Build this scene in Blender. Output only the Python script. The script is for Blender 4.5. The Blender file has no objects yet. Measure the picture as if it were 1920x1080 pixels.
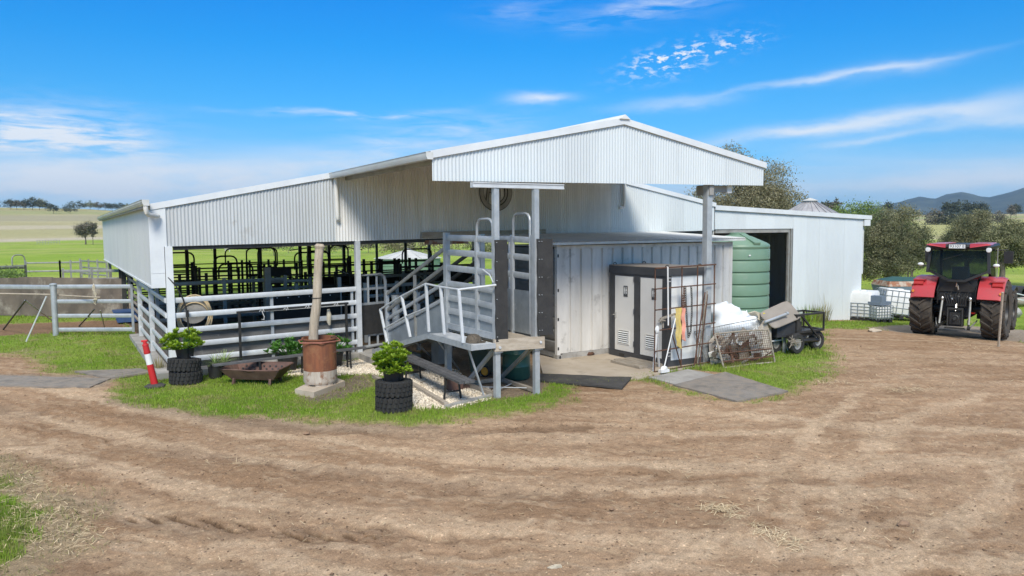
import bpy, math, random
import numpy as np
from math import sin, cos, pi, radians, sqrt, atan2, exp
from mathutils import Vector, Matrix

RND = random.Random(11)
NP = np.random.default_rng(5)
SC = bpy.context.scene; SC.render.engine = 'CYCLES'
COL = SC.collection

# ------------------------------------------------------------------ camera
# world frame: X runs along the front of the shed, Y runs back through it, Z up
CAM_H = 3.25
FPX, PITCH, ROLL, YAW = 1399.066, 0.0786358, -0.00745179, 0.54449063
def _cam_axes():
    f = np.array([0, cos(PITCH), -sin(PITCH)]); u = np.array([0, sin(PITCH), cos(PITCH)]); r = np.array([1., 0, 0])
    r, u = r * cos(ROLL) + u * sin(ROLL), u * cos(ROLL) - r * sin(ROLL)
    rot = lambda w: np.array([w[0] * cos(YAW) + w[1] * sin(YAW), -w[0] * sin(YAW) + w[1] * cos(YAW), w[2]])
    return rot(r), rot(u), rot(f)
CR, CU, CF = _cam_axes()
cam_data = bpy.data.cameras.new('camera'); cam = bpy.data.objects.new('camera', cam_data); COL.objects.link(cam)
cam_data.sensor_width = 36; cam_data.lens = 36 * FPX / 1920
cam_data.clip_start = 0.1; cam_data.clip_end = 30000
cam.matrix_world = Matrix(((CR[0], CU[0], -CF[0], 0), (CR[1], CU[1], -CF[1], 0), (CR[2], CU[2], -CF[2], CAM_H), (0, 0, 0, 1)))
SC.camera = cam

# ------------------------------------------------------------------ world, sun, exposure
SUN_EL, SUN_AZ = radians(43), radians(-29)          # the sun stands behind the camera: from -Y, a little from +X
sd = Vector((sin(SUN_AZ) * cos(SUN_EL), -cos(SUN_AZ) * cos(SUN_EL), sin(SUN_EL)))
sun_data = bpy.data.lights.new('sun', 'SUN'); sun_data.energy = 1.75; sun_data.angle = radians(18.0); sun_data.color = (1, 0.935, 0.83)
sun = bpy.data.objects.new('sun', sun_data); COL.objects.link(sun)
sun.rotation_euler = sd.to_track_quat('Z', 'Y').to_euler(); sun.location = (0, -20, 30)
SC.view_settings.view_transform = 'Standard'; SC.view_settings.look = 'None'
SC.view_settings.gamma = 1; SC.view_settings.exposure = 1.2; SC.view_settings.use_curve_mapping = False
W = bpy.data.worlds.new('World'); SC.world = W; W.use_nodes = True
SKY_STRENGTH = 0.082

class NT:
    """tiny node-tree writer"""
    def __init__(s, tree): s.t = tree
    def n(s, typ, **kw):
        nd = s.t.nodes.new(typ)
        ins = kw.pop('i', {})
        for k, v in kw.items(): setattr(nd, k, v)
        for k, v in ins.items(): s.set(nd, k, v)
        return nd
    def set(s, nd, k, v):
        sock = nd.inputs[k]
        if isinstance(v, bpy.types.NodeSocket): s.t.links.new(v, sock)
        else: sock.default_value = v
    def m(s, op, a, b=None, c=None, clamp=False):
        nd = s.t.nodes.new('ShaderNodeMath'); nd.operation = op; nd.use_clamp = clamp
        for j, v in enumerate((a, b, c)):
            if v is not None: s.set(nd, j, v)
        return nd.outputs[0]
    def mix(s, fac, a, b, blend='MIX'):
        nd = s.t.nodes.new('ShaderNodeMix'); nd.data_type = 'RGBA'; nd.blend_type = blend
        s.set(nd, 0, fac); s.set(nd, 6, a); s.set(nd, 7, b); return nd.outputs[2]
    def ramp(s, fac, stops):
        nd = s.t.nodes.new('ShaderNodeValToRGB'); cr = nd.color_ramp
        while len(cr.elements) < len(stops): cr.elements.new(0.5)
        for e, (p, c) in zip(cr.elements, stops):
            e.position = p; e.color = (c, c, c, 1) if isinstance(c, (int, float)) else (*c[:3], 1)
        s.set(nd, 0, fac); return nd.outputs[0]
    def noise(s, vec, scale, detail=4, rough=0.55, dist=0.0):
        nd = s.n('ShaderNodeTexNoise', i={'Scale': scale, 'Detail': detail, 'Roughness': rough, 'Distortion': dist})
        if vec is not None: s.set(nd, 'Vector', vec)
        return nd.outputs[0]
    def mapped(s, vec, scale=(1, 1, 1), loc=(0, 0, 0), rot=(0, 0, 0)):
        return s.n('ShaderNodeMapping', i={'Vector': vec, 'Scale': scale, 'Location': loc, 'Rotation': rot}).outputs[0]

def ray(u, v):
    return CR * (u - 960) / FPX - CU * (v - 540) / FPX + CF
def dir_azel(u, v):
    d = ray(u, v); d = d / np.linalg.norm(d)
    return atan2(d[0], d[1]), math.asin(d[2])

def build_world():
    t = NT(W.node_tree); W.node_tree.nodes.clear()
    sky = t.n('ShaderNodeTexSky', sky_type='NISHITA', sun_disc=False, sun_elevation=SUN_EL, sun_rotation=pi - SUN_AZ,
              altitude=300, air_density=1.0, dust_density=0.3, ozone_density=2.5)
    gen = t.n('ShaderNodeTexCoord').outputs['Generated']
    sep = t.n('ShaderNodeSeparateXYZ', i={0: gen})
    x, y, z = sep.outputs
    el = t.m('ARCSINE', z); az = t.m('ARCTAN2', x, y)
    # clear-air colour: the blue deepens quickly above the horizon
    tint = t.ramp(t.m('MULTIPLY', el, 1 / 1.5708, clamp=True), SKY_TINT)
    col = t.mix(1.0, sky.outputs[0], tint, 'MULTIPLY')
    # clouds live in azimuth / elevation directions
    vec = t.n('ShaderNodeCombineXYZ', i={0: az, 1: el, 2: 0.0}).outputs[0]
    warp = t.noise(t.mapped(vec, (9, 26, 1)), 1.0, 5, 0.6)
    wisps = t.noise(t.mapped(vec, (14, 90, 1), rot=(0, 0, 0.12)), 1.0, 7, 0.62, 0.4)
    puffs = t.noise(t.mapped(vec, (60, 130, 1), rot=(0, 0, -0.3)), 1.0, 4, 0.6, 0.3)
    cov = None
    for (u, v, L, Wd, ang, dens, kind) in CLOUDS:
        a0, e0 = dir_azel(u, v)
        dx = t.m('SUBTRACT', az, a0); dy = t.m('SUBTRACT', el, e0)
        dy = t.m('ADD', dy, t.m('MULTIPLY', t.m('SUBTRACT', warp, 0.5), 0.028 if kind != 'p' else 0.01))
        ca, sa = cos(ang), sin(ang)
        p = t.m('ADD', t.m('MULTIPLY', dx, ca / L), t.m('MULTIPLY', dy, sa / L))
        q = t.m('ADD', t.m('MULTIPLY', dx, -sa / Wd), t.m('MULTIPLY', dy, ca / Wd))
        r2 = t.m('ADD', t.m('MULTIPLY', p, p), t.m('MULTIPLY', q, q))
        g = t.m('EXPONENT', t.m('MULTIPLY', r2, -1.0))
        tex = {'w': wisps, 'p': puffs, 's': warp}[kind]
        lo, hi = {'w': (0.38, 0.66), 'p': (0.5, 0.62), 's': (0.1, 0.55)}[kind]
        tex = t.n('ShaderNodeMapRange', i={0: tex, 1: lo, 2: hi, 3: 0.0, 4: 1.0}).outputs[0]
        c = t.m('MULTIPLY', t.m('MULTIPLY', g, tex), dens)
        cov = c if cov is None else t.m('ADD', cov, c)
    # broad thin veil near the horizon
    veil_b = t.n('ShaderNodeMapRange', interpolation_type='SMOOTHSTEP', i={0: el, 1: 0.17, 2: 0.02, 3: 0.0, 4: 1.0}).outputs[0]
    veil_t = t.n('ShaderNodeMapRange', i={0: t.noise(t.mapped(vec, (3.2, 26, 1), rot=(0, 0, 0.1)), 1.0, 6, 0.6, 0.5), 1: 0.38, 2: 0.75, 3: 0.0, 4: 1.0}).outputs[0]
    cov = t.m('ADD', cov, t.m('MULTIPLY', t.m('MULTIPLY', veil_b, veil_t), 0.5))
    # unseen overhead cirrus, added denser for neutral fill light
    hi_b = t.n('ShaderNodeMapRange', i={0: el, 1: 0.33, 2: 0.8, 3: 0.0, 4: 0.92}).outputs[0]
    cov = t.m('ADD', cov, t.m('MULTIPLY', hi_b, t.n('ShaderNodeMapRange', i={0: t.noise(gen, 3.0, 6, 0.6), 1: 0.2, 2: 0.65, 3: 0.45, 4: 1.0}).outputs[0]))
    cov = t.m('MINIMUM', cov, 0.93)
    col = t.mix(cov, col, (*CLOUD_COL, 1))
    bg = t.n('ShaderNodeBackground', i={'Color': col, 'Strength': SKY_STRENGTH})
    out = t.n('ShaderNodeOutputWorld'); t.t.links.new(bg.outputs[0], out.inputs[0])
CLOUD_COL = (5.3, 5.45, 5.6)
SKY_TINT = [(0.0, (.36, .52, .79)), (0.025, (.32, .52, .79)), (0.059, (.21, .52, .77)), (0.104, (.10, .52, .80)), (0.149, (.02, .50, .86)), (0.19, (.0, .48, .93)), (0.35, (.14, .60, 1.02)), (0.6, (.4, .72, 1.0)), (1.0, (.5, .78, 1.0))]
#        u     v    length width tilt density texture
CLOUDS = [(60, 250, 0.11, 0.028, 0.0, 0.85, 'w'), (170, 262, 0.07, 0.016, -0.12, 0.7, 'w'), (15, 240, 0.05, 0.02, 0, 0.5, 'w'),
          (1700, 218, 0.15, 0.010, 0.09, 0.7, 's'), (1880, 222, 0.09, 0.012, 0.02, 0.5, 's'), (1480, 243, 0.09, 0.007, 0.12, 0.5, 's'),
          (1560, 143, 0.12, 0.004, 0.08, 0.5, 's'), (1660, 132, 0.06, 0.009, 0.06, 0.35, 's'), (1640, 262, 0.07, 0.004, 0.08, 0.45, 's'),
          (1010, 184, 0.035, 0.006, 0.03, 0.85, 's'), (1260, 195, 0.07, 0.008, 0.06, 0.4, 's'),
          (1280, 108, 0.06, 0.015, 0.22, 0.95, 'p'), (1225, 118, 0.03, 0.010, 0.1, 0.5, 'p'), (1390, 80, 0.03, 0.008, 0.1, 0.5, 'p'),
          (1210, 18, 0.09, 0.014, 0.12, 0.5, 'w'), (970, 25, 0.05, 0.012, 0.1, 0.25, 'w'),
          (700, 216, 0.08, 0.005, 0.05, 0.5, 'w'), (560, 212, 0.09, 0.004, 0.0, 0.4, 'w'),
          (480, 318, 0.20, 0.020, 0.08, 0.72, 's'), (100, 325, 0.16, 0.020, 0.0, 0.6, 's'), (800, 260, 0.12, 0.022, 0.15, 0.45, 'w'),
          (1600, 345, 0.22, 0.016, 0.03, 0.5, 's'), (1860, 330, 0.12, 0.014, 0.05, 0.35, 's'), (300, 360, 0.30, 0.013, 0.0, 0.55, 's')]
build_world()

# ------------------------------------------------------------------ ground height and pixel -> ground helpers
def gz(x, y=0.0):
    t = np.maximum(0, np.asarray(x, float) - 13.5)
    return np.where(t < 14, -0.0025 * t * t, -0.49 - 0.5 * (1 - np.exp(-0.14 * np.maximum(0, t - 14))))
def G(u, v, z=None):
    d = ray(u, v); h = 0.0 if z is None else z
    for _ in range(12):
        p = np.array([0, 0, CAM_H]) + d * (h - CAM_H) / d[2]
        if z is None: h = float(gz(p[0], p[1]))
    return Vector(p)
def PX(u, v, X): d = ray(u, v); return Vector(np.array([0, 0, CAM_H]) + d * X / d[0])
def PY(u, v, Y): d = ray(u, v); return Vector(np.array([0, 0, CAM_H]) + d * Y / d[1])
def PD(u, v, D):
    d = ray(u, v); return Vector(np.array([0, 0, CAM_H]) + d * D / math.hypot(d[0], d[1]))
def on_ground(p): return Vector((p[0], p[1], float(gz(p[0], p[1]))))

# ------------------------------------------------------------------ mesh builder
class MB:
    def __init__(s): s.v = []; s.f = []
    def add(s, vs, fs):
        o = len(s.v); s.v += [tuple(p) for p in vs]; s.f += [tuple(i + o for i in f) for f in fs]; return s
    def box(s, x0, y0, z0, x1, y1, z1):
        x0, x1 = sorted((x0, x1)); y0, y1 = sorted((y0, y1)); z0, z1 = sorted((z0, z1))
        return s.add([(x0, y0, z0), (x1, y0, z0), (x1, y1, z0), (x0, y1, z0), (x0, y0, z1), (x1, y0, z1), (x1, y1, z1), (x0, y1, z1)],
                     [(0, 3, 2, 1), (4, 5, 6, 7), (0, 1, 5, 4), (1, 2, 6, 5), (2, 3, 7, 6), (3, 0, 4, 7)])
    def loft(s, rings, closed=True, cap=True):
        o = len(s.v); n = len(rings[0])
        for r in rings: s.v += [tuple(p) for p in r]
        for k in range(len(rings) - 1):
            for j in range(n if closed else n - 1):
                a = o + k * n + j; b = o + k * n + (j + 1) % n
                s.f.append((a, b, b + n, a + n))
        if cap and closed:
            s.f.append(tuple(o + j for j in reversed(range(n)))); s.f.append(tuple(o + (len(rings) - 1) * n + j for j in range(n)))
        return s
    def _frame(s, d, up=(0, 0, 1)):
        d = Vector(d).normalized(); up = Vector(up)
        if abs(d.dot(up)) > 0.98: up = Vector((0, 1, 0)) if abs(d.y) < 0.9 else Vector((1, 0, 0))
        a = d.cross(up).normalized(); b = a.cross(d).normalized(); return a, b
    def bar(s, p, q, w, h=None, up=(0, 0, 1)):
        h = h or w; p = Vector(p); q = Vector(q); a, b = s._frame(q - p, up)
        ring = lambda c: [c - a * w / 2 - b * h / 2, c + a * w / 2 - b * h / 2, c + a * w / 2 + b * h / 2, c - a * w / 2 + b * h / 2]
        return s.loft([ring(p), ring(q)])
    def oval(s, p, q, w, h, n=8, up=(0, 0, 1)):
        p = Vector(p); q = Vector(q); a, b = s._frame(q - p, up)
        def ring(c):
            out = []
            for k in range(n):
                t = 2 * pi * (k + .5) / n; cx, sy = cos(t), sin(t)
                out.append(c + a * (w / 2 * math.copysign(abs(cx) ** .6, cx)) + b * (h / 2 * math.copysign(abs(sy) ** .6, sy)))
            return out
        return s.loft([ring(p), ring(q)])
    def tube(s, pts, r, n=8, cap=True, closed=False):
        pts = [Vector(p) for p in pts]; N = len(pts); rr = r if isinstance(r, (list, tuple)) else [r] * N
        a = None; rings = []
        for k in range(N):
            d = (pts[(k + 1) % N] - pts[k - 1]) if closed else (pts[min(k + 1, N - 1)] - pts[max(k - 1, 0)])
            d = d.normalized() if d.length > 1e-9 else Vector((0, 0, 1))
            if a is None: a, b = s._frame(d)
            a = (a - d * a.dot(d)).normalized(); b = d.cross(a)
            rings.append([pts[k] + (a * cos(2 * pi * j / n) + b * sin(2 * pi * j / n)) * rr[k] for j in range(n)])
        if closed: rings.append(rings[0])
        return s.loft(rings, cap=cap and not closed)
    def cyl(s, p, q, r0, r1=None, n=14): return s.tube([p, q], [r0, r0 if r1 is None else r1], n)
    def lathe(s, prof, n=24, c=(0, 0, 0), axis='z', cap=False):
        c = Vector(c); rings = []
        for (r, z) in prof:
            ring = []
            for j in range(n):
                t = 2 * pi * j / n
                ring.append(c + (Vector((r * cos(t), r * sin(t), z)) if axis == 'z' else Vector((r * cos(t), z, -r * sin(t))) if axis == 'y' else Vector((z, r * cos(t), r * sin(t)))))
            rings.append(ring)
        return s.loft(rings, cap=cap)
    def prism(s, poly, vec):
        poly = [Vector(p) for p in poly]; vec = Vector(vec); n = len(poly); o = len(s.v)
        s.v += [tuple(p) for p in poly] + [tuple(p + vec) for p in poly]
        s.f.append(tuple(o + i for i in range(n))); s.f.append(tuple(o + n + i for i in reversed(range(n))))
        for i in range(n):
            j = (i + 1) % n; s.f.append((o + j, o + i, o + n + i, o + n + j))
        return s
    def blob(s, c, rx, ry, rz, n=14, m=9, amp=0.15, seed=0, flat=None):
        rg = random.Random(seed); ph = [(rg.uniform(1, 4), rg.uniform(1, 4), rg.uniform(0, 6), rg.uniform(.3, 1)) for _ in range(7)]
        rings = []
        for k in range(m + 1):
            th = pi * (0.02 + 0.96 * k / m); ring = []
            for j in range(n):
                p = 2 * pi * j / n; d = 1 + amp * sum(w * sin(a * th * 1.7 + b * sin(p + c0) + c0) for a, b, c0, w in ph) / 2.2
                z = c[2] + rz * cos(th) * d
                if flat is not None: z = max(z, flat)
                ring.append((c[0] + rx * sin(th) * cos(p) * d, c[1] + ry * sin(th) * sin(p) * d, z))
            rings.append(list(reversed(ring)))
        return s.loft(rings)

def raw_mesh(name, verts, faces, mat=None, sharp=40, smooth=True):
    me = bpy.data.meshes.new(name); me.from_pydata(verts, [], faces); me.update()
    if smooth and len(me.polygons):
        me.polygons.foreach_set('use_smooth', [True] * len(me.polygons)); me.set_sharp_from_angle(angle=radians(sharp))
    if mat: me.materials.append(mat)
    return me
def np_mesh(name, verts, faces, mat=None, smooth=False):
    me = bpy.data.meshes.new(name); verts = np.ascontiguousarray(verts, np.float32); faces = np.ascontiguousarray(faces, np.int32)
    k = faces.shape[1]
    me.vertices.add(len(verts)); me.vertices.foreach_set('co', verts.ravel())
    me.loops.add(faces.size); me.loops.foreach_set('vertex_index', faces.ravel())
    me.polygons.add(len(faces)); me.polygons.foreach_set('loop_start', np.arange(0, faces.size, k, dtype=np.int32))
    if smooth: me.polygons.foreach_set('use_smooth', np.ones(len(faces), bool))
    me.update(calc_edges=True)
    if mat: me.materials.append(mat)
    return me
def tag(o, label=None, cat=None, group=None, kind=None):
    if label: o['label'] = label
    if cat: o['category'] = cat
    if group: o['group'] = group
    if kind: o['kind'] = kind
    return o
def root_of(o):
    while o.parent: o = o.parent
    return o
def thing(name, label, cat, loc=(0, 0, 0), rotz=0.0, group=None):
    o = bpy.data.objects.new(name, None); COL.objects.link(o); o.empty_display_size = 0.2
    o.location = loc; o.rotation_euler = (0, 0, rotz); return tag(o, label, cat, group)
def obj(name, mb, mat, parent=None, local=False, sharp=40, label=None):
    vs = mb.v
    if parent is not None and not local:                       # world coordinates into the parent's frame
        r = root_of(parent); c, s_ = cos(-r.rotation_euler.z), sin(-r.rotation_euler.z); L = r.location
        vs = [((x - L.x) * c - (y - L.y) * s_, (x - L.x) * s_ + (y - L.y) * c, z - L.z) for x, y, z in vs]
    o = bpy.data.objects.new(name, raw_mesh(name, vs, mb.f, mat, sharp)); COL.objects.link(o); o.parent = parent
    if label: o['label'] = label
    return o
def solo(name, mb, mat, label, cat, loc, group=None, sharp=40):
    """a thing that is one mesh, built in world coordinates, origin at its base"""
    L = Vector(loc)
    o = bpy.data.objects.new(name, raw_mesh(name, [(x - L.x, y - L.y, z - L.z) for x, y, z in mb.v], mb.f, mat, sharp)); COL.objects.link(o)
    o.location = L; return tag(o, label, cat, group)
def children(o): return [c for c in bpy.data.objects if c.parent is o]
def copy_tree(o, parent=None):
    c = o.copy(); COL.objects.link(c); c.parent = parent
    for ch in children(o): copy_tree(ch, c)
    return c
def shared(name, me, parent, loc=(0, 0, 0), rot=(0, 0, 0)):
    o = bpy.data.objects.new(name, me); COL.objects.link(o); o.parent = parent; o.location = loc; o.rotation_euler = rot; return o

# ------------------------------------------------------------------ materials
def mat(name, c1, c2=None, rough=0.6, metal=0.0, scale=3.0, stretch=(1, 1, 1), lo=0.35, hi=0.65, bump=0.0, bscale=40.0, c3=None, s3=1.0, lo3=0.55, hi3=0.7,
        var=0.0, island=0.0, spec=0.5, trans=0.0, sheen=0.0, coat=0.0, emit=None, dist=0.0):
    m = bpy.data.materials.new(name); m.use_nodes = True; t = NT(m.node_tree); b = m.node_tree.nodes['Principled BSDF']
    vec = t.n('ShaderNodeTexCoord').outputs['Object']
    col = (*c1, 1)
    if c2:
        f = t.n('ShaderNodeMapRange', i={0: t.noise(t.mapped(vec, stretch), scale, 6, 0.62, dist), 1: lo, 2: hi, 3: 0.0, 4: 1.0}).outputs[0]
        col = t.mix(f, (*c1, 1), (*c2, 1))
    if c3:
        f = t.n('ShaderNodeMapRange', i={0: t.noise(t.mapped(vec, (1, 1, 1), (7, 3, 1)), s3, 8, 0.68), 1: lo3, 2: hi3, 3: 0.0, 4: 1.0}).outputs[0]
        col = t.mix(f, col, (*c3, 1))
    if var:
        r = t.n('ShaderNodeObjectInfo').outputs['Random']
        col = t.mix(1.0, col, t.ramp(r, [(0, 1 - var), (1, 1 + var)]) if var <= 0 else t.n('ShaderNodeCombineColor', i={k: t.m('ADD', t.m('MULTIPLY', r, 2 * var), 1 - var) for k in range(3)}).outputs[0], 'MULTIPLY')
    if island:
        r = t.n('ShaderNodeNewGeometry').outputs['Random Per Island']
        k = t.m('ADD', t.m('MULTIPLY', r, 2 * island), 1 - island)
        col = t.mix(1.0, col, t.n('ShaderNodeCombineColor', i={0: k, 1: k, 2: k}).outputs[0], 'MULTIPLY')
    t.set(b, 'Base Color', col); t.set(b, 'Roughness', rough); t.set(b, 'Metallic', metal); t.set(b, 'Specular IOR Level', spec)
    if coat: t.set(b, 'Coat Weight', coat)
    if emit: t.set(b, 'Emission Color', (*emit[:3], 1)); t.set(b, 'Emission Strength', emit[3])
    if bump:
        bp = t.n('ShaderNodeBump', i={'Strength': bump, 'Distance': 0.02, 'Height': t.noise(vec, bscale, 5, 0.6)})
        t.set(b, 'Normal', bp.outputs[0])
    if trans:
        tr = t.n('ShaderNodeBsdfTranslucent', i={'Color': col}); mx = t.n('ShaderNodeMixShader', i={0: trans, 1: b.outputs[0], 2: tr.outputs[0]})
        m.node_tree.links.new(mx.outputs[0], m.node_tree.nodes['Material Output'].inputs[0])
    return m

M = {}
M['zinc'] = mat('zincalume_sheet', (0.56, 0.585, 0.59), (0.48, 0.50, 0.505), 0.42, 0.12, 1.4, (1, 1, 0.25), c3=(0.40, 0.39, 0.36), s3=2.5, lo3=0.60, hi3=0.80, var=0.05)
M['zinc_new'] = mat('bright_zincalume_sheet', (0.65, 0.70, 0.715), (0.60, 0.645, 0.66), 0.42, 0.08, 0.9, (1, 1, 0.3), var=0.035)
M['zinc_old'] = mat('weathered_zincalume_sheet', (0.75, 0.75, 0.735), (0.62, 0.62, 0.60), 0.5, 0.0, 1.6, (3, 1, 0.35), c3=(0.24, 0.22, 0.18), s3=13, lo3=0.66, hi3=0.72, var=0.07)
M['zinc_side'] = mat('matt_grey_wall_sheet', (0.66, 0.675, 0.665), (0.60, 0.615, 0.61), 0.5, 0.0, 0.5, var=0.03)
M['flash'] = mat('white_flashing', (0.72, 0.755, 0.77), (0.64, 0.67, 0.69), 0.4, 0.0, 2.0)
M['roof'] = mat('roof_sheet', (0.72, 0.73, 0.72), (0.62, 0.635, 0.63), 0.5, 0.0, 1.0)
M['soffit'] = mat('dim_steel', (0.42, 0.41, 0.385), (0.30, 0.29, 0.265), 0.6, 0.2, 3.0)
M['gutter'] = mat('white_gutter', (0.66, 0.68, 0.675), (0.52, 0.53, 0.50), 0.4, 0.0, 2.5, (1, .3, 1))
M['pvc'] = mat('white_pipe', (0.74, 0.74, 0.71), (0.66, 0.65, 0.6), 0.35, 0.0, 3)
M['galv'] = mat('galvanised_steel', (0.50, 0.53, 0.55), (0.40, 0.43, 0.45), 0.42, 0.35, 6, c3=(0.56, 0.55, 0.52), s3=5, lo3=0.6, hi3=0.75, var=0.05)
M['galv_w'] = mat('pale_galvanised_rail', (0.64, 0.665, 0.68), (0.53, 0.555, 0.57), 0.45, 0.15, 5, c3=(0.42, 0.40, 0.36), s3=8, lo3=0.66, hi3=0.8, var=0.05)
M['galv_d'] = mat('dull_galvanised_sheet', (0.36, 0.40, 0.43), (0.27, 0.31, 0.34), 0.38, 0.45, 3.5, c3=(0.5, 0.53, 0.55), s3=4, lo3=0.58, hi3=0.7)
M['dark_steel'] = mat('dark_steel_tube', (0.075, 0.074, 0.068), (0.05, 0.048, 0.043), 0.5, 0.4, 8, var=0.2)
M['grey_steel'] = mat('old_grey_steel', (0.34, 0.34, 0.32), (0.25, 0.25, 0.225), 0.55, 0.3, 6, c3=(0.24, 0.2, 0.15), s3=6, var=0.12)
M['rust'] = mat('rusty_steel', (0.135, 0.062, 0.035), (0.075, 0.04, 0.027), 0.8, 0.1, 9, c3=(0.21, 0.10, 0.05), s3=12, var=0.15)
M['clear'] = mat('clear_glass', (0.03, 0.035, 0.035), None, 0.15, spec=0.3)
_g2 = M['clear'].node_tree; _t2 = NT(_g2); _g2.links.new(_t2.n('ShaderNodeMixShader', i={0: 0.85, 1: _g2.nodes['Principled BSDF'].outputs[0], 2: _t2.n('ShaderNodeBsdfTransparent', i={'Color': (0.85, 0.88, 0.86, 1)}).outputs[0]}).outputs[0], _g2.nodes['Material Output'].inputs[0])
M['rubber'] = mat('black_rubber_sheet', (0.026, 0.026, 0.026), (0.04, 0.039, 0.037), 0.75, 0, 7, c3=(0.27, 0.25, 0.22), s3=5, lo3=0.66, hi3=0.74, bump=0.3)
M['tyre'] = mat('tyre_rubber', (0.022, 0.022, 0.022), (0.034, 0.033, 0.031), 0.85, 0, 12, bump=0.5, bscale=60)
M['tyre_mud'] = mat('dusty_tractor_tyre', (0.045, 0.039, 0.033), (0.085, 0.068, 0.05), 0.9, 0, 6, bump=0.3, bscale=50)
M['mat'] = mat('dusty_rubber_mat', (0.26, 0.235, 0.205), (0.155, 0.14, 0.12), 0.9, 0, 2.2, c3=(0.27, 0.23, 0.185), s3=5, lo3=0.42, hi3=0.6, bump=0.7, bscale=30)
M['mat_dark'] = mat('black_rubber_mat', (0.045, 0.043, 0.04), (0.075, 0.07, 0.063), 0.85, 0, 3, bump=0.4)
M['concrete'] = mat('concrete', (0.50, 0.43, 0.34), (0.41, 0.34, 0.255), 0.9, 0, 1.3, c3=(0.25, 0.20, 0.15), s3=2.5, lo3=0.56, hi3=0.75, bump=0.25, bscale=60)
M['concrete_g'] = mat('grey_concrete', (0.40, 0.385, 0.355), (0.29, 0.275, 0.25), 0.9, 0, 2.2, c3=(0.17, 0.155, 0.135), s3=3, lo3=0.55, hi3=0.75, bump=0.3)
M['board'] = mat('weathered_dark_board', (0.17, 0.165, 0.155), (0.085, 0.083, 0.08), 0.85, 0, 2.5, (0.5, 0.5, 2.4), c3=(0.29, 0.285, 0.27), s3=4, lo3=0.6, hi3=0.75)
M['ply'] = mat('weathered_brown_panel', (0.20, 0.162, 0.125), (0.10, 0.082, 0.066), 0.9, 0, 1.1, (1, 1, 0.7), c3=(0.31, 0.275, 0.225), s3=1.3, lo3=0.53, hi3=0.68, bump=0.2, var=0.12)
M['timber'] = mat('grey_timber', (0.37, 0.325, 0.265), (0.23, 0.195, 0.15), 0.85, 0, 3, (6, 1, 6), bump=0.3, bscale=30, var=0.1)
M['timber_p'] = mat('pale_timber', (0.46, 0.40, 0.32), (0.33, 0.275, 0.21), 0.85, 0, 3, (1, 6, 6), c3=(0.2, 0.15, 0.11), s3=8, lo3=0.62, hi3=0.75, bump=0.3, var=0.1)
M['log'] = mat('bare_log', (0.50, 0.43, 0.335), (0.34, 0.28, 0.21), 0.85, 0, 4, (5, 5, .5), c3=(0.15, 0.11, 0.08), s3=9, lo3=0.64, hi3=0.74, bump=0.4, bscale=25)
M['plank_b'] = mat('dark_painted_plank', (0.075, 0.076, 0.08), (0.12, 0.12, 0.122), 0.6, 0, 3, (2, 2, 6), var=0.15)
M['black'] = mat('black_plastic', (0.02, 0.02, 0.021), (0.032, 0.031, 0.03), 0.5, 0, 5)
M['black_m'] = mat('black_painted_steel', (0.022, 0.022, 0.022), (0.04, 0.038, 0.035), 0.45, 0.2, 6)
M['tank'] = mat('green_poly_tank', (0.155, 0.262, 0.18), (0.185, 0.295, 0.215), 0.45, 0, 0.9, c3=(0.22, 0.29, 0.22), s3=3, lo3=0.62, hi3=0.85)
M['tank_pale'] = mat('pale_tank_roof', (0.58, 0.58, 0.55), (0.45, 0.46, 0.43), 0.6, 0, 2)
M['bin'] = mat('dark_green_plastic', (0.03, 0.062, 0.048), (0.045, 0.078, 0.06), 0.5, 0, 3)
M['barrel'] = mat('green_plastic', (0.022, 0.085, 0.062), (0.03, 0.10, 0.075), 0.4, 0, 3)
M['white_p'] = mat('white_plastic', (0.78, 0.79, 0.78), (0.70, 0.715, 0.71), 0.5, 0, 2.5)
M['bag'] = mat('white_woven_bag', (0.83, 0.86, 0.885), (0.74, 0.79, 0.83), 0.7, 0, 2.5, bump=0.35, bscale=7)
M['container'] = mat('chalky_container_paint', (0.68, 0.66, 0.62), (0.52, 0.50, 0.46), 0.75, 0, 1.6, (2, 2, 0.35), c3=(0.235, 0.22, 0.195), s3=2.2, lo3=0.56, hi3=0.78)
M['container_d'] = mat('dark_container_end', (0.24, 0.235, 0.22), (0.16, 0.157, 0.145), 0.7, 0, 2, (1, 1, 2))
M['frame_g'] = mat('charcoal_frame', (0.052, 0.054, 0.060), (0.066, 0.068, 0.073), 0.45, 0.1, 4)
M['door_g'] = mat('light_grey_door', (0.74, 0.73, 0.695), (0.68, 0.67, 0.64), 0.5, 0, 1.2)
M['panel_w'] = mat('white_wall_panel', (0.74, 0.755, 0.74), (0.69, 0.70, 0.69), 0.5, 0, 1.2)
M['red'] = mat('red_tractor_paint', (0.50, 0.042, 0.052), (0.42, 0.05, 0.056), 0.32, 0, 3, c3=(0.24, 0.10, 0.075), s3=2.5, lo3=0.6, hi3=0.85, coat=0.4)
M['red_p'] = mat('red_plastic', (0.56, 0.022, 0.026), (0.48, 0.03, 0.03), 0.45, 0, 4)
M['lamp_r'] = mat('red_lens', (0.42, 0.012, 0.01), (0.35, 0.015, 0.01), 0.2, 0, 8, coat=0.5)
M['lamp_o'] = mat('orange_lens', (0.8, 0.30, 0.05), None, 0.25)
M['orange'] = mat('orange_plastic', (0.78, 0.32, 0.03), None, 0.4)
M['glass'] = mat('tinted_glass', (0.02, 0.026, 0.028), (0.035, 0.042, 0.043), 0.22, 0, 1.4, spec=0.3)
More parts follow.
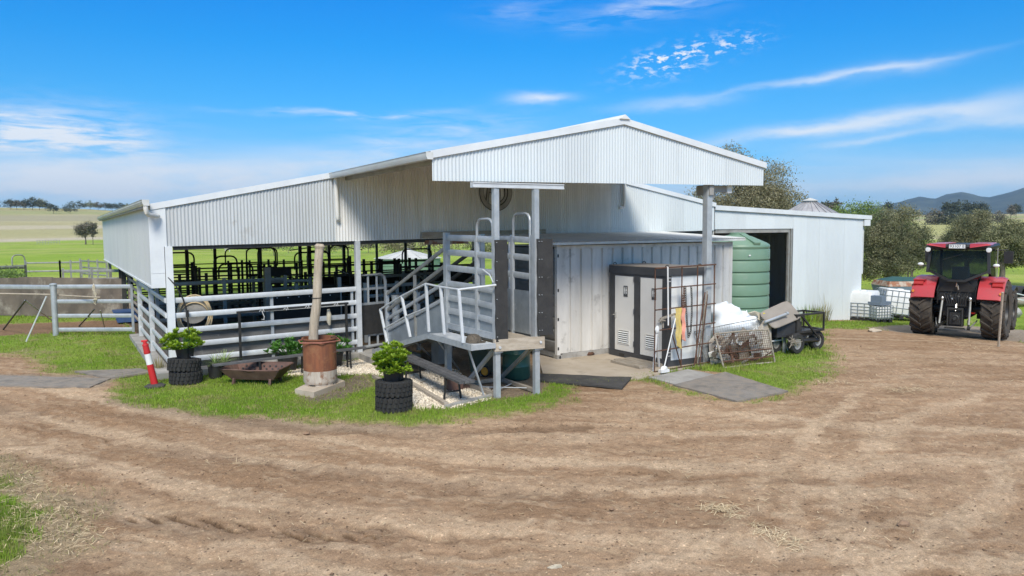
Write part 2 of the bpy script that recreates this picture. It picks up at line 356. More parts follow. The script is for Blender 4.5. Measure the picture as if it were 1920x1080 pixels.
_g = M['glass'].node_tree; _t = NT(_g); _tr = _t.n('ShaderNodeBsdfTransparent', i={'Color': (0.58, 0.62, 0.60, 1)}); _mx = _t.n('ShaderNodeMixShader', i={0: 0.72, 1: _g.nodes['Principled BSDF'].outputs[0], 2: _tr.outputs[0]}); _g.links.new(_mx.outputs[0], _g.nodes['Material Output'].inputs[0])
M['chrome'] = mat('bright_steel', (0.62, 0.62, 0.60), None, 0.25, 0.8)
M['lens_w'] = mat('pale_lamp_lens', (0.75, 0.76, 0.74), None, 0.25)
M['hose'] = mat('cream_hose', (0.66, 0.53, 0.33), (0.56, 0.44, 0.27), 0.55, 0, 5)
M['blue'] = mat('blue_plastic', (0.045, 0.10, 0.24), (0.04, 0.08, 0.19), 0.5, 0, 3)
M['blue_g'] = mat('faded_blue_grey_paint', (0.185, 0.235, 0.30), (0.145, 0.185, 0.24), 0.6, 0.1, 2, c3=(0.23, 0.13, 0.08), s3=3, lo3=0.66, hi3=0.8)
M['rust_top'] = mat('rust_streaked_cream_steel', (0.44, 0.37, 0.30), (0.30, 0.13, 0.07), 0.7, 0.1, 3.5, lo=0.42, hi=0.55)
M['green_b'] = mat('bright_green_plastic', (0.02, 0.18, 0.085), None, 0.45)
M['yellow'] = mat('yellow_cloth', (0.62, 0.47, 0.13), (0.50, 0.40, 0.17), 0.85, 0, 9, bump=0.4, bscale=30)
M['pink'] = mat('pink_cloth', (0.82, 0.33, 0.25), (0.74, 0.38, 0.30), 0.85, 0, 9, bump=0.4, bscale=30)
M['rope'] = mat('cream_rope', (0.60, 0.54, 0.42), (0.46, 0.41, 0.31), 0.9, 0, 20)
M['rope_y'] = mat('yellow_rope', (0.70, 0.55, 0.04), None, 0.8)
M['silo'] = mat('silo_roof_sheet', (0.47, 0.47, 0.475), (0.36, 0.35, 0.36), 0.4, 0.3, 2, var=0.15)
M['white_paint'] = mat('white_paint', (0.78, 0.785, 0.78), (0.70, 0.69, 0.66), 0.5, 0, 4)
M['tray'] = mat('weathered_grey_tray', (0.30, 0.265, 0.225), (0.245, 0.215, 0.18), 0.75, 0, 2.5, c3=(0.18, 0.155, 0.13), s3=3, lo3=0.6, hi3=0.8)
M['cardboard'] = mat('stained_scrap', (0.50, 0.45, 0.38), (0.25, 0.21, 0.17), 0.9, 0, 4, var=0.25)
M['drum_rust'] = mat('rusted_drum', (0.27, 0.098, 0.045), (0.165, 0.066, 0.038), 0.75, 0.1, 3.5, (3, 3, 0.5), c3=(0.28, 0.125, 0.06), s3=5, lo3=0.48, hi3=0.62)
M['drum_white'] = mat('flaking_white_drum', (0.52, 0.47, 0.40), (0.38, 0.31, 0.25), 0.7, 0, 3, (4, 4, 1), c3=(0.22, 0.11, 0.06), s3=5, lo3=0.50, hi3=0.62)
M['pinkrust'] = mat('pink_primer_rust', (0.40, 0.15, 0.11), (0.27, 0.10, 0.07), 0.7, 0, 6)
M['trough'] = mat('brown_rusty_iron', (0.165, 0.092, 0.07), (0.105, 0.06, 0.048), 0.75, 0.15, 7, c3=(0.20, 0.135, 0.105), s3=5, lo3=0.56, hi3=0.72)
M['camo'] = mat('mottled_brown_cloth', (0.14, 0.115, 0.085), (0.055, 0.045, 0.035), 0.9, 0, 22)
M['pebble'] = mat('pale_pebbles', (0.78, 0.70, 0.57), (0.64, 0.55, 0.42), 0.9, 0, 3, island=0.3)
M['clod'] = mat('dirt_clods', (0.25, 0.165, 0.105), (0.19, 0.12, 0.075), 0.95, 0, 3, island=0.35)
M['straw'] = mat('dry_straw', (0.70, 0.57, 0.36), (0.55, 0.43, 0.26), 0.85, 0, 3, island=0.3)
M['grass'] = mat('green_grass', (0.185, 0.315, 0.022), (0.27, 0.365, 0.045), 0.75, 0, 0.55, island=0.35, trans=0.3, lo=0.4, hi=0.62, c3=(0.27, 0.25, 0.09), s3=1.6, lo3=0.50, hi3=0.72)
M['grass_dry'] = mat('dry_grass', (0.36, 0.30, 0.16), (0.22, 0.23, 0.07), 0.8, 0, 0.8, island=0.35, trans=0.25)
M['leaf_b'] = mat('bright_succulent_leaf', (0.33, 0.45, 0.03), (0.22, 0.36, 0.025), 0.5, 0, 7, island=0.35, trans=0.25)
M['leaf_m'] = mat('mid_green_leaf', (0.10, 0.25, 0.035), (0.07, 0.19, 0.03), 0.5, 0, 7, island=0.35, trans=0.25)
M['leaf_s'] = mat('striped_leaf', (0.42, 0.48, 0.22), (0.22, 0.36, 0.08), 0.5, 0, 9, island=0.25, trans=0.2)
M['gum'] = mat('gum_foliage', (0.14, 0.155, 0.072), (0.32, 0.31, 0.165), 0.6, 0, 1.1, lo=.44, hi=.58, island=0.5, trans=0.35)
M['gum_b'] = mat('brown_gum_foliage', (0.17, 0.165, 0.085), (0.40, 0.36, 0.22), 0.6, 0, 1.1, island=0.45, trans=0.35)
M['olive'] = mat('olive_foliage', (0.12, 0.135, 0.068), (0.29, 0.28, 0.155), 0.6, 0, 1.1, lo=.44, hi=.58, island=0.5, trans=0.35)
M['dkgreen'] = mat('dark_foliage', (0.07, 0.085, 0.05), (0.10, 0.11, 0.065), 0.7, 0, 0.3, island=0.35, trans=0.35)
M['brush'] = mat('bare_twiggy_foliage', (0.20, 0.175, 0.135), (0.15, 0.145, 0.085), 0.8, 0, 0.5, lo=.44, hi=.58, island=0.5, trans=0.35)
M['fresh'] = mat('fresh_green_foliage', (0.15, 0.23, 0.055), (0.22, 0.29, 0.09), 0.6, 0, 1.1, lo=.44, hi=.58, island=0.5, trans=0.35)
M['bark'] = mat('grey_bark', (0.20, 0.165, 0.13), (0.10, 0.085, 0.068), 0.9, 0, 5, (3, 3, .6), bump=0.4, bscale=12)
M['bird'] = mat('white_wool', (0.66, 0.64, 0.58), None, 0.9)

# ------------------------------------------------------------------ the ground
FWD = (sin(YAW), cos(YAW)); RGT = (cos(YAW), -sin(YAW))
_PERM = np.random.default_rng(3).random((512, 512))
def vnoise(x, y, seed=0):
    x = x + seed * 17.3; y = y + seed * 9.1
    xi = np.floor(x).astype(int); yi = np.floor(y).astype(int); fx = x - xi; fy = y - yi
    fx = fx * fx * (3 - 2 * fx); fy = fy * fy * (3 - 2 * fy)
    g = lambda a, b: _PERM[(a + seed * 31) & 511, (b + seed * 57) & 511]
    return (g(xi, yi) * (1 - fx) + g(xi + 1, yi) * fx) * (1 - fy) + (g(xi, yi + 1) * (1 - fx) + g(xi + 1, yi + 1) * fx) * fy
def fbm(x, y, o=4, seed=0, gain=0.5):
    a = 1.0; s = 0.0; n = 0.0
    for k in range(o):
        s = s + a * vnoise(x * 2 ** k, y * 2 ** k, seed + k); n += a; a *= gain
    return s / n
def sstep(a, b, x):
    t = np.clip((x - a) / (b - a), 0, 1); return t * t * (3 - 2 * t)
def pip(poly, x, y):
    r = np.zeros(x.shape, bool); n = len(poly)
    for i in range(n):
        x1, y1 = poly[i]; x2, y2 = poly[(i + 1) % n]
        c = (y1 > y) != (y2 > y)
        r ^= c & (x < (x2 - x1) * (y - y1) / (y2 - y1 + 1e-12) + x1)
    return r
def pw(px): return [tuple(G(u, v)[:2]) for u, v in px]
P_DIRT = pw([(-600, 668), (-200, 664), (0, 660), (55, 668), (110, 700), (235, 722), (212, 733), (235, 749), (330, 768), (450, 779), (600, 787), (700, 790), (760, 791), (850, 787), (960, 771), (1050, 757),
             (1068, 735), (1080, 722), (1195, 712), (1300, 735), (1390, 752), (1470, 738), (1530, 716), (1560, 690), (1566, 668), (1535, 640), (1540, 616), (1640, 617), (1700, 621), (1800, 630), (1890, 634), (1940, 648)]) + [(60, 12), (40, -25), (-40, -25), (-30, 12)]
P_FORE = pw([(-200, 885), (0, 902), (34, 918), (54, 950), (52, 995), (28, 1030), (-10, 1062), (-200, 1080)])
P_FORE2 = pw([(-300, 830), (40, 862), (130, 915), (170, 970), (150, 1030), (60, 1085), (-300, 1130)])
P_BAND = [(-14, 29.6), (-3, 28.7), (1.8, 27.9), (1.8, 31.0), (-3, 32.5), (-14, 34)]
P_GRAV1 = pw([(540, 704), (562, 690), (690, 672), (712, 690), (722, 704), (700, 700), (655, 702)])
P_GRAV2 = pw([(740, 706), (775, 700), (835, 688), (925, 736), (905, 748), (850, 764), (790, 768), (772, 762)])
P_ASH = pw([(560, 742), (590, 755), (650, 742), (700, 722), (690, 700), (640, 712)])
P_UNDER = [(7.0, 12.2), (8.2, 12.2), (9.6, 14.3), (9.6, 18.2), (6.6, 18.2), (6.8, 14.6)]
P_PATH = pw([(-300, 726), (-300, 700), (0, 702), (120, 705), (225, 700), (290, 696), (270, 702), (212, 712), (190, 726), (0, 727)])
P_MATS = pw([(1214, 707), (1262, 725), (1382, 757), (1482, 736), (1362, 698), (1294, 692)])
P_LEAN = [(19.0, 17.9), (27.8, 17.9), (27.8, 30), (19.0, 30)]
P_TRACT = pw([(1620, 614), (1740, 606), (1990, 624), (2060, 650), (1900, 640), (1700, 624)])
def warp(x, y, a=0.22):
    return (x + a * (fbm(x * 1.7, y * 1.7, 3, 21) - .5) * 2 + a * .5 * (vnoise(x * 7, y * 7, 25) - .5) * 2,
            y + a * (fbm(x * 1.7, y * 1.7, 3, 31) - .5) * 2 + a * .5 * (vnoise(x * 7, y * 7, 35) - .5) * 2)
JIT = [(0, 0), (.09, .05), (-.06, .10), (-.09, -.06), (.05, -.10)]
def soft(poly, x, y, a=0.22, r=1.0):
    wx, wy = warp(x, y, a); s = 0
    for dx, dy in JIT: s = s + pip(poly, wx + dx * r, wy + dy * r)
    return s / len(JIT)
def grass_mask(x, y):
    d = soft(P_DIRT, x, y, .30, 2.2)
    f = soft(P_FORE, x, y)
    g = np.clip(1 - d + f, 0, 1)
    for p in (P_BAND, P_GRAV1, P_GRAV2, P_UNDER, P_LEAN): g = g * (1 - soft(p, x, y, 0.12))
    g = g * (1 - 0.75 * soft(P_ASH, x, y, 0.12)) * (1 - soft(P_PATH, x, y, 0.1)) * (1 - soft(P_TRACT, x, y, 0.2)) * (1 - soft(P_MATS, x, y, 0.05, .5))
    shed = (x > 1.95) & (x < 27.5) & (y > 18.15) & (y < 39.5)
    pad = (x > 9.3) & (x < 13.4) & (y > 12.6) & (y < 18.2)
    return g * (1 - shed) * (1 - pad)
def track(px, w, x, y):
    """gaussian nearness to a wheel path"""
    pts = pw(px); best = np.full(x.shape, 1e9)
    for (x1, y1), (x2, y2) in zip(pts[:-1], pts[1:]):
        L2 = (x2 - x1) ** 2 + (y2 - y1) ** 2; t = np.clip(((x - x1) * (x2 - x1) + (y - y1) * (y2 - y1)) / L2, 0, 1)
        best = np.minimum(best, (x - x1 - t * (x2 - x1)) ** 2 + (y - y1 - t * (y2 - y1)) ** 2)
    return np.exp(-(best / (w * w)) ** 2)
TRACK_PALE = [([(-300, 700), (0, 716), (130, 734), (280, 768), (440, 802), (620, 832), (850, 856), (1150, 872), (1500, 880), (1900, 862)], .27),
              ([(-300, 735), (0, 770), (180, 806), (380, 846), (620, 878), (900, 902), (1250, 918), (1700, 930)], .20),
              ([(-300, 800), (0, 835), (160, 868), (300, 900), (480, 936), (720, 968), (1000, 992), (1400, 1020), (1900, 1060)], .24),
              ([(-100, 702), (200, 738), (400, 768), (600, 796), (800, 812), (1100, 820), (1500, 810)], .18),
              ([(-100, 905), (150, 935), (330, 990), (520, 1045), (760, 1100)], .20),
              ([(1905, 850), (1880, 930), (1760, 1000), (1600, 1090)], .20), ([(1592, 1010), (1588, 930), (1602, 870), (1640, 825), (1720, 780), (1850, 740)], .17), ([(1490, 1000), (1478, 920), (1490, 850), (1540, 790), (1620, 740)], .15),
              ([(1200, 760), (1500, 790), (1900, 812)], .22), ([(1100, 1090), (1300, 1030), (1420, 960), (1450, 890)], .16)]
TRACK_DARK = [([(-300, 745), (0, 760), (150, 800), (330, 845), (560, 880), (800, 905), (1100, 925)], .30),
              ([(-200, 870), (0, 885), (120, 920), (260, 965), (420, 1000)], .26),
              ([(230, 962), (400, 985), (600, 1000), (760, 1005)], .12), ([(540, 985), (700, 990), (860, 1000)], .10), ([(200, 772), (450, 800), (800, 815), (1100, 800)], .22)]
def flow(px, x, y):
    """signed offset from, and distance along, a wheel path"""
    pts = pw(px); best = np.full(x.shape, 1e9); sg = np.zeros_like(x); al = np.zeros_like(x); cum = 0.0
    for (x1, y1), (x2, y2) in zip(pts[:-1], pts[1:]):
        dx, dy = x2 - x1, y2 - y1; L2 = dx * dx + dy * dy; t = np.clip(((x - x1) * dx + (y - y1) * dy) / L2, 0, 1)
        ex, ey = x - x1 - t * dx, y - y1 - t * dy; d2 = ex * ex + ey * ey; k = d2 < best
        best = np.where(k, d2, best); sg = np.where(k, np.sign(dx * ey - dy * ex), sg); al = np.where(k, cum + t * sqrt(L2), al); cum += sqrt(L2)
    return np.sqrt(best) * sg, al
FLOW_A = [(-500, 690), (0, 735), (200, 775), (400, 812), (650, 845), (900, 868), (1300, 880), (1900, 870), (2400, 850)]
FLOW_B = [(900, 1160), (1300, 1060), (1500, 960), (1545, 880), (1520, 810), (1560, 750), (1700, 700)]
def far_rise(x, y):
    xc = x * RGT[0] + y * RGT[1]; yc = x * FWD[0] + y * FWD[1]; D = np.hypot(x, y); az = np.arctan2(xc, yc)
    amp = 22.5 - 9.5 * sstep(-0.1, 0.42, az) + 4 * (fbm(az * 3 + 5, D * 0 + 1.0, 3, 8) - .5)
    t = np.clip((D - 270) / 430, 0, 1.0); t = t + 0.04 * (fbm(x / 90, y / 90, 3, 12) - .5) * sstep(270, 420, D)
    back = 1 - 0.75 * sstep(720, 1500, D)
    return amp * t * back
def build_ground():
    fine = np.linspace(-0.72, 0.72, 620); rest = np.linspace(0.72, 2 * pi - 0.72, 60)[1:-1]
    ang = np.concatenate([fine, rest]); NA = len(ang)
    r = [0.6, 2.0, 3.2]
    while r[-1] < 60: r.append(r[-1] * 1.0048)
    while r[-1] < 760: r.append(r[-1] * 1.014)
    while r[-1] < 6500: r.append(r[-1] * 1.07)
    r = np.array(r); NR = len(r)
    A, Rr = np.meshgrid(ang, r); xc = Rr * np.sin(A); yc = Rr * np.cos(A)
    x = xc * RGT[0] + yc * FWD[0]; y = xc * RGT[1] + yc * FWD[1]; D = Rr
    near = D < 70
    gm = np.ones_like(x); gm[near] = grass_mask(x[near], y[near])
    dirt = (1 - gm)
    z = gz(x) + far_rise(x, y)
    lump = (fbm(x * 1.4, y * 1.4, 4, 2) - .5) * 0.05 + (fbm(x * 7, y * 7, 3, 4) - .5) * 0.026
    pale = np.zeros_like(x); dark = np.zeros_like(x); rut = np.zeros_like(x)
    nx, ny = x[near], y[near]; wx, wy = warp(nx, ny, 0.18)
    for px, w in TRACK_PALE: pale[near] = np.maximum(pale[near], track(px, w, wx, wy))
    for px, w in TRACK_DARK: dark[near] = np.maximum(dark[near], track(px, w, wx, wy))
    # tyre cleat marks pressed into the softer, darker patches
    cl = track([(250, 968), (330, 968), (440, 985), (560, 1000), (690, 1005)], .12, nx, ny)
    ph = np.sin((nx * cos(0.35) + ny * sin(0.35)) * 2 * pi / 0.17 + 3 * vnoise(nx * 2, ny * 2, 77))
    rut[near] = cl * (ph > 0.25) * (fbm(nx * 3, ny * 3, 2, 55) > .42)
    cl2 = track([(1480, 900), (1450, 850), (1480, 800)], .16, nx, ny) + track([(1560, 1010), (1630, 940), (1750, 880)], .16, nx, ny)
    rut2 = np.zeros_like(x); rut2[near] = np.clip(cl2, 0, 1) * (np.sin((nx * .3 + ny) * 2 * pi / 0.14) > 0.1) * .4
    z = z + np.where(near, lump * dirt - 0.025 * (dark - pale * .3) * dirt - 0.03 * rut * dirt - .008 * rut2 * dirt, 0)
    shed = (x > 1.0) & (y > 11.8) & (y < 40) & (x < 28)
    z = np.where(shed & near, gz(x) + (z - gz(x)) * 0.35 - 0.012, z)
    fa, la = flow(FLOW_A, wx, wy); fb, lb_ = flow(FLOW_B, wx, wy)
    la_g = np.zeros_like(x); fa_g = np.zeros_like(x); la_g[near] = la; fa_g[near] = fa
    rough_ = np.zeros_like(x); rough_[near] = (fbm(nx * 11, ny * 11, 3, 131, .6) - .5) * .022 + (fbm(nx * 4.5, ny * 4.5, 2, 137) - .5) * .012
    z = z + rough_ * dirt * (~((x > 1.0) & (y > 11.8) & (x < 28))) * (D < 40)
    streak = np.full_like(x, .5); wB = sstep(1.2, 5, nx * RGT[0] + ny * RGT[1])
    sa = fbm(fa * 2.6, la * .22, 4, 101, .62); sb = fbm(fb * 2.6 + 9, lb_ * .25, 4, 111, .62)
    streak[near] = sa * (1 - wB * .75) + sb * wB * .75
    fine_ = np.zeros_like(x); fine_[near] = fbm(fa * 9, la * 1.1, 3, 121) - .5
    z = z + np.where(near, dirt * (.05 * (streak - .5) * -1 + .012 * fine_), 0) * (~((x > 1.0) & (y > 11.8) & (x < 28)))
    # ---- true surface colours
    n1 = fbm(x * .45, y * .45, 4, 6); n2 = fbm(x * 2.2, y * 2.2, 4, 9); n3 = fbm(x * 9, y * 9, 3, 14)
    mixc = lambda a, b, t: np.asarray(a) * (1 - t[..., None]) + np.asarray(b) * t[..., None]
    base = mixc((0.33, 0.210, 0.122), (0.43, 0.288, 0.178), sstep(.30, .72, n1 * .7 + n2 * .3))
    base = mixc(base, (0.285, 0.17, 0.092), sstep(.52, .72, n2) * .35)
    base = mixc(base, (0.215, 0.130, 0.072), sstep(.46, .28, streak) * .2)
    base = mixc(base, (0.50, 0.365, 0.235), sstep(.50, .72, streak) * .36)
    base = mixc(base, (0.58, 0.44, 0.30), sstep(.56, .72, fine_ + .5) * .35)
    base = mixc(base, (0.20, 0.118, 0.066), sstep(.44, .28, fine_ + .5) * .35)
    base = mixc(base, (0.56, 0.41, 0.27), np.clip(pale * (.15 + .95 * sstep(.3, .6, n2 * .4 + streak * .6)), 0, 1) * (.8 + .2 * np.sin((la_g + fa_g * np.sign(fa_g) * .6) * 2 * pi / .16)))
    base = mixc(base, (0.19, 0.118, 0.07), np.clip(dark * 1.3 * sstep(.32, .62, n2 * .6 + n1 * .4), 0, 1) * .5)
    base = mixc(base, (0.10, 0.062, 0.037), np.clip(rut + rut2 * .5, 0, 1) * .8)
    base = mixc(base, (0.50, 0.37, 0.235), sstep(.60, .72, n3) * .3)
    strawy = np.zeros_like(x); strawy[near] = soft(P_FORE2, nx, ny, .35, 2.5)
    base = mixc(base, (0.34, 0.27, 0.165), strawy * .7)
    wet = np.zeros_like(x); wet[near] = np.clip(track([(220, 752), (420, 785), (620, 800), (800, 800)], .30, nx, ny), 0, 1)
    base = mixc(base, (0.22, 0.17, 0.12), wet * .5)
    gcol = mixc((0.15, 0.235, 0.025), (0.22, 0.29, 0.05), sstep(.35, .65, n1))
    gcol = mixc(gcol, (0.30, 0.235, 0.125), sstep(.55, .70, n2) * .6)
    # paddocks: bright feed close by, pale stubble on the rise
    pn = fbm(x / 26, y / 26, 4, 41); pn2 = fbm(x / 5, y / 5, 3, 43)
    pad = mixc((0.22, 0.325, 0.035), (0.30, 0.375, 0.065), sstep(.3, .7, pn * .6 + pn2 * .4))
    pad = mixc(pad, (0.38, 0.37, 0.13), sstep(.5, .72, fbm(x / 60, y / 14, 4, 47)) * .6); pad = mixc(pad, (0.15, 0.245, 0.03), sstep(.55, .72, fbm(x / 9, y / 9, 4, 49)) * .5)
    gcol = np.where((D > 30)[..., None], pad * sstep(30, 45, D)[..., None] + gcol * (1 - sstep(30, 45, D))[..., None], gcol)
    az = np.arctan2(x * RGT[0] + y * RGT[1], x * FWD[0] + y * FWD[1])
    Dw = D * (1 + 0.05 * np.sin(az * 5) + 0.03 * (fbm(x / 60, y / 60, 3, 61) - .5))
    left = 1 - sstep(-0.15, 0.3, az)
    def band(a, b, e=6): return sstep(a - e, a + e, Dw) * (1 - sstep(b - e, b + e, Dw))
    tan = mixc((0.335, 0.305, 0.155), (0.40, 0.36, 0.20), sstep(.3, .7, fbm(x / 40, y / 12, 4, 66)))
    gcol = mixc(gcol, tan, sstep(268, 282, Dw))
    gcol = mixc(gcol, (0.45, 0.40, 0.29), band(276, 290, 3) * left)
    gcol = mixc(gcol, (0.36, 0.335, 0.165), band(300, 345) * .8 * left)
    gcol = mixc(gcol, (0.44, 0.39, 0.265), band(352, 385) * left)
    gcol = mixc(gcol, (0.33, 0.30, 0.195), band(430, 520) * .8 * left)
    gcol = mixc(gcol, (0.29, 0.31, 0.13), band(540, 600) * .7 * left + (1 - left) * band(560, 640) * .9)
    gcol = mixc(gcol, (0.355, 0.33, 0.15), band(620, 680) * .8 * left)
    gcol = mixc(gcol, (0.36, 0.36, 0.13), (1 - left) * band(300, 540, 20) * .75)
    gcol = mixc(gcol, (0.32, 0.275, 0.17), (1 - left) * band(530, 560) * .7)
    gcol = mixc(gcol, (0.16, 0.19, 0.10), sstep(740, 1000, D))
    col = gcol * gm[..., None] + base * dirt[..., None]
    def lay(poly, c, k=1.0, a=.1):
        nonlocal col
        t = np.zeros_like(x); t[near] = soft(poly, nx, ny, a) * k
        col = mixc(col, c, t)
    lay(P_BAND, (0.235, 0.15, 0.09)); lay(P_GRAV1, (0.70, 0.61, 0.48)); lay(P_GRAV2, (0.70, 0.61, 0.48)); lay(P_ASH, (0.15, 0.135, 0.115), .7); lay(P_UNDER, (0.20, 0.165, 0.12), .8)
    lay(P_PATH, (0.27, 0.225, 0.175), .8); lay(P_TRACT, (0.30, 0.255, 0.20), .9)
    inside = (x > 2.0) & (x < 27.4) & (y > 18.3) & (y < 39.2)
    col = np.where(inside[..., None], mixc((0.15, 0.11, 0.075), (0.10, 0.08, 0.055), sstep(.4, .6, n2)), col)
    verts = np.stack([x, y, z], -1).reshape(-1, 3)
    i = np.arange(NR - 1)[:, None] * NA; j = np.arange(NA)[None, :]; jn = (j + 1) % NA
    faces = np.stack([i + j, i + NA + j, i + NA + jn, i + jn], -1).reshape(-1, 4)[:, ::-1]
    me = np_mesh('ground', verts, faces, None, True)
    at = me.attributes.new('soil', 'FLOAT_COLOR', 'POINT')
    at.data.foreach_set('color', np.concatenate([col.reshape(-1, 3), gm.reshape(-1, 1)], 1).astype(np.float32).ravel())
    m = bpy.data.materials.new('ground'); m.use_nodes = True; t = NT(m.node_tree); b = m.node_tree.nodes['Principled BSDF']
    a = t.n('ShaderNodeAttribute', attribute_name='soil'); pos = t.n('ShaderNodeNewGeometry').outputs['Position']
    f1 = t.noise(pos, 11, 8, 0.72); f2 = t.noise(pos, 62, 6, 0.8); f3 = t.noise(pos, 0.35, 6, 0.65); f4 = t.noise(t.mapped(pos, (1, 1, 1), rot=(0, 0, -0.45)), 3.0, 5, 0.7)
    vor = t.n('ShaderNodeTexVoronoi', i={'Vector': pos, 'Scale': 19.0}); crumb = t.n('ShaderNodeMapRange', i={0: vor.outputs['Distance'], 1: 0.16, 2: 0.34, 3: 1.0, 4: 0.0}).outputs[0]
    pick = t.n('ShaderNodeSeparateColor', i={0: vor.outputs['Color']}).outputs[0]
    crumb = t.m('MULTIPLY', crumb, t.m('SUBTRACT', t.m('GREATER_THAN', pick, 0.80), t.m('MULTIPLY', t.m('LESS_THAN', pick, 0.16), 1.0)))
    k = t.m('ADD', t.m('MULTIPLY', t.m('SUBTRACT', f1, 0.5), 1.2), t.m('ADD', t.m('MULTIPLY', t.m('SUBTRACT', f2, 0.5), 2.5), t.m('ADD', t.m('MULTIPLY', t.m('SUBTRACT', f3, 0.5), 0.4), t.m('ADD', t.m('MULTIPLY', t.m('SUBTRACT', f4, 0.5), 0.45), 1.0))))
    k = t.m('MAXIMUM', t.m('ADD', k, t.m('MULTIPLY', crumb, 0.6)), 0.25)
    c = t.mix(1.0, a.outputs['Color'], t.n('ShaderNodeCombineColor', i={0: k, 1: k, 2: k}).outputs[0], 'MULTIPLY')
    t.set(b, 'Base Color', c); t.set(b, 'Roughness', 0.95); t.set(b, 'Specular IOR Level', 0.15)
    h = t.m('ADD', t.m('ADD', t.m('MULTIPLY', f1, 1.2), t.m('MULTIPLY', f2, 0.6)), t.m('MULTIPLY', t.m('ABSOLUTE', crumb), 0.25))
    bp = t.n('ShaderNodeBump', i={'Strength': 0.9, 'Distance': 0.03, 'Height': h}); t.set(b, 'Normal', bp.outputs[0])
    me.materials.append(m)
    o = bpy.data.objects.new('ground', me); COL.objects.link(o); tag(o, kind='structure')
build_ground()

def build_mountains():
    prof = [(1500, 400), (1600, 390), (1650, 380), (1680, 375), (1705, 371), (1722, 368), (1740, 373), (1752, 374), (1772, 365), (1800, 361), (1818, 365), (1838, 369), (1852, 369), (1878, 361), (1900, 354), (1920, 347), (1960, 336), (2030, 328), (2150, 338), (2350, 372)]
    us = np.array([p[0] for p in prof]); vs = np.array([p[1] for p in prof]); U = np.linspace(1500, 2350, 170); V = np.interp(U, us, vs)
    rows = 15; vsl = []
    for k in range(rows):
        s = k / (rows - 1); D = 2300 + 1900 * s
        for q, (u, v) in enumerate(zip(U, V)):
            top = PD(u, v, 3500); zt = max(top.z * .92, 6)
            hgt = sin(pi * min(1, s / .63) / 2) ** 1.4 if s < .63 else cos(pi / 2 * (s - .63) / .37)
            d = ray(u, 430); L = math.hypot(d[0], d[1]); x, y = d[0] / L * D, d[1] / L * D
            n = float(fbm(np.array(x / 260), np.array(y / 260), 4, 91)) - .5
            vsl.append((x, y, 2 + (zt - 2) * hgt * (1 + .45 * n * (1 if abs(s - .63) > .05 else .18))))
    n = len(U); fs = [(k * n + j, k * n + j + 1, (k + 1) * n + j + 1, (k + 1) * n + j) for k in range(rows - 1) for j in range(n - 1)]
    me = raw_mesh('mountains', vsl, fs, mat('wooded_range', (0.03, 0.045, 0.04), (0.065, 0.08, 0.06), 0.95, 0, 0.012, lo=.4, hi=.6, bump=0), 80)
    o = bpy.data.objects.new('mountains', me); COL.objects.link(o); tag(o, kind='structure')
build_mountains()

# ---- ground cover: blades, pebbles, clods, straw
def polar_samples(n, r0, r1, a0=-0.68, a1=0.68):
    r = r0 * (r1 / r0) ** NP.random(n); a = a0 + (a1 - a0) * NP.random(n)
    xc = r * np.sin(a); yc = r * np.cos(a)
    return xc * RGT[0] + yc * FWD[0], xc * RGT[1] + yc * FWD[1]
def blades(name, x, y, h, w, m, label, lean=0.45):
    n = len(x); a = NP.random(n) * 2 * pi; z = gz(x) - 0.005; l = lean * h * NP.random(n); la = NP.random(n) * 2 * pi
    p0 = np.stack([x - w / 2 * np.cos(a), y - w / 2 * np.sin(a), z], 1); p1 = np.stack([x + w / 2 * np.cos(a), y + w / 2 * np.sin(a), z], 1)
    p2 = np.stack([x + l * np.cos(la), y + l * np.sin(la), z + h], 1)
    v = np.stack([p0, p1, p2], 1).reshape(-1, 3)
    o = bpy.data.objects.new(name, np_mesh(name, v, np.arange(3 * n).reshape(-1, 3), m)); COL.objects.link(o)
    tag(o, label, kind='stuff')
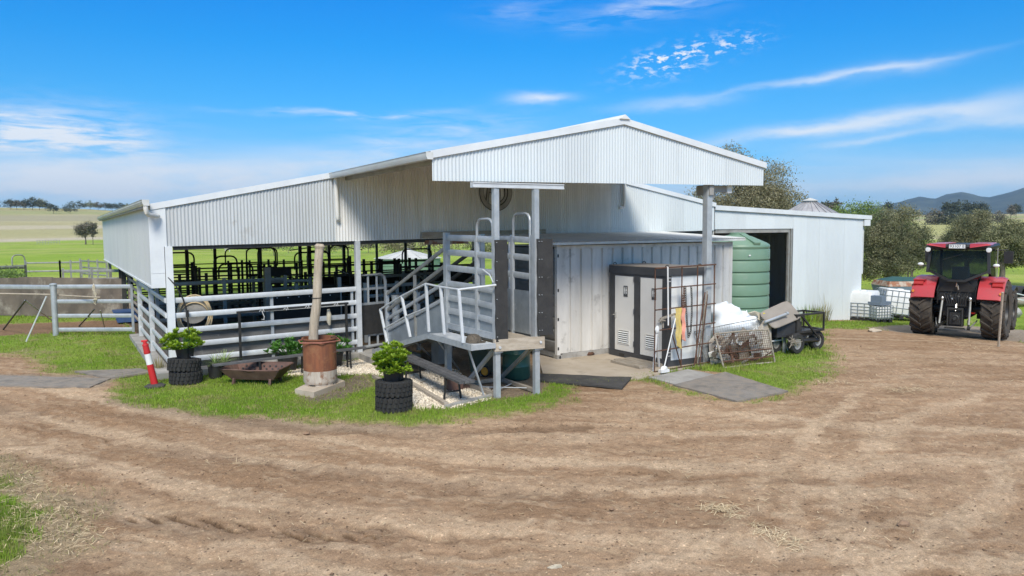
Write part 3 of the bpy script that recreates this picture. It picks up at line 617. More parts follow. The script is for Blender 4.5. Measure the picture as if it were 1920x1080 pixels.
def build_cover():
    x, y = polar_samples(520000, 6.0, 36.0)
    g = grass_mask(x, y); d = np.hypot(x, y); k = NP.random(len(x)) < g ** 1.3 * (0.3 + .7 * sstep(.30, .52, fbm(x * 1.3, y * 1.3, 4, 71)))
    x, y, d = x[k], y[k], d[k]
    tall = fbm(x * .9, y * .9, 3, 73); h = (0.03 + 0.075 * tall * NP.random(len(x))) * (1 + 0.5 * sstep(.55, .75, tall))
    blades('grass', x, y, h, 0.006 + d * 0.0007, M['grass'], 'short green grass growing along the edges of the dirt yard')
    x, y = polar_samples(90000, 6.0, 30.0); g = grass_mask(x, y)
    f2 = soft(P_FORE2, x, y, .35, 2.5)
    k = NP.random(len(x)) < np.maximum((g > .05) * (g < .95) * .7 + g * .25, f2 * .8)
    x, y = x[k], y[k]
    blades('dry_grass', x, y, 0.02 + 0.06 * NP.random(len(x)), 0.006 + np.hypot(x, y) * 0.0006, M['grass_dry'], 'dry straw coloured grass along the margins of the yard', 1.6)
    # pebbles in the gravel bed
    P, F = [], []
    OCT = np.array([(1, 0, 0), (0, 1, 0), (-1, 0, 0), (0, -1, 0), (0, 0, 1), (0, 0, -.6)]); OF = np.array([(0, 1, 4), (1, 2, 4), (2, 3, 4), (3, 0, 4), (1, 0, 5), (2, 1, 5), (3, 2, 5), (0, 3, 5)])
    def stones(name, xs, ys, rad, m, label, up=0.0):
        n = len(xs); s = (rad * (.6 + .8 * NP.random(n)))[:, None] * np.stack([.7 + .6 * NP.random(n), .7 + .6 * NP.random(n), .5 + .4 * NP.random(n)], 1)
        a = NP.random(n) * 2 * pi; V = OCT[None] * s[:, None, :]
        vx = V[..., 0] * np.cos(a)[:, None] - V[..., 1] * np.sin(a)[:, None]; vy = V[..., 0] * np.sin(a)[:, None] + V[..., 1] * np.cos(a)[:, None]
        v = np.stack([vx + xs[:, None], vy + ys[:, None], V[..., 2] + gz(xs)[:, None] + up], -1).reshape(-1, 3)
        f = (OF[None] + (np.arange(n) * 6)[:, None, None]).reshape(-1, 3)
        o = bpy.data.objects.new(name, np_mesh(name, v, f, m)); COL.objects.link(o); tag(o, label, kind='stuff')
    n = 60000; xs = 3.5 + 6 * NP.random(n); ys = 11.5 + 7.5 * NP.random(n); g = np.maximum(soft(P_GRAV1, xs, ys, .1), soft(P_GRAV2, xs, ys, .1)); k = NP.random(n) < g
    stones('pebbles', xs[k], ys[k], 0.022, M['pebble'], 'pale pebbles spread beside the cattle ramp')
    x, y = polar_samples(15000, 5.5, 26.0); k = (grass_mask(x, y) < .3) & (NP.random(len(x)) < .25 + .75 * (fbm(x, y, 3, 83) > .5)) & ~((x > 2) & (y > 18)) & ~pip(P_GRAV2, x, y)
    stones('dirt_clods', x[k], y[k], 0.004 + 0.014 * NP.random(k.sum()) ** 5, M['clod'], 'small clods of brown dirt lying on the yard', .002)
    # straw
    def straws(xs, ys, ls, zs):
        n = len(xs); a = NP.random(n) * 2 * pi if True else 0; w = 0.004 + .003 * NP.random(n); ca, sa = np.cos(a), np.sin(a)
        z0 = gz(xs) + zs; dz = (NP.random(n) - .3) * .03
        p = [np.stack([xs + ca * ls * e - sa * w * q, ys + sa * ls * e + ca * w * q, z0 + dz * e], 1) for e, q in ((-.5, -.5), (.5, -.5), (.5, .5), (-.5, .5))]
        return np.stack(p, 1).reshape(-1, 3)
    X, Y, L, Z = [], [], [], []
    def heap(u, v, n, su, sv, l=.16, zz=.03):
        for _ in range(n):
            p = G(u + RND.gauss(0, su), v + RND.gauss(0, sv)); X.append(p.x); Y.append(p.y); L.append(l * RND.uniform(.4, 1.2)); Z.append(.012 + zz * RND.random())
    for k in range(11): heap(1335 + 16 * k, 952 + 7.5 * k, 24, 11, 6, .13, .02)
    heap(1350, 955, 60, 22, 5); heap(1700, 733, 160, 28, 4, .2, .06); heap(1560, 720, 60, 25, 4, .2); heap(1290, 893, 10, 20, 3); heap(1400, 950, 40, 60, 20); heap(1500, 640, 60, 30, 15, .25); heap(1840, 650, 120, 40, 6, .3, .03)
    heap(60, 960, 420, 45, 45, .13, .03); heap(150, 1000, 100, 30, 25, .12); heap(440, 872, 14, 25, 4, .18); heap(1660, 850, 50, 130, 80, .14); heap(1750, 680, 200, 90, 25, .22); heap(1600, 680, 160, 60, 30, .2)
    heap(1000, 850, 60, 300, 80, .1); heap(1500, 980, 90, 250, 60, .09); heap(700, 980, 60, 250, 60, .09); heap(560, 725, 10, 15, 3, .1)
    v = straws(np.array(X), np.array(Y), np.array(L), np.array(Z))
    o = bpy.data.objects.new('straw', np_mesh('straw', v, np.arange(len(v)).reshape(-1, 4), M['straw'])); COL.objects.link(o); tag(o, 'loose stalks of straw scattered over the dirt yard', kind='stuff')
build_cover()

# ------------------------------------------------------------------ concrete round the shed
def slab(name, poly, z0, z1, m):
    b = MB().prism([(x, y, z1) for x, y in poly], (0, 0, z0 - z1)); o = obj(name, b, m); return tag(o, kind='structure')
slab('concrete_slab', pw([(1008, 668), (1100, 655), (1330, 672), (1338, 681), (1256, 697), (1200, 711), (1182, 712), (1018, 703)]), -.08, .03, M['concrete'])
slab('concrete_footing', [(1.72, 17.95), (7.0, 18.1), (7.0, 18.75), (1.72, 18.75)], -.1, .13, M['concrete_g'])
slab('side_footing', [(1.72, 18.76), (2.22, 18.76), (2.22, 25.6), (1.72, 25.6)], -.1, .12, M['concrete_g'])
slab('ramp_step', [(6.35, 17.0), (7.6, 17.0), (7.6, 17.94), (6.35, 17.94)], -.1, .16, M['concrete_g'])

# ------------------------------------------------------------------ the cattle yard shed
TILT = 0.0139
WY, CY, LX, RX, PKX, PKZ, BACK = 18.3, 12.6, 1.78, 19.2, 10.43, 5.59, 39.0
CX0, CX1 = 5.93, 14.88
def roofz(x): return PKZ - (0.2 * (PKX - x) if x < PKX else 0.172 * (x - PKX))
def wbot(x): return 2.92 + TILT * (x - 2.0)
PITCH_C, AMP = 0.0762, 0.011
def corr(x0, x1, y, zb, zt, seg=6, amp=AMP, flip=False, along='x', thick=0.0):
    """one corrugated sheet standing on a line; zb, zt are functions of the running coordinate"""
    b = MB(); n = max(2, int(round((x1 - x0) / PITCH_C * seg))); bot, top = [], []
    for k in range(n + 1):
        s = x0 + (x1 - x0) * k / n; w = y - amp * cos(2 * pi * s / PITCH_C)
        P = (lambda z: (s, w, z)) if along == 'x' else (lambda z: (w, s, z))
        bot.append(P(zb(s))); top.append(P(zt(s)))
    return b.loft([bot, top] if not flip else [top, bot], closed=False)
def sheets(name, root, x0, x1, y, zb, zt, m, along='x', seg=6, cover=0.762, amp=AMP, jit=0.003):
    x = x0; k = 0
    while x < x1 - 0.02:
        e = min(x + cover, x1)
        obj(name, corr(x, e, y + (jit if k % 2 else 0), zb, zt, seg, amp, along=along), m, root, sharp=60); x = e; k += 1
shed = thing('cattle_shed', 'large open fronted corrugated steel cattle yard shed with a gabled front canopy', 'shed', (10.4, WY, 0))
sheets('wall_sheet', shed, 2.0, CX0, WY, wbot, lambda s: roofz(s) - .11, M['zinc'])
sheets('wall_sheet', shed, CX0, 14.7, WY, wbot, lambda s: roofz(s) - .11, M['zinc_old'])
sheets('wall_sheet', shed, 14.7, RX - .02, WY, wbot, lambda s: roofz(s) - .11, M['zinc_new'])
sheets('fascia_sheet', shed, CX0, CX1, CY, lambda s: 4.15 + TILT * (s - CX0), lambda s: roofz(s) - .10, M['zinc_new'])
# barge cappings follow the roof edge
def barge(x0, x1, y, h=.125, d=.05):
    z0, z1 = roofz(x0), roofz(x1)
    b = MB().prism([(x0, y - d, z0 - h), (x1, y - d, z1 - h), (x1, y - d, z1 + .012), (x0, y - d, z0 + .012)], (0, d * .6, 0))
    b.prism([(x0, y - d * .4 + .002, z0), (x1, y - d * .4 + .002, z1), (x1, y - d * .4 + .002, z1 + .014), (x0, y - d * .4 + .002, z0 + .014)], (0, .22, 0))
    return b
for x0, x1, y in ((LX - .03, CX0 - .06, WY), (CX1 + .03, RX + .02, WY), (CX0 - .04, PKX, CY), (PKX + .001, CX1 + .05, CY)):
    obj('barge_capping', barge(x0, x1, y), M['flash'], shed)
rc = MB().prism([(PKX - .14, CY - .09, PKZ - .02), (PKX + .14, CY - .09, PKZ - .015), (PKX, CY - .09, PKZ + .075)], (0, 27, 0)); obj('ridge_cap', rc, M['roof'], shed)
# roof sheeting: laid as bays between purlins so each pan has its edge
def roof_bay(x0, x1, y0, y1, m):
    b = MB(); n = max(1, int(round((x1 - x0) / .762)))
    for k in range(n):
        a = x0 + (x1 - x0) * k / n; e = x0 + (x1 - x0) * (k + 1) / n
        b.prism([(a, y0, roofz(a) - .03), (e, y0, roofz(e) - .03), (e, y0, roofz(e)), (a, y0, roofz(a))], (0, y1 - y0, 0))
    return b
for x0, x1, y0, y1 in ((LX - .12, PKX, WY + .18, BACK), (PKX + .001, RX + .1, WY + .18, BACK), (CX0 - .03, PKX, CY + .18, WY + .179), (PKX + .001, CX1 + .03, CY + .18, WY + .179)):
    for k in range(3 if y1 - y0 > 10 else 1):
        w = (y1 - y0) / (3 if y1 - y0 > 10 else 1); obj('roof_sheet', roof_bay(x0, x1, y0 + w * k, y0 + w * (k + 1) - .002, M['roof']), M['roof'], shed)
for k in range(6):
    x = CX0 + .25 + k * .85; obj('purlin', MB().box(x, CY + .1, roofz(x) - .24, x + .07, WY - .1, roofz(x) - .09), M['soffit'], shed)
for k in range(8):
    x = 3.0 + k * 2.1; obj('purlin', MB().box(x, WY + .15, roofz(x) - .26, x + .07, BACK - .1, roofz(x) - .10), M['soffit'], shed)
obj('eave_beam', MB().bar((2.2, WY + .10, wbot(2.2) - .02), (RX - .2, WY + .10, wbot(19) - .02), .07, .14), M['dark_steel'], shed)
obj('eave_beam', MB().bar((1.95, BACK - .1, 3.35), (RX - .2, BACK - .1, 3.5), .08, .2), M['dark_steel'], shed)
# gable end sheets under the roof at the back, side walls
sheets('wall_sheet', shed, 1.9, RX, BACK, lambda s: 3.35, lambda s: roofz(s) - .1, M['zinc_old'], seg=3, cover=1.524)
sheets('side_sheet', shed, WY + .03, BACK, 1.74, lambda s: 2.03, lambda s: 3.78, M['zinc_side'], along='y', seg=3, amp=.0035)
obj('side_sheet_trim', MB().box(1.715, WY + .02, 1.99, 1.765, BACK, 2.03), M['flash'], shed)
sheets('side_sheet', shed, WY + .03, 30, RX - .01, lambda s: -.2, lambda s: 4.05, M['zinc_old'], along='y', seg=3, cover=1.524)
# corner flashing, front post and the rest of the posts
obj('corner_flashing', MB().prism([(1.71, WY - .03, 2.0), (2.0, WY - .03, 2.0), (2.0, WY - .03, 2.32), (1.71, WY - .03, 2.32)], (0, .045, 0)).prism([(1.71, WY - .03, 2.325), (2.0, WY - .03, 2.325), (2.0, WY - .03, wbot(2)), (2.06, WY - .03, wbot(2) + .003), (2.06, WY - .03, roofz(2.06) - .13), (1.71, WY - .03, roofz(1.71) - .13)], (0, .04, 0)), M['flash'], shed)
def post(x, y, z0, z1, w, m, name='post'):
    o = obj(name, MB().box(x - w / 2, y - w / 2, z0, x + w / 2, y + w / 2, z1), m, shed); return o
post(2.09, WY + .03, .12, wbot(2.1), .155, M['flash'])
post(6.49, WY + .02, .12, wbot(6.5), .125, M['galv_w'])
for x in (9.95, 15.0, 19.0): post(x, WY + .12, -.25, wbot(x), .12, M['galv'])
for u in (349, 402, 487, 562, 579, 616, 706, 760):
    p = PY(u, 455, {349: 30, 402: 33, 487: 38.8, 562: 36, 579: 30, 616: 38.8, 706: 38.8, 760: 33}[u]); w = .14 if u in (487, 562, 579) else .11
    post(p.x, p.y, 0, min(roofz(p.x) - .1, 3.6), w, M['dark_steel'])
post(1.95, 38.8, 0, 3.6, .12, M['grey_steel']); post(1.95, 32, 0, 3.7, .12, M['dark_steel']); post(13, 38.8, 0, 3.6, .14, M['dark_steel']); post(18, 38.8, 0, 3.6, .14, M['dark_steel'])
# canopy post with bracket and beam end
p = G(1323, 681); cx, cyy = p.x, p.y
obj('canopy_post', MB().box(cx - .085, cyy - .075, -.02, cx - .0, cyy + .075, 4.26).box(cx + .001, cyy - .07, -.02, cx + .085, cyy + .07, 4.26), M['galv'], shed)
obj('canopy_beam', MB().box(cx - .06, CY + .06, 4.02, cx + .07, CY + .5, 4.255).bar((cx + .03, cyy + .03, 3.80), (cx + .32, cyy + .1, 4.06), .05, .09).box(cx + .086, CY + .2, 4.1, cx + .62, CY + .34, 4.256), M['soffit'], shed)
obj('bracket_light', MB().box(cx + .63, CY + .16, 4.08, cx + .78, CY + .34, 4.262), M['white_p'], shed)
# gutters and downpipes
def gutter_profile(x, z, w=.14, h=.13):
    return [(x, z - h), (x - w * .8, z - h), (x - w, z - h * .55), (x - w, z - .012), (x - w - .012, z), (x - w + .03, z), (x, z)]
def gutter(x, y0, y1, z, side=1):
    pr = gutter_profile(0, 0); return MB().prism([(x + side * px, y0, z + pz) for px, pz in pr], (0, y1 - y0, 0))
g1 = obj('gutter', gutter(1.70, WY - .5, BACK + .2, 3.94), M['gutter'], shed)
obj('gutter_trim', MB().box(1.548, WY - .5, 3.875, 1.556, BACK + .2, 3.89).box(1.546, WY - .5, 3.835, 1.559, BACK + .2, 3.85).box(1.60, WY + .05, 3.77, 1.72, BACK, 3.80), M['soffit'], shed)
obj('gutter', gutter(CX0 - .0, CY - .06, WY - .02, 4.665), M['gutter'], shed)
obj('gutter', gutter(CX1 + .02, CY + .2, WY - .02, 4.83, -1), M['gutter'], shed)
def elbow(pts, r): return MB().tube(pts, r, 12)
obj('downpipe', elbow([(1.63, WY - .44, 3.82), (1.63, WY - .44, 3.74), (1.645, WY - .42, 3.66), (1.69, WY - .36, 3.62), (1.85, WY - .18, 3.6), (1.9, WY - .10, 3.6)], .05), M['pvc'], shed)
obj('downpipe', elbow([(5.93, WY - .12, 4.56), (5.95, WY - .12, 3.62), (5.96, WY - .11, 3.545), (5.99, WY - .07, 3.51), (6.0, WY - .02, 3.51)], .052), M['pvc'], shed)
obj('downpipe', elbow([(15.12, WY - .1, 4.7), (15.15, WY - .1, 4.0), (15.14, WY - .09, 3.93), (15.08, WY - .07, 3.9), (15.0, WY - .05, 3.9)], .045), M['pvc'], shed)
obj('downpipe', MB().box(15.21, WY - .05, 3.95, 15.25, WY - .015, 4.7), M['pvc'], shed)
# cross braces seen at the back
for a, b_ in (((5.9, 2.9), (8.0, 2.2)), ((6.1, 2.25), (8.3, 2.75))): obj('brace', MB().bar((a[0] + 4, 38.7, a[1]), (b_[0] + 6, 38.7, b_[1]), .05), M['dark_steel'], shed)
# monogram on the wall behind the canopy
ec = Vector((10.56, WY - .025, 4.29)); em = MB(); em2 = MB(); R0 = .515
def ring(b, r0, r1, y0, y1, a0=0, a1=2 * pi, n=48, c=ec):
    rs = []
    for k in range(n + 1):
        t = a0 + (a1 - a0) * k / n; cx_, sz = cos(t), sin(t)
        rs.append([(c.x + r0 * cx_, y0, c.z + r0 * sz), (c.x + r1 * cx_, y0, c.z + r1 * sz), (c.x + r1 * cx_, y1, c.z + r1 * sz), (c.x + r0 * cx_, y1, c.z + r0 * sz)])
    return b.loft(rs)
def stroke(b, p, q, w, y0, y1):
    p = Vector((ec.x + p[0], 0, ec.z + p[1])); q = Vector((ec.x + q[0], 0, ec.z + q[1])); d = (q - p).normalized(); n = Vector((-d.z, 0, d.x)) * w / 2
    return b.prism([(p.x - n.x, y0, p.z - n.z), (q.x - n.x, y0, q.z - n.z), (q.x + n.x, y0, q.z + n.z), (p.x + n.x, y0, p.z + n.z)], (0, y1 - y0, 0))
STROKES = [((-.30, -.36), (-.19, .40), .06), ((-.19, .40), (-.02, -.44), .06), ((-.28, .03), (.10, .03), .055), ((.10, .42), (.10, -.42), .06)]
for r0, r1 in ((R0 - .115, R0),): ring(em2, r0 - .018, r1 + .018, ec.y, ec.y + .006); ring(em, r0, r1, ec.y - .012, ec.y - .002)
ring(em2, .285, .385, ec.y + .001, ec.y + .0065, -pi * .48, pi * .48, 24); ring(em, .305, .365, ec.y - .0125, ec.y - .0025, -pi * .48, pi * .48, 24)
for p_, q_, w in STROKES: stroke(em2, p_, q_, w + .04, ec.y + .0015, ec.y + .007)
for i_, (p_, q_, w) in enumerate(STROKES): stroke(em, p_, q_, w, ec.y - .013 - .0005 * i_, ec.y - .003)
e1 = obj('emblem', em2, M['black_m'], shed); obj('emblem_letters', em, M['concrete_g'], e1)

# ------------------------------------------------------------------ machinery shed to the right
lean = thing('machinery_shed', 'corrugated steel machinery shed with a wide open doorway and skillion roof', 'shed', (23.4, WY, -.3))
def lz(x): return 4.01 + (x - 19.32) * (3.69 - 4.01) / (27.96 - 19.32)
DX1 = 23.3
sheets('wall_sheet', lean, 19.24, DX1, WY + .02, lambda s: 3.195, lambda s: lz(s) - .12, M['zinc_new'], amp=.016)
sheets('wall_sheet', lean, DX1, 27.5, WY + .02, lambda s: float(gz(s)) - .06, lambda s: lz(s) - .12, M['zinc_new'], amp=.016)
sheets('side_sheet', lean, WY + .04, 27, 27.5, lambda s: -.7, lambda s: 3.6, M['zinc_new'], along='y', seg=3)
sheets('back_sheet', lean, 19.3, 27.5, 27, lambda s: -.7, lambda s: lz(s) - .1, M['zinc_old'], seg=4)
b = MB().prism([(19.2, WY - .06, lz(19.2) - .16), (27.98, WY - .06, lz(27.98) - .16), (27.98, WY - .06, lz(27.98)), (19.2, WY - .06, lz(19.2))], (0, .05, 0)); obj('barge_capping', b, M['flash'], lean)
b = MB().prism([(19.2, WY - .009, lz(19.2) - .03), (27.98, WY - .009, lz(27.98) - .03), (27.98, WY - .009, lz(27.98) - .005), (19.2, WY - .009, lz(19.2) - .005)], (0, 9, 0)); obj('roof_sheet', b, M['roof'], lean)
obj('gutter', MB().box(27.53, WY - .05, 3.28, 27.9, WY + .3, 3.52).box(27.7, WY + .301, 3.3, 27.86, 27, 3.5), M['flash'], lean)
obj('rain_head', MB().box(27.53, WY + .1, 1.35, 27.72, WY + .35, 3.279), M['gutter'], lean)
obj('door_jamb', MB().box(DX1 - .09, WY + .03, -.3, DX1 - .01, WY + .12, 3.19).box(DX1 - .20, WY + .06, -.3, DX1 - .12, WY + .14, 3.19), M['grey_steel'], lean)
obj('door_head', MB().box(19.3, WY + .05, 3.06, DX1 - .21, WY + .13, 3.19), M['soffit'], lean)
for z in (1.2, 2.3): obj('girt', MB().box(19.4, 26.85, z, 27.4, 26.93, z + .1), M['soffit'], lean)

# ------------------------------------------------------------------ container and its little roof
CXA, CXB, CYA, CYB, CZ = 10.42, 16.55, 15.07, 17.5, 2.87
cont = thing('shipping_container', 'chalky pale grey shipping container with ribbed steel sides', 'container', (13.4, 16.2, 0))
def trapez(a0, a1, per, d, fn, z0, z1, flat=.5, ramp=.1):
    b = MB(); pts = []; s = a0
    while s < a1 - 1e-6:
        for f, w in ((0, 0), (flat, 0), (flat + ramp, 1), (1 - ramp, 1)):
            if s + f * per < a1: pts.append((s + f * per, w * d))
        s += per
    pts.append((a1, 0)); return b.loft([[fn(s, w, z0) for s, w in pts], [fn(s, w, z1) for s, w in pts]], closed=False)
b = trapez(CXA + .1, CXB - .1, .335, .05, lambda s, w, z: (s, CYA + .012 + w, z), .16, CZ - .12, .74, .045); obj('side_panel', b, M['container'], cont, sharp=20)
b = MB()
for k in range(9):
    z = .2 + k * .29; b.prism([(CXA + .03, CYA + .1, z), (CXA + .005, CYA + .1, z + .03), (CXA + .005, CYA + .1, z + .235), (CXA + .03, CYA + .1, z + .262)], (0, CYB - CYA - .2, 0))
obj('end_panel', b, M['container_d'], cont); obj('end_backing', MB().box(CXA + .032, CYA + .1, .16, CXA + .06, CYB - .1, CZ - .1), M['container_d'], cont)
obj('corner_post', MB().box(CXA, CYA, .13, CXA + .1, CYA + .1, CZ - .02), M['container'], cont); obj('corner_post', MB().box(CXB - .1, CYA, .13, CXB, CYA + .1, CZ - .02), M['container'], cont)
obj('corner_post', MB().box(CXA, CYB - .1, .13, CXA + .1, CYB, CZ - .02), M['container_d'], cont)
obj('bottom_rail', MB().box(CXA + .17, CYA + .008, .03, CXB - .17, CYA + .09, .155), M['concrete_g'], cont); obj('bottom_rail', MB().box(CXA + .008, CYA + .17, .06, CXA + .09, CYB - .17, .155), M['container_d'], cont)
obj('top_rail', MB().box(CXA + .1, CYA + .005, CZ - .118, CXB - .1, CYA + .09, CZ - .03), M['container'], cont)
obj('container_top', MB().box(CXA + .01, CYA + .095, CZ - .06, CXB - .01, CYB, CZ - .035), M['container'], cont)
obj('back_panel', MB().box(CXA + .1, CYB - .03, .1, CXB, CYB - .002, CZ - .061), M['container'], cont); obj('end_panel', MB().box(CXB - .06, CYA + .1, .1, CXB - .02, CYB - .031, CZ - .061), M['container'], cont)
for x, y in ((CXA, CYA), (CXB, CYA), (CXA, CYB)):
    sx = -1 if x == CXB else 1; sy = -1 if y == CYB else 1
    cc = obj('corner_casting', MB().box(x - .004 * sx, y - .004 * sy, .0, x + .165 * sx, y + .155 * sy, .128), M['concrete_g'], cont)
    if y == CYA:
        hole = MB()
        n = 12; hole.prism([(x + .085 * sx + .028 * cos(2 * pi * k / n), CYA - .0075, .066 + .045 * sin(2 * pi * k / n)) for k in range(n)], (0, .003, 0))
        obj('casting_hole', hole, M['black'], cc)
for z in (.25, .98, 1.7, 2.55): obj('hinge_slot', MB().box(CXA + .012, CYA - .006, z, CXA + .055, CYA - .001, z + .075), M['black'], cont)
aw = thing('awning_roof', 'low corrugated awning roof over the top of the shipping container', 'roof', (13.4, 16.6, 2.9))
b = MB(); X0, X1 = 10.0, 16.86; n = int((X1 - X0) / PITCH_C * 6)
pts = [X0 + (X1 - X0) * k / n for k in range(n + 1)]
aza = lambda y, x: 2.93 + (y - 14.86) * .052 + TILT * (x - 10) * .25
w = lambda x: AMP * cos(2 * pi * x / PITCH_C)
b.loft([[(x, 14.86, aza(14.86, x) + w(x)) for x in pts], [(x, WY - .03, aza(WY - .03, x) + w(x)) for x in pts]], closed=False); obj('roof_sheet', b, M['roof'], aw, sharp=60)
obj('fascia', MB().prism([(X0, 14.88, aza(14.88, X0) - .075), (X1, 14.88, aza(14.88, X1) - .075), (X1, 14.88, aza(14.88, X1) - .012), (X0, 14.88, aza(14.88, X0) - .012)], (0, .03, 0)), M['gutter'], aw)
for y in (15.0, 16.2, 17.3): obj('batten', MB().prism([(X0 + .1, y, aza(y, X0) - .065), (X1 - .1, y, aza(y, X1) - .065), (X1 - .1, y, aza(y, X1) - .013), (X0 + .1, y, aza(y, X0) - .013)], (0, .05, 0)), M['timber'], aw)

# ------------------------------------------------------------------ twin portable toilet
TX0, TY0, TX1, TY1, TZ = 11.96, 12.80, 13.16, 14.93, 2.335
toi = thing('portable_toilet', 'twin cubicle portable toilet with charcoal frame and two pale doors', 'toilet', (12.55, 13.85, 0.03))
for x, y in ((TX0, TY0), (TX1 - .1, TY0), (TX0, TY1 - .1), (TX1 - .1, TY1 - .1)): obj('corner_post', MB().box(x, y, .04, x + .1, y + .1, TZ - .02), M['frame_g'], toi)
obj('base_frame', MB().box(TX0 - .012, TY0 - .012, .03, TX1 + .01, TY1 + .01, .17), M['frame_g'], toi)
for yy in (13.3, 14.35): obj('fork_pocket', MB().box(TX0 - .016, yy, .05, TX0 - .010, yy + .19, .125), M['black'], toi)
obj('roof', MB().box(TX0 - .015, TY0 - .015, TZ - .20, TX1 + .015, TY1 + .015, TZ - .015), M['frame_g'], toi); obj('roof_top', MB().box(TX0 - .012, TY0 - .012, TZ - .0145, TX1 + .012, TY1 + .012, TZ + .004), M['tray'], toi)
obj('side_panel', MB().box(TX0 + .1, TY0 + .012, .17, TX1 - .1, TY0 + .04, TZ - .2), M['panel_w'], toi); obj('back_panel', MB().box(TX1 - .06, TY0 + .1, .17, TX1 - .02, TY1 - .1, TZ - .2), M['panel_w'], toi); obj('side_panel', MB().box(TX0 + .1, TY1 - .04, .17, TX1 - .1, TY1 - .012, TZ - .2), M['panel_w'], toi)
obj('door_frame', MB().box(TX0 + .004, TY0 + .1, .17, TX0 + .04, TY0 + .185, TZ - .2).box(TX0 + .004, 13.795, .17, TX0 + .04, 13.985, TZ - .2).box(TX0 + .004, TY1 - .17, .17, TX0 + .04, TY1 - .1, TZ - .2).box(TX0 + .006, TY0 + .186, TZ - .262, TX0 + .038, TY1 - .171, TZ - .2), M['frame_g'], toi)
for y0, y1 in ((TY0 + .19, 13.79), (13.99, TY1 - .175)):
    d = obj('door', MB().box(TX0 + .012, y0, .175, TX0 + .05, y1, TZ - .265), M['door_g'], toi)
    obj('door_edge', MB().box(TX0 + .009, y0, .175, TX0 + .0115, y0 + .018, TZ - .265).box(TX0 + .009, y1 - .018, .175, TX0 + .0115, y1, TZ - .265).box(TX0 + .009, y0 + .019, .175, TX0 + .0115, y1 - .019, .193), M['frame_g'], toi)
    yc = (y0 + y1) / 2 + (.02 if y0 > 13.9 else -.03)
    v = MB().box(TX0 - .002, yc - .22, .36, TX0 + .011, yc - .195, .72).box(TX0 - .002, yc + .195, .36, TX0 + .011, yc + .22, .72).box(TX0 - .002, yc - .194, .70, TX0 + .011, yc + .194, .72).box(TX0 - .002, yc - .194, .36, TX0 + .011, yc + .194, .38)
    vv = obj('vent', v, M['door_g'], d); sl = MB()
    for k in range(6): z = .395 + k * .051; sl.prism([(TX0 - .010, yc - .193, z), (TX0 + .009, yc - .193, z + .022), (TX0 + .009, yc - .193, z + .030), (TX0 - .010, yc - .193, z + .008)], (0, .386, 0))
    obj('louvre', sl, M['panel_w'], d); obj('vent_backing', MB().box(TX0 + .0095, yc - .19, .385, TX0 + .0108, yc + .19, .695), M['frame_g'], d)
    ys = yc - .07
    s = obj('sign', MB().box(TX0 + .003, ys - .075, 1.56, TX0 + .0112, ys + .075, 1.83), M['frame_g'], d)
    fg = MB()
    for k, dy in enumerate((.032, -.032)):
        n = 10; fg.prism([(TX0 + .001, ys + dy + .012 * cos(2 * pi * q / n), 1.79 + .012 * sin(2 * pi * q / n)) for q in range(n)], (.0015, 0, 0))
        if k == 0: fg.box(TX0 + .001, ys + dy - .018, 1.69, TX0 + .0024, ys + dy + .018, 1.772)
        else: fg.prism([(TX0 + .001, ys + dy - .026, 1.70), (TX0 + .001, ys + dy + .026, 1.70), (TX0 + .001, ys + dy + .008, 1.772), (TX0 + .001, ys + dy - .008, 1.772)], (.0014, 0, 0))
        for q in (-.009, .009): fg.box(TX0 + .001, ys + dy + q - .006, 1.63, TX0 + .0023, ys + dy + q + .006, 1.6895)
    fg.box(TX0 + .001, ys - .0015, 1.60, TX0 + .002, ys + .0015, 1.81); obj('sign_figures', fg, M['panel_w'], d)
    hy = y1 - .05 if y0 > 13.9 else y0 + .05
    obj('handle', MB().box(TX0 - .002, hy - .025, 1.0, TX0 + .011, hy + .025, 1.14).tube([(TX0 - .03, hy - .05, 1.08), (TX0 - .03, hy + .05, 1.08)], .014, 8).cyl((TX0 - .03, hy, 1.08), (TX0, hy, 1.08), .012, n=8), M['chrome'], d)
for y in (13.79, 13.99):
    for z in (.35, 1.15, 1.95): obj('hinge', MB().cyl((TX0 - .006, y, z), (TX0 - .006, y, z + .13), .014, n=8), M['frame_g'], toi)
for x, y in ((TX0 + .1, TY0 + .15), (TX1 - .1, TY0 + .1), (TX0 + .08, TY1 - .1), (TX1 - .15, TY1 - .1)): obj('lifting_eye', MB().tube([(x + .05 * cos(a * pi / 5), y, TZ + .01 + .045 * sin(a * pi / 5)) for a in range(6)], .012, 6), M['dark_steel'], toi)
for z in (.28, .36, 2.02, 2.1):
    for x in (TX0 + .03, TX0 + .07): obj('bolt', MB().cyl((x, TY0 - .006, z), (x, TY0 + .002, z), .012, n=8), M['door_g'], toi)
tm = thing('duckboard', 'dark timber boards lying as a step at the toilet doors', 'step', (11.6, 13.3, .03)); 
for k in range(4): obj('board', MB().box(11.24 + k * .18, 12.95, .034, 11.41 + k * .18, 14.0 + .1 * (k % 2), .085), M['timber'], tm)

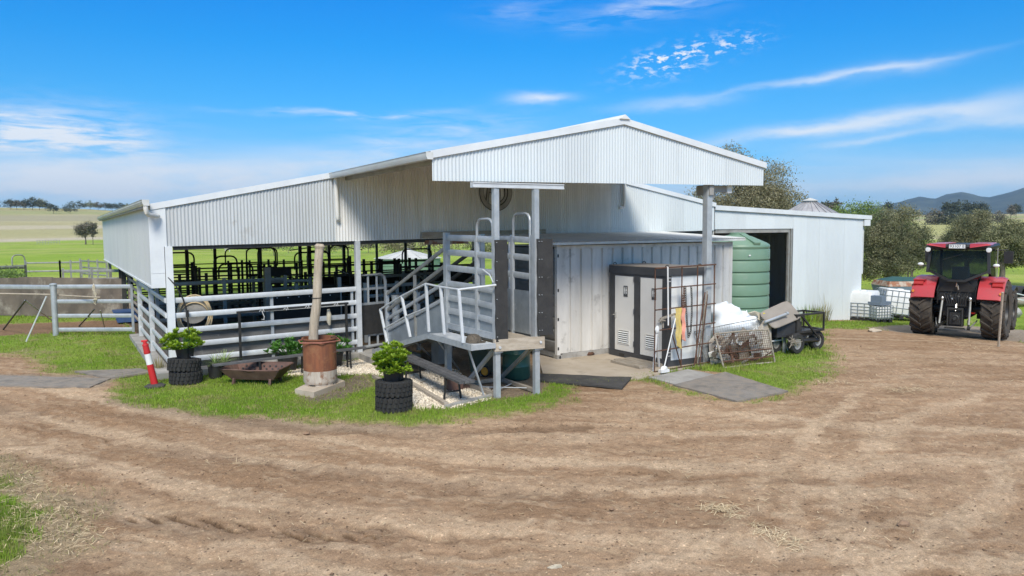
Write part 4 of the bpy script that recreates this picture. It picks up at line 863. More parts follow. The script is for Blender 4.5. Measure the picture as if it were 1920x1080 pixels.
# ------------------------------------------------------------------ round water tank by the doorway
tk = thing('water_tank', 'ribbed light green poly water tank beside the container', 'tank', (18.62, 16.78, -.03))
prof = [(1.02, 0.0)]; z = .02
while z < 2.55:
    prof += [(1.035, z), (1.05, z + .02), (1.05, z + .31), (1.042, z + .33), (1.012, z + .338), (1.012, z + .362)]; z += .375
prof += [(1.03, 2.62), (1.05, 2.68), (1.03, 2.74)]
prof = [(r * .965, z) for r, z in prof]
obj('tank_wall', MB().lathe(prof, 56), M['tank'], tk, True, 25)
obj('tank_roof', MB().lathe([(.994, 2.741), (.9, 2.80), (.45, 3.0), (.2, 3.06), (.001, 3.07)], 56), M['tank'], tk, True, 50)
obj('roof_rib', MB().bar((-.2, -1.0, 2.78), (.0, -.2, 3.07), .22, .07), M['tank'], tk, True); obj('label_plate', MB().box(-.5, -.935, 2.40, -.42, -.93, 2.44), M['white_p'], tk, True)
obj('lid', MB().lathe([(.24, 3.03), (.24, 3.12), (.001, 3.13)], 20), M['tank'], tk, True)

# ------------------------------------------------------------------ grain silo behind
sp = PD(1519, 373, 42)
si = thing('grain_silo', 'round metal grain silo with conical ribbed roof behind the machinery shed', 'silo', (sp.x, sp.y, -.6)); sr = 1.95
top = sp.z + .6; ez = top - 1.15
obj('silo_wall', MB().lathe([(sr, 0), (sr, ez)], 40), M['silo'], si, True)
for k in range(24):
    a0, a1 = 2 * pi * k / 24, 2 * pi * (k + .94) / 24
    P_ = lambda a, r, z: (r * cos(a), r * sin(a), z)
    obj('roof_pan', MB().add([P_(a0, sr + .1, ez - .05), P_(a1, sr + .1, ez - .05), P_(a1, .3, top - .16), P_(a0, .3, top - .16)], [(0, 1, 2, 3)]), M['silo'], si, True)
    obj('roof_rib', MB().bar(P_(a1 + .008, sr + .1, ez - .03), P_(a1 + .03, .3, top - .14), .035, .06), M['silo'], si, True)
obj('cap', MB().lathe([(.36, top - .16), (.36, top - .09), (.44, top - .10), (.05, top + .05), (.001, top + .05)], 20), M['tank_pale'], si, True, 20)

# ------------------------------------------------------------------ front and side rail fences of the shed
def vz(u, v, X=None, Y=None): return (PX(u, v, X) if X is not None else PY(u, v, Y)).z
ff = thing('rail_fence', 'pale steel five rail fence across the open front of the shed', 'fence', (4.3, WY, .1))
RZ = [1.70, 1.355, 1.01, .675, .335]
for z in RZ: obj('rail', MB().oval((2.17, WY + .03, z), (6.43, WY + .03, z + TILT * 4.3), .055, .125), M['galv_w'], ff)
obj('stub_post', MB().box(6.31, WY + .06, .13, 6.37, WY + .12, 1.79), M['galv'], ff); obj('stub_post', MB().box(4.3, WY + .075, .13, 4.37, WY + .14, 1.72), M['galv'], ff)
b = MB().box(2.17, WY + .15, .13, 4.3, WY + .18, 1.02); obj('lining_board', b, M['board'], ff); b = MB().box(4.305, WY + .152, .13, 6.42, WY + .182, 1.04); obj('lining_board', b, M['board'], ff)
sf = thing('rail_fence', 'pale steel five rail side fence under the hanging end wall of the shed', 'fence', (2.0, 21.9, .1))
for z in RZ: obj('rail', MB().oval((2.0, WY + .12, z), (2.0, 24.9, z + .02), .055, .12), M['galv_w'], sf)
for y in (24.95, 21.6): obj('post', MB().box(1.94, y - .06, .1, 2.06, y + .06, 1.86), M['galv_w'], sf)
for y0, y1 in ((WY + .2, 21.5), (21.51, 24.8)): obj('lining_board', MB().box(2.05, y0, .12, 2.08, y1, 1.0), M['ply'], sf)

# ------------------------------------------------------------------ gate and fence at the far left
gp = G(105, 629); gq = G(259, 626); gq = Vector((1.93, gq.y, 0))
lf = thing('rail_gate', 'four rail steel gate with a rope hanging on it, left of the shed', 'gate', (gp.x, gp.y, 0))
gz4 = [1.53, 1.06, .60, .16]
obj('gate_post', MB().cyl((gp.x, gp.y, -.1), (gp.x, gp.y, 1.60), .085, n=14).lathe([(.11, 1.60), (.11, 1.64), (.001, 1.665)], 14, (gp.x, gp.y, 0)), M['galv'], lf)
for z in gz4: obj('rail', MB().oval((gp.x + .08, gp.y, z + .02), (gq.x, gq.y - .03, z), .05, .125), M['galv'], lf)
obj('end_stile', MB().box(gq.x - .07, gq.y - .09, .08, gq.x, gq.y - .03, 1.6), M['galv'], lf)
l2 = thing('rail_fence', 'single top rail steel fence with a thin pipe under it at the left edge', 'fence', (-3, 28.5, 0))
e2 = gp + (G(-260, 618) - gp)
obj('rail', MB().oval((gp.x - .08, gp.y, 1.54), (e2.x, e2.y, 1.52), .05, .14), M['galv'], l2)
obj('pipe', MB().cyl((gp.x - .08, gp.y + .09, 1.30), (e2.x, e2.y + .09, 1.32), .022, n=8), M['timber_p'], l2)
obj('post', MB().cyl((e2.x, e2.y, -.1), (e2.x, e2.y, 1.62), .08), M['galv'], l2)
solo('pipe_rail', MB().cyl((gp.x + .1, gp.y + .12, 1.27), (gq.x - .9, gq.y + .08, 1.22), .02, n=8), M['timber_p'], 'thin weathered pipe running behind the gate beside the round post', 'pipe', (gp.x, gp.y, 1.2))
# rope hanging over the rails of the gate
def lerp(a, b, t): return Vector(a) * (1 - t) + Vector(b) * t
rp = lerp(gp, gq, .5)
rb_ = MB()
for k in range(3): rb_.tube([(rp.x + .02 * k, rp.y - .06, 1.58), (rp.x + .03 * k - .02, rp.y - .075, 1.45), (rp.x + .08 - .03 * k, rp.y - .08, 1.30), (rp.x + .03 + .03 * k, rp.y - .085, 1.18), (rp.x + .0 + .02 * k, rp.y - .08, 1.02), (rp.x + .05, rp.y - .07, .97)], .014, 6)
rb_.tube([(rp.x + .02, rp.y - .06, 1.58), (rp.x + .02, rp.y, 1.62), (rp.x + .02, rp.y + .06, 1.5)], .014, 6).tube([(rp.x - .03, rp.y - .08, 1.1), (rp.x + .04, rp.y - .1, 1.13), (rp.x + .09, rp.y - .08, 1.12)], .016, 6)
solo('rope', rb_, M['rope'], 'looped cream rope knotted on the left gate', 'rope', (rp.x, rp.y, .97))
# rods leaning near the left gate
def rod(u0, v0, u1, v1, z1, r, m, label, cat='rod', name='leaning_rod'):
    a = G(u0, v0); q = PV_at(u1, v1, a, z1)
    solo(name, MB().cyl(a, q, r, n=8), m, label, cat, a)
def PV_at(u, v, a, z):
    """point on the pixel's ray at height z"""
    d = ray(u, v); return Vector(np.array([0, 0, CAM_H]) + d * (z - CAM_H) / d[2])
rod(6, 618, 48, 563, 1.3, .026, M['dark_steel'], 'dark pipe prop leaning right at the far left of the yard rail')
rod(49, 641, 87, 556, 1.35, .024, M['galv_w'], 'pale pipe prop leaning right, crossing another pipe left of the gate post')
rod(100, 603, 47, 563, 1.3, .022, M['galv'], 'thin grey pipe sloping down to the foot of the gate post')
rod(148, 612, 177, 580, .95, .022, M['dark_steel'], 'dark rod leaning behind the middle of the left gate')
rod(196, 614, 188, 582, .95, .014, M['grey_steel'], 'thin grey rod standing behind the rope on the gate')
# weathered wall of brown sheets
wl = thing('yard_wall', 'weathered grey brown sheeted wall of the yard behind the left gate', 'wall', (-1, 33.5, 0))
a0, a1 = Vector((2.0, 31.7, 0)), Vector((-8.2, 40.9, 0)); n = 9
for k in range(n):
    p, q = lerp(a0, a1, k / n), lerp(a0, a1, (k + .996) / n); d = (q - p).normalized(); nn = Vector((-d.y, d.x, 0)) * -.018
    o = .006 * (k % 2); obj('wall_panel', MB().prism([p + nn * (1 + k % 2 * .2) + Vector((0, 0, .02)), q + nn * (1 + k % 2 * .2) + Vector((0, 0, .02)), q + nn * (1 + k % 2 * .2) + Vector((0, 0, 1.5 + .02 * (k % 3))), p + nn * (1 + k % 2 * .2) + Vector((0, 0, 1.5 + .02 * (k % 3)))], tuple(-nn * 1.5)), M['ply'], wl)
obj('wall_post', MB().box(1.95, 31.6, 0, 2.09, 31.74, 1.95), M['dark_steel'], wl)

# ------------------------------------------------------------------ steel yard panels (races and pens)
def yard_panel(label, p, q, rails=5, h=1.6, m='grey_steel', posts=2, w=.04, rh=.09, z0=.25, group=None, name='yard_panel', arch=None, sheet=None, base=0.0):
    p = Vector((p[0], p[1], base)); q = Vector((q[0], q[1], base)); t = thing(name, label, 'yard panel', tuple(lerp(p, q, .5)), 0, group)
    for k in range(rails):
        z = z0 + (h - z0) * k / max(1, rails - 1); up = Vector((0, 0, z)); obj('rail', MB().oval(p + up, q + up, w, rh), M[m], t)
    for k in range(posts):
        c = lerp(p, q, k / max(1, posts - 1)); obj('post', MB().box(c.x - .045, c.y - .045, base, c.x + .045, c.y + .045, base + h + .12), M[m], t)
    if arch:
        d = (q - p).normalized(); c0, c1, ht = lerp(p, q, arch[0]), lerp(p, q, arch[1]), arch[2]; L = (c1 - c0).length; r = min(.22, L / 3)
        pts = [c0 + Vector((0, 0, h - .1)), c0 + Vector((0, 0, ht - r))] + [c0 + d * (r - r * cos(a)) + Vector((0, 0, ht - r + r * sin(a))) for a in (pi / 6, pi / 3, pi / 2)]
        pts += [c1 - d * (r - r * cos(a)) + Vector((0, 0, ht - r + r * sin(a))) for a in (pi / 2, pi / 3, pi / 6)] + [c1 + Vector((0, 0, ht - r)), c1 + Vector((0, 0, h - .1))]
        obj('hoop', MB().tube(pts, .032, 8), M[m], t)
    if sheet:
        d = (q - p).normalized(); nn = Vector((-d.y, d.x, 0)) * .012
        obj('sheet', MB().prism([p + nn + Vector((0, 0, sheet[0])), q + nn + Vector((0, 0, sheet[0])), q + nn + Vector((0, 0, sheet[1])), p + nn + Vector((0, 0, sheet[1]))], tuple(-nn * 2)), M[sheet[2]], t)
    return t
def yp(u, v, Y): p = PY(u, v, Y); return (p.x, p.y)
# the pens outside, left
def gxy(u, v, z): p = G(u, v, z); return (p.x, p.y)
yard_panel('low grey yard fence with an arched gateway behind the brown wall', gxy(-60, 505, 1.55), gxy(48, 500, 1.55), 4, 1.6, arch=(.76, .99, 2.15))
yard_panel('grey four rail yard fence right of the arched gateway', gxy(48, 494, 1.6), gxy(112, 493, 1.6), 4, 1.62)
yard_panel('grey four rail yard fence in the middle of the far pens', gxy(112, 493, 1.6), gxy(152, 492, 1.6), 4, 1.62, posts=3)
yard_panel('grey yard fence with close posts left of the shed end wall', gxy(150, 491, 1.6), gxy(200, 494, 1.6), 5, 1.66, posts=4)
yard_panel('nearer grey fence rail running just above the brown wall', gxy(118, 513, 1.5), gxy(226, 512, 1.5), 2, 1.6, z0=1.25, posts=3, rh=.13)
yard_panel('dark yard fence behind the wall at the far left edge', gxy(-80, 512, 1.5), gxy(48, 508, 1.5), 3, 1.65, 'dark_steel')
yard_panel('pale timber railed race showing under the shed end wall', (2.2, 27.2), (2.2, 31.5), 7, 1.75, 'timber_p', rh=.1)
yard_panel('dark steel yard panel beyond the pale railed race', (2.4, 33), (2.4, 38.5), 6, 1.75, 'dark_steel', posts=4)
# inside the shed
INS = [
 ('near grey rail pen across the left bay of the shed', (2.3, 23.2), (6.0, 23.6), 4, 1.75, 'galv', 3, None, None, .12),
 ('grey pen rail behind the hose reel', (2.3, 25.0), (5.4, 25.3), 3, 1.65, 'grey_steel', 2, None, None, .11),
 ('dark panel with tall hoop gate at the left bay', (2.5, 31.0), (4.6, 31.0), 5, 1.75, 'dark_steel', 2, (.0, .92, 2.45), None, .06),
 ('dark hooped panel behind the left bay', (2.2, 35.0), (4.9, 35.0), 5, 1.8, 'dark_steel', 2, (.1, .95, 2.6), None, .06),
 ('dark sheeted pen panel in the left bay', (4.7, 32.5), (7.4, 32.5), 3, 1.75, 'dark_steel', 3, None, None, .06),
 ('dark sheeted pen panel, lower and nearer, in the left bay', (4.2, 29.0), (6.4, 29.0), 3, 1.62, 'dark_steel', 2, (.35, .9, 2.05), None, .06),
 ('dark hoop panel at the middle of the shed', (7.0, 34.0), (9.4, 34.0), 4, 1.8, 'dark_steel', 3, (.0, .55, 2.5), None, .07),
 ('narrow tall hooped slide gate at the middle of the shed', (6.5, 29.5), (7.15, 29.5), 4, 1.85, 'dark_steel', 2, (.0, 1.0, 2.62), None, .06),
 ('dark long rail panel with hoop near the middle posts', (7.3, 31.0), (10.6, 31.0), 4, 1.75, 'dark_steel', 3, (.3, .75, 2.35), None, .07),
 ('dark panel with a hoop at its right end near the middle posts', (8.9, 33.0), (11.3, 33.0), 4, 1.75, 'dark_steel', 3, (.2, .6, 2.35), None, .06),
 ('grey curved topped gate standing in the middle pen', (5.6, 24.6), (7.0, 24.4), 4, 1.62, 'galv', 2, None, None, .1),
 ('grey sloping rail pen behind the leaning log', (5.2, 22.2), (6.9, 22.9), 5, 1.55, 'galv', 3, None, None, .09),
 ('black sheeted forcing pen behind the leaning log', (8.0, 27.0), (11.4, 27.6), 5, 1.95, 'dark_steel', 4, None, (.4, 1.5, 'black_m'), .08),
 ('black sheeted forcing pen, right of the log', (7.2, 25.6), (9.0, 24.6), 5, 1.72, 'dark_steel', 3, None, (.3, 1.0, 'black_m'), .08),
 ('dark crush frame with a hoop in front of the round tank', (11.3, 29.0), (13.6, 29.0), 5, 1.95, 'dark_steel', 4, (.4, .98, 2.45), None, .07),
 ('dark crush rails behind the ramp', (9.6, 28.2), (12.2, 28.2), 6, 2.0, 'dark_steel', 5, None, None, .05),
 ('grey cattle race panel beside the foot of the ramp', (7.5, 20.6), (9.6, 20.9), 6, 1.62, 'galv', 3, None, None, .1),
 ('grey cattle race panel behind the foot of the ramp', (8.6, 22.2), (11.2, 22.8), 6, 1.8, 'grey_steel', 4, None, None, .1),
 ('dark panel seen through the side of the ramp', (10.2, 24.4), (13.4, 24.4), 4, 1.95, 'dark_steel', 3, None, (1.3, 1.8, 'black_m'), .08),
 ('thin dark panel with low hoop close behind the hose reel', (2.6, 27.5), (4.3, 27.5), 5, 1.7, 'dark_steel', 3, (.1, .8, 2.05), None, .05),
 ('thin dark drafting gate with a tall hoop left of the middle', (5.0, 30.2), (5.9, 30.2), 5, 1.75, 'dark_steel', 2, (.05, .95, 2.3), None, .05),
 ('thin dark panel with a wide hoop far back in the middle', (6.0, 36.0), (8.4, 36.0), 5, 1.8, 'dark_steel', 3, (.2, .85, 2.45), None, .05),
 ('thin dark race running back along the middle pens', (6.6, 24.5), (7.4, 30.0), 5, 1.65, 'dark_steel', 4, None, None, .06),
 ('thin dark race running back behind the leaning log', (8.2, 23.0), (9.4, 29.0), 5, 1.7, 'dark_steel', 4, None, None, .06),
 ('thin grey race running back beside the ramp foot', (9.8, 21.5), (11.6, 27.0), 5, 1.7, 'grey_steel', 4, None, None, .07),
 ('thin dark gate with two rails high behind the log', (9.2, 32.0), (11.0, 32.0), 4, 2.0, 'dark_steel', 2, (.5, .95, 2.6), None, .05),
 ('thin dark panel at the back edge of the shed', (2.3, 38.2), (7.0, 38.2), 5, 1.7, 'dark_steel', 4, None, None, .05),
 ('thin dark panel at the back edge of the shed right of the middle posts', (8.0, 38.2), (13.0, 38.2), 5, 1.7, 'dark_steel', 4, None, None, .05)]
for lb, p, q, r, h, m, po, ar, sh, rh in INS: yard_panel(lb, p, q, r, h, m, po, .04, rh, .22, None, 'yard_panel', ar, sh)
# swing gate with lower black sheet beside the steel post
sg = thing('swing_gate', 'grey round cornered gate with a black sheet on its lower half beside the front post', 'gate', (6.9, WY + .3, .13))
A, B_ = Vector((6.6, WY + .25, 0)), Vector((7.42, WY + .5, 0)); d = (B_ - A).normalized(); Z = lambda z: Vector((0, 0, z))
pts = [A + Z(.2), A + Z(2.08), B_ - d * .18 + Z(2.08), B_ - d * .05 + Z(2.03), B_ + Z(1.9), B_ + Z(.2)]
obj('gate_frame', MB().tube(pts, .045, 8).tube([A + Z(.2), B_ + Z(.2)], .045, 8).tube([A + Z(.55), B_ + Z(.55)], .03, 8), M['galv'], sg)
for f in (.33, .66): obj('bar', MB().bar(lerp(A, B_, f) + Z(.2), lerp(A, B_, f) + Z(2.05), .05, .03), M['galv'], sg)
obj('bar', MB().bar(A + Z(1.72), B_ + Z(1.72), .03, .06), M['galv'], sg); obj('bar', MB().bar(A + Z(1.33), B_ + Z(1.33), .03, .06), M['galv'], sg)
nn = Vector((-d.y, d.x, 0)) * .02; obj('sheet', MB().prism([A - nn * 2 + Z(.52), B_ - nn * 2 + Z(.52), B_ - nn * 2 + Z(1.30), A - nn * 2 + Z(1.30)], tuple(-nn)), M['rubber'], sg)
solo('round_post', MB().cyl((7.42, 18.1, .0), (7.42, 18.1, 1.56), .105, n=16), M['galv'], 'thick round galvanised post at the foot of the cattle ramp', 'post', (7.42, 18.1, 0))
solo('round_post', MB().cyl((9.3, 20.0, .0), (9.3, 20.0, 1.3), .12, n=16).lathe([(.14, 1.3), (.14, 1.34), (.001, 1.36)], 12, (9.3, 20.0, 0)), M['grey_steel'], 'short capped round post inside the shed behind the ramp rails', 'post', (9.3, 20, 0))
# a drum wall with bolts behind the fence, green bucket, blue tub
pb = thing('rubber_sided_pen', 'black rubber lined pen side with a row of pale bolts behind the front fence', 'pen', (5.7, 21.0, 0))
obj('lining_sheet', MB().box(4.95, 21.0, .1, 6.9, 21.03, 1.5), M['rubber'], pb); obj('end_post', MB().box(4.78, 20.95, 0, 4.94, 21.07, 2.25), M['grey_steel'], pb)
for k in range(6): obj('bolt', MB().cyl((5.1 + k * .3, 20.985, 1.4), (5.1 + k * .3, 21.0, 1.4), .02, n=8), M['galv_w'], pb)
for x in (4.86, 6.9): obj('post', MB().box(x - .05, 21.035, 0, x + .05, 21.13, 1.9), M['galv'], pb)
p = PY(441, 590, 20.6); solo('bucket', MB().lathe([(.001, .25), (.17, .25), (.21, .78), (.225, .78), (.225, .82), (.195, .82), (.195, .5), (.001, .5)], 18, (p.x, p.y, 0)), M['green_b'], 'bright green plastic tub behind the front fence', 'tub', (p.x, p.y, 0))
p = PY(247, 590, 30.0); solo('trough_tub', MB().prism([(p.x - .55, p.y - .3, .45), (p.x + .75, p.y - .3, .45), (p.x + .68, p.y - .3, .05), (p.x - .48, p.y - .3, .05)], (0, .7, 0)).box(p.x - .6, p.y - .34, .40, p.x + .8, p.y + .44, .46), M['blue'], 'blue plastic trough standing behind the gate', 'trough', (p.x, p.y, 0))
ms = thing('mesh_screen', 'black slatted screen panel standing in the middle of the pens', 'screen', (6.35, 26.0, 0))
for x in (5.92, 6.36, 6.80): obj('upright', MB().box(x - .03, 26.0, 0, x + .03, 26.06, 2.0), M['black_m'], ms)
for k in range(11): obj('slat', MB().box(5.95, 26.01, .95 + k * .095, 6.77, 26.03, 1.0 + k * .095), M['black_m'], ms)
obj('top_sheet', MB().box(5.9, 25.99, 1.72, 6.82, 26.0, 2.02), M['black_m'], ms)
# hose coil on its reel board
hc = PY(363, 586, WY + .42)
reel = thing('hose_reel', 'round grey hose reel plate behind the front fence', 'hose reel', (hc.x, hc.y, 0))
obj('plate', MB().lathe([(.001, .0), (.31, .0), (.31, .04), (.001, .04)], 28, (hc.x, hc.y, hc.z + .05), 'y'), M['concrete_g'], reel); obj('stand', MB().box(hc.x - .04, hc.y + .041, 0, hc.x + .04, hc.y + .1, hc.z + .2), M['dark_steel'], reel)
hb = MB()
for k in range(7):
    r0 = .33 + .012 * (k % 4); dz = -.05 - .035 * (k % 5); sx = .97 + .05 * (k % 3)
    hb.tube([(hc.x + sx * r0 * cos(a) + .008 * (k % 3), hc.y - .10 + .018 * k, hc.z + .04 + dz + (r0 + .06 + .02 * (k % 4)) * sin(a) * (1.0 if sin(a) > 0 else 1.15)) for a in [2 * pi * q / 26 for q in range(26)]], .0165, 6, closed=True)
solo('hose', hb, M['hose'], 'coiled cream hose hung on the round plate inside the front fence', 'hose', (hc.x, hc.y, hc.z - .4))
# black whip like hose from the corner post down to the plant
wp = [PY(315, 520, WY - .04), PY(330, 536, WY - .07), PY(343, 560, WY - .09), PY(351, 586, WY - .1), PY(354, 620, WY - .1), PY(357, 648, WY - .12), PY(358, 668, WY - .12)]
wh = solo('spray_lance', MB().tube(wp, [.012, .014, .016, .018, .02, .022, .022], 8).cyl(wp[3] - Vector((0, 0, .1)), wp[3] + Vector((0, 0, .05)), .036, n=8), M['black_m'], 'thin black hose lance bowed down from the white corner post', 'hose', wp[-1])

# ------------------------------------------------------------------ cattle loading ramp
ramp = thing('loading_ramp', 'galvanised cattle loading ramp with a raised platform and side walkway', 'cattle ramp', (7.5, 14.8, 0))
LXp, RXp, FY, MY, BY = 7.10, 7.96, 12.32, 13.06, 14.42
deckz = 1.12
for k in range(8):
    y0 = FY + .05 + k * .262; obj('deck_board', MB().box(LXp + .04, y0, deckz - .05, RXp - .04, y0 + .252, deckz + .006 * (k % 2)), M['timber_p'], ramp)
b = MB().prism([(LXp + .03, BY + .05, deckz - .06), (RXp - .03, BY + .05, deckz - .06), (RXp - .03, 18.2, .2), (LXp + .03, 18.2, .2)], (0, 0, .05)); obj('ramp_floor', b, M['galv_d'], ramp)
for k in range(9): y = 14.7 + k * .4; z = deckz - (y - BY) * (deckz - .25) / (18.2 - BY); obj('cleat', MB().box(LXp + .06, y, z, RXp - .06, y + .04, z + .03), M['timber'], ramp)
# left panel, frame posts
for y, z0, z1, w in ((BY, .0, 3.19, .115), (MY, 1.1, 3.12, .075), (FY + .04, 1.1, 3.06, .06)): obj('frame_post', MB().box(LXp - w / 2, y - w / 2, z0, LXp + w / 2, y + w / 2, z1), M['galv'], ramp)
LR = [3.08, 2.77, 2.44, 2.10, 1.80, 1.52]
for i_, z in enumerate(LR):
    obj('side_rail', MB().oval((LXp, MY + .04, z - .01), (LXp, BY - .06, z), .045, .135), M['galv'], ramp); obj('side_rail', MB().oval((LXp, FY + .07, z - .03), (LXp, MY - .04, z - .01), .045, .125), M['galv'], ramp)
obj('side_sheet', MB().box(LXp + .028, FY + .06, 1.13, LXp + .036, MY - .04, 2.06), M['galv_d'], ramp); obj('side_sheet', MB().box(LXp + .028, MY + .04, 1.13, LXp + .036, BY - .06, 2.08), M['galv_d'], ramp)
obj('toe_rail', MB().box(LXp - .03, FY + .07, 1.13, LXp + .026, BY - .06, 1.25), M['galv'], ramp)
def hoop(x, y0, y1, z0, z1, r=.16): return MB().tube([(x, y0, z0), (x, y0, z1 - r)] + [(x, y0 + (y1 - y0) / abs(y1 - y0) * (r - r * cos(a)), z1 - r + r * sin(a)) for a in (pi / 6, pi / 3, pi / 2)] + [(x, y1 - (y1 - y0) / abs(y1 - y0) * (r - r * cos(a)), z1 - r + r * sin(a)) for a in (pi / 2, pi / 3, pi / 6)] + [(x, y1, z1 - r), (x, y1, z0)], .027, 8)
obj('hoop', hoop(LXp, MY - .01, FY + .1, 1.16, 3.45), M['galv'], ramp); obj('hoop', hoop(RXp, MY + .02, FY + .12, 1.16, 3.56), M['galv'], ramp)
for y in (MY + .06, FY + .03): obj('frame_post', MB().box(RXp - .035, y - .035, 1.1, RXp + .035, y + .035, 3.13), M['galv'], ramp)
for z in (3.05, 2.70, 2.33): obj('side_rail', MB().oval((RXp, FY + .07, z - .02), (RXp, MY + .02, z), .04, .13), M['galv'], ramp); obj('side_rail', MB().oval((RXp, MY + .1, z), (RXp, BY, z), .04, .13), M['galv'], ramp)
obj('side_sheet', MB().box(RXp - .006, FY + .08, 1.15, RXp + .002, MY + .02, 2.02), M['galv_d'], ramp); obj('side_sheet', MB().box(RXp - .006, MY + .1, 1.15, RXp + .002, BY, 2.02), M['galv_d'], ramp)
for y in (13.5, 13.85): obj('upright', MB().box(RXp + .15, y, 1.2, RXp + .19, y + .04, 3.1), M['galv_w'], ramp)
obj('frame_post', MB().box(RXp - .05, BY - .05, 0, RXp + .05, BY + .05, 3.15), M['galv'], ramp)
# sloping sides
def slope(x, za, zb, w, h, m, y0=BY + .06, y1=17.9, nm='slope_rail'): obj(nm, MB().oval((x, y0, za), (x, y1, zb), w, h), M[m], ramp)
for za, zb, m in ((2.86, 1.62, 'grey_steel'), (2.48, 1.20, 'grey_steel'), (2.12, .98, 'galv'), (1.78, .70, 'galv')): slope(LXp, za, zb, .05, .09, m)
for za, zb in ((2.9, 1.66), (2.6, 1.36), (2.3, 1.05)): slope(RXp, za, zb, .05, .09, 'dark_steel')
for x, m in ((LXp + .02, 'galv_d'), (RXp - .02, 'galv_d')): obj('side_sheet', MB().prism([(x, BY + .06, 1.08), (x, 17.9, .25), (x, 17.9, .66), (x, BY + .06, 1.76)], (.006, 0, 0)), M[m], ramp)
for x in (LXp, RXp): obj('frame_post', MB().box(x - .045, 17.86, .1, x + .045, 17.95, 1.72), M['galv'], ramp)
obj('frame_post', MB().box(LXp - .03, 16.1, .6, LXp + .03, 16.16, 2.2), M['grey_steel'], ramp)
# dock posts, lintel, beam, pads, braces
P1, P2 = (7.13, 12.36), (7.96, 12.24)
dk = {}
for (x, y), zt in ((P1, 4.03), (P2, 4.02)): obj('dock_post', MB().box(x - .055, y - .05, -.05, x - .001, y + .05, zt).box(x, y - .046, -.05, x + .055, y + .046, zt), M['galv'], ramp)
lx0, lx1 = PY(891, 350, 12.28).x, PY(1057, 350, 12.15).x
obj('lintel', MB().prism([(lx0, 12.36, 4.035), (lx1, 12.14, 4.025), (lx1, 12.14, 4.125), (lx0, 12.36, 4.135)], (0, .12, 0)).prism([(lx0, 12.345, 4.035), (lx1, 12.125, 4.025), (lx1, 12.125, 4.045), (lx0, 12.345, 4.055)], (0, .014, 0)).prism([(lx0, 12.345, 4.115), (lx1, 12.125, 4.105), (lx1, 12.125, 4.125), (lx0, 12.345, 4.135)], (0, .014, 0)), M['galv_w'], ramp)
tb = obj('dock_beam', MB().prism([(7.03, 12.26, .915), (8.07, 12.10, .915), (8.07, 12.10, 1.145), (7.03, 12.26, 1.145)], (.01, .085, 0)), M['timber_p'], ramp)
for x, y, z in ((7.13, 12.235, .99), (7.98, 12.105, 1.04)): obj('bolt', MB().cyl((x, y - .012, z), (x, y + .01, z), .026, n=10), M['galv_w'], tb)
for x, y, z in ((7.13, 12.30, .88), (7.97, 12.18, .88)): obj('bearing_plate', MB().box(x - .09, y - .03, z, x + .09, y + .12, z + .03), M['galv'], ramp)
def pad(x0, x1, y, z0, z1, k):
    b = MB(); n = 12; f = []; 
    rings = []
    for q in range(n + 1):
        z = z0 + (z1 - z0) * q / n; dx = .008 * sin(q * 1.9 + k) ; rings.append([(x0 + dx, y - .02 - .012 * sin(q * .8 + k), z), (x1 + dx * .6, y - .035 + .01 * sin(q * 1.3), z), (x1 + dx * .6, y + .005, z), (x0 + dx, y + .01, z)])
    o = obj('rubber_pad', b.loft(rings), M['rubber'], ramp)
    for q in range(6):
        for xx in ([x0 + .02] if k == 0 else [x0 + .025, x0 + .085]): obj('bolt', MB().cyl((xx, y - .05, z0 + .1 + q * (z1 - z0 - .15) / 5), (xx, y - .02, z0 + .1 + q * (z1 - z0 - .15) / 5), .008, n=6), M['galv'], o)
pad(7.055, 7.315, 12.27, 1.10, 3.05, 0); pad(7.94, 8.29, 12.16, 1.17, 3.06, 1)
obj('brace', MB().bar((LXp, 12.42, .92), (LXp, 13.5, .12), .07, .07), M['galv'], ramp); obj('brace', MB().bar((RXp, 12.4, .90), (RXp, 13.6, .10), .07, .07), M['grey_steel'], ramp)
for (a, b_) in (((7.1, 13.9, .05), (7.13, 12.42, .05)), ((7.96, 13.9, .05), (7.96, 12.3, .05)), ((7.02, 13.6, .06), (7.9, 13.6, .06))): obj('ground_rail', MB().bar(a, b_, .08, .07), M['timber'], ramp)
for a, b_ in (((7.2, 13.2, .05), (7.9, 12.5, .07)), ((7.2, 12.6, .06), (7.9, 13.1, .05))): obj('wire_brace', MB().cyl(a, b_, .01, n=6), M['galv'], ramp)
obj('bearer', MB().box(LXp + .02, 13.0, .95, RXp - .02, 13.1, 1.065).box(LXp + .02, 14.0, .95, RXp - .02, 14.1, 1.065), M['grey_steel'], ramp)
# walkway
WX = 6.50
wk = MB().box(WX + .05, FY - .06, 1.045, LXp - .065, BY - .28, 1.075); obj('walkway_deck', wk, M['galv_w'], ramp)
obj('walkway_edge', MB().box(WX - .0, FY - .1, .985, WX + .045, BY - .28, 1.10).box(WX + .046, FY - .1, .99, LXp - .07, FY - .062, 1.08), M['galv'], ramp)
wend = 17.45
obj('walkway_slope', MB().prism([(WX + .05, BY - .28, 1.03), (LXp - .065, BY - .28, 1.03), (LXp - .065, wend, .23), (WX + .05, wend, .23)], (0, 0, .03)), M['galv_d'], ramp)
obj('walkway_edge', MB().bar((WX + .02, BY - .29, 1.045), (WX + .02, wend, .25), .045, .115), M['galv'], ramp)
for k in range(8): y = 14.3 + k * .38; z = 1.065 - (y - BY + .28) * .80 / (wend - BY + .28); obj('tread', MB().box(WX + .05, y, z, LXp - .07, y + .05, z + .03), M['galv'], ramp)
st = []
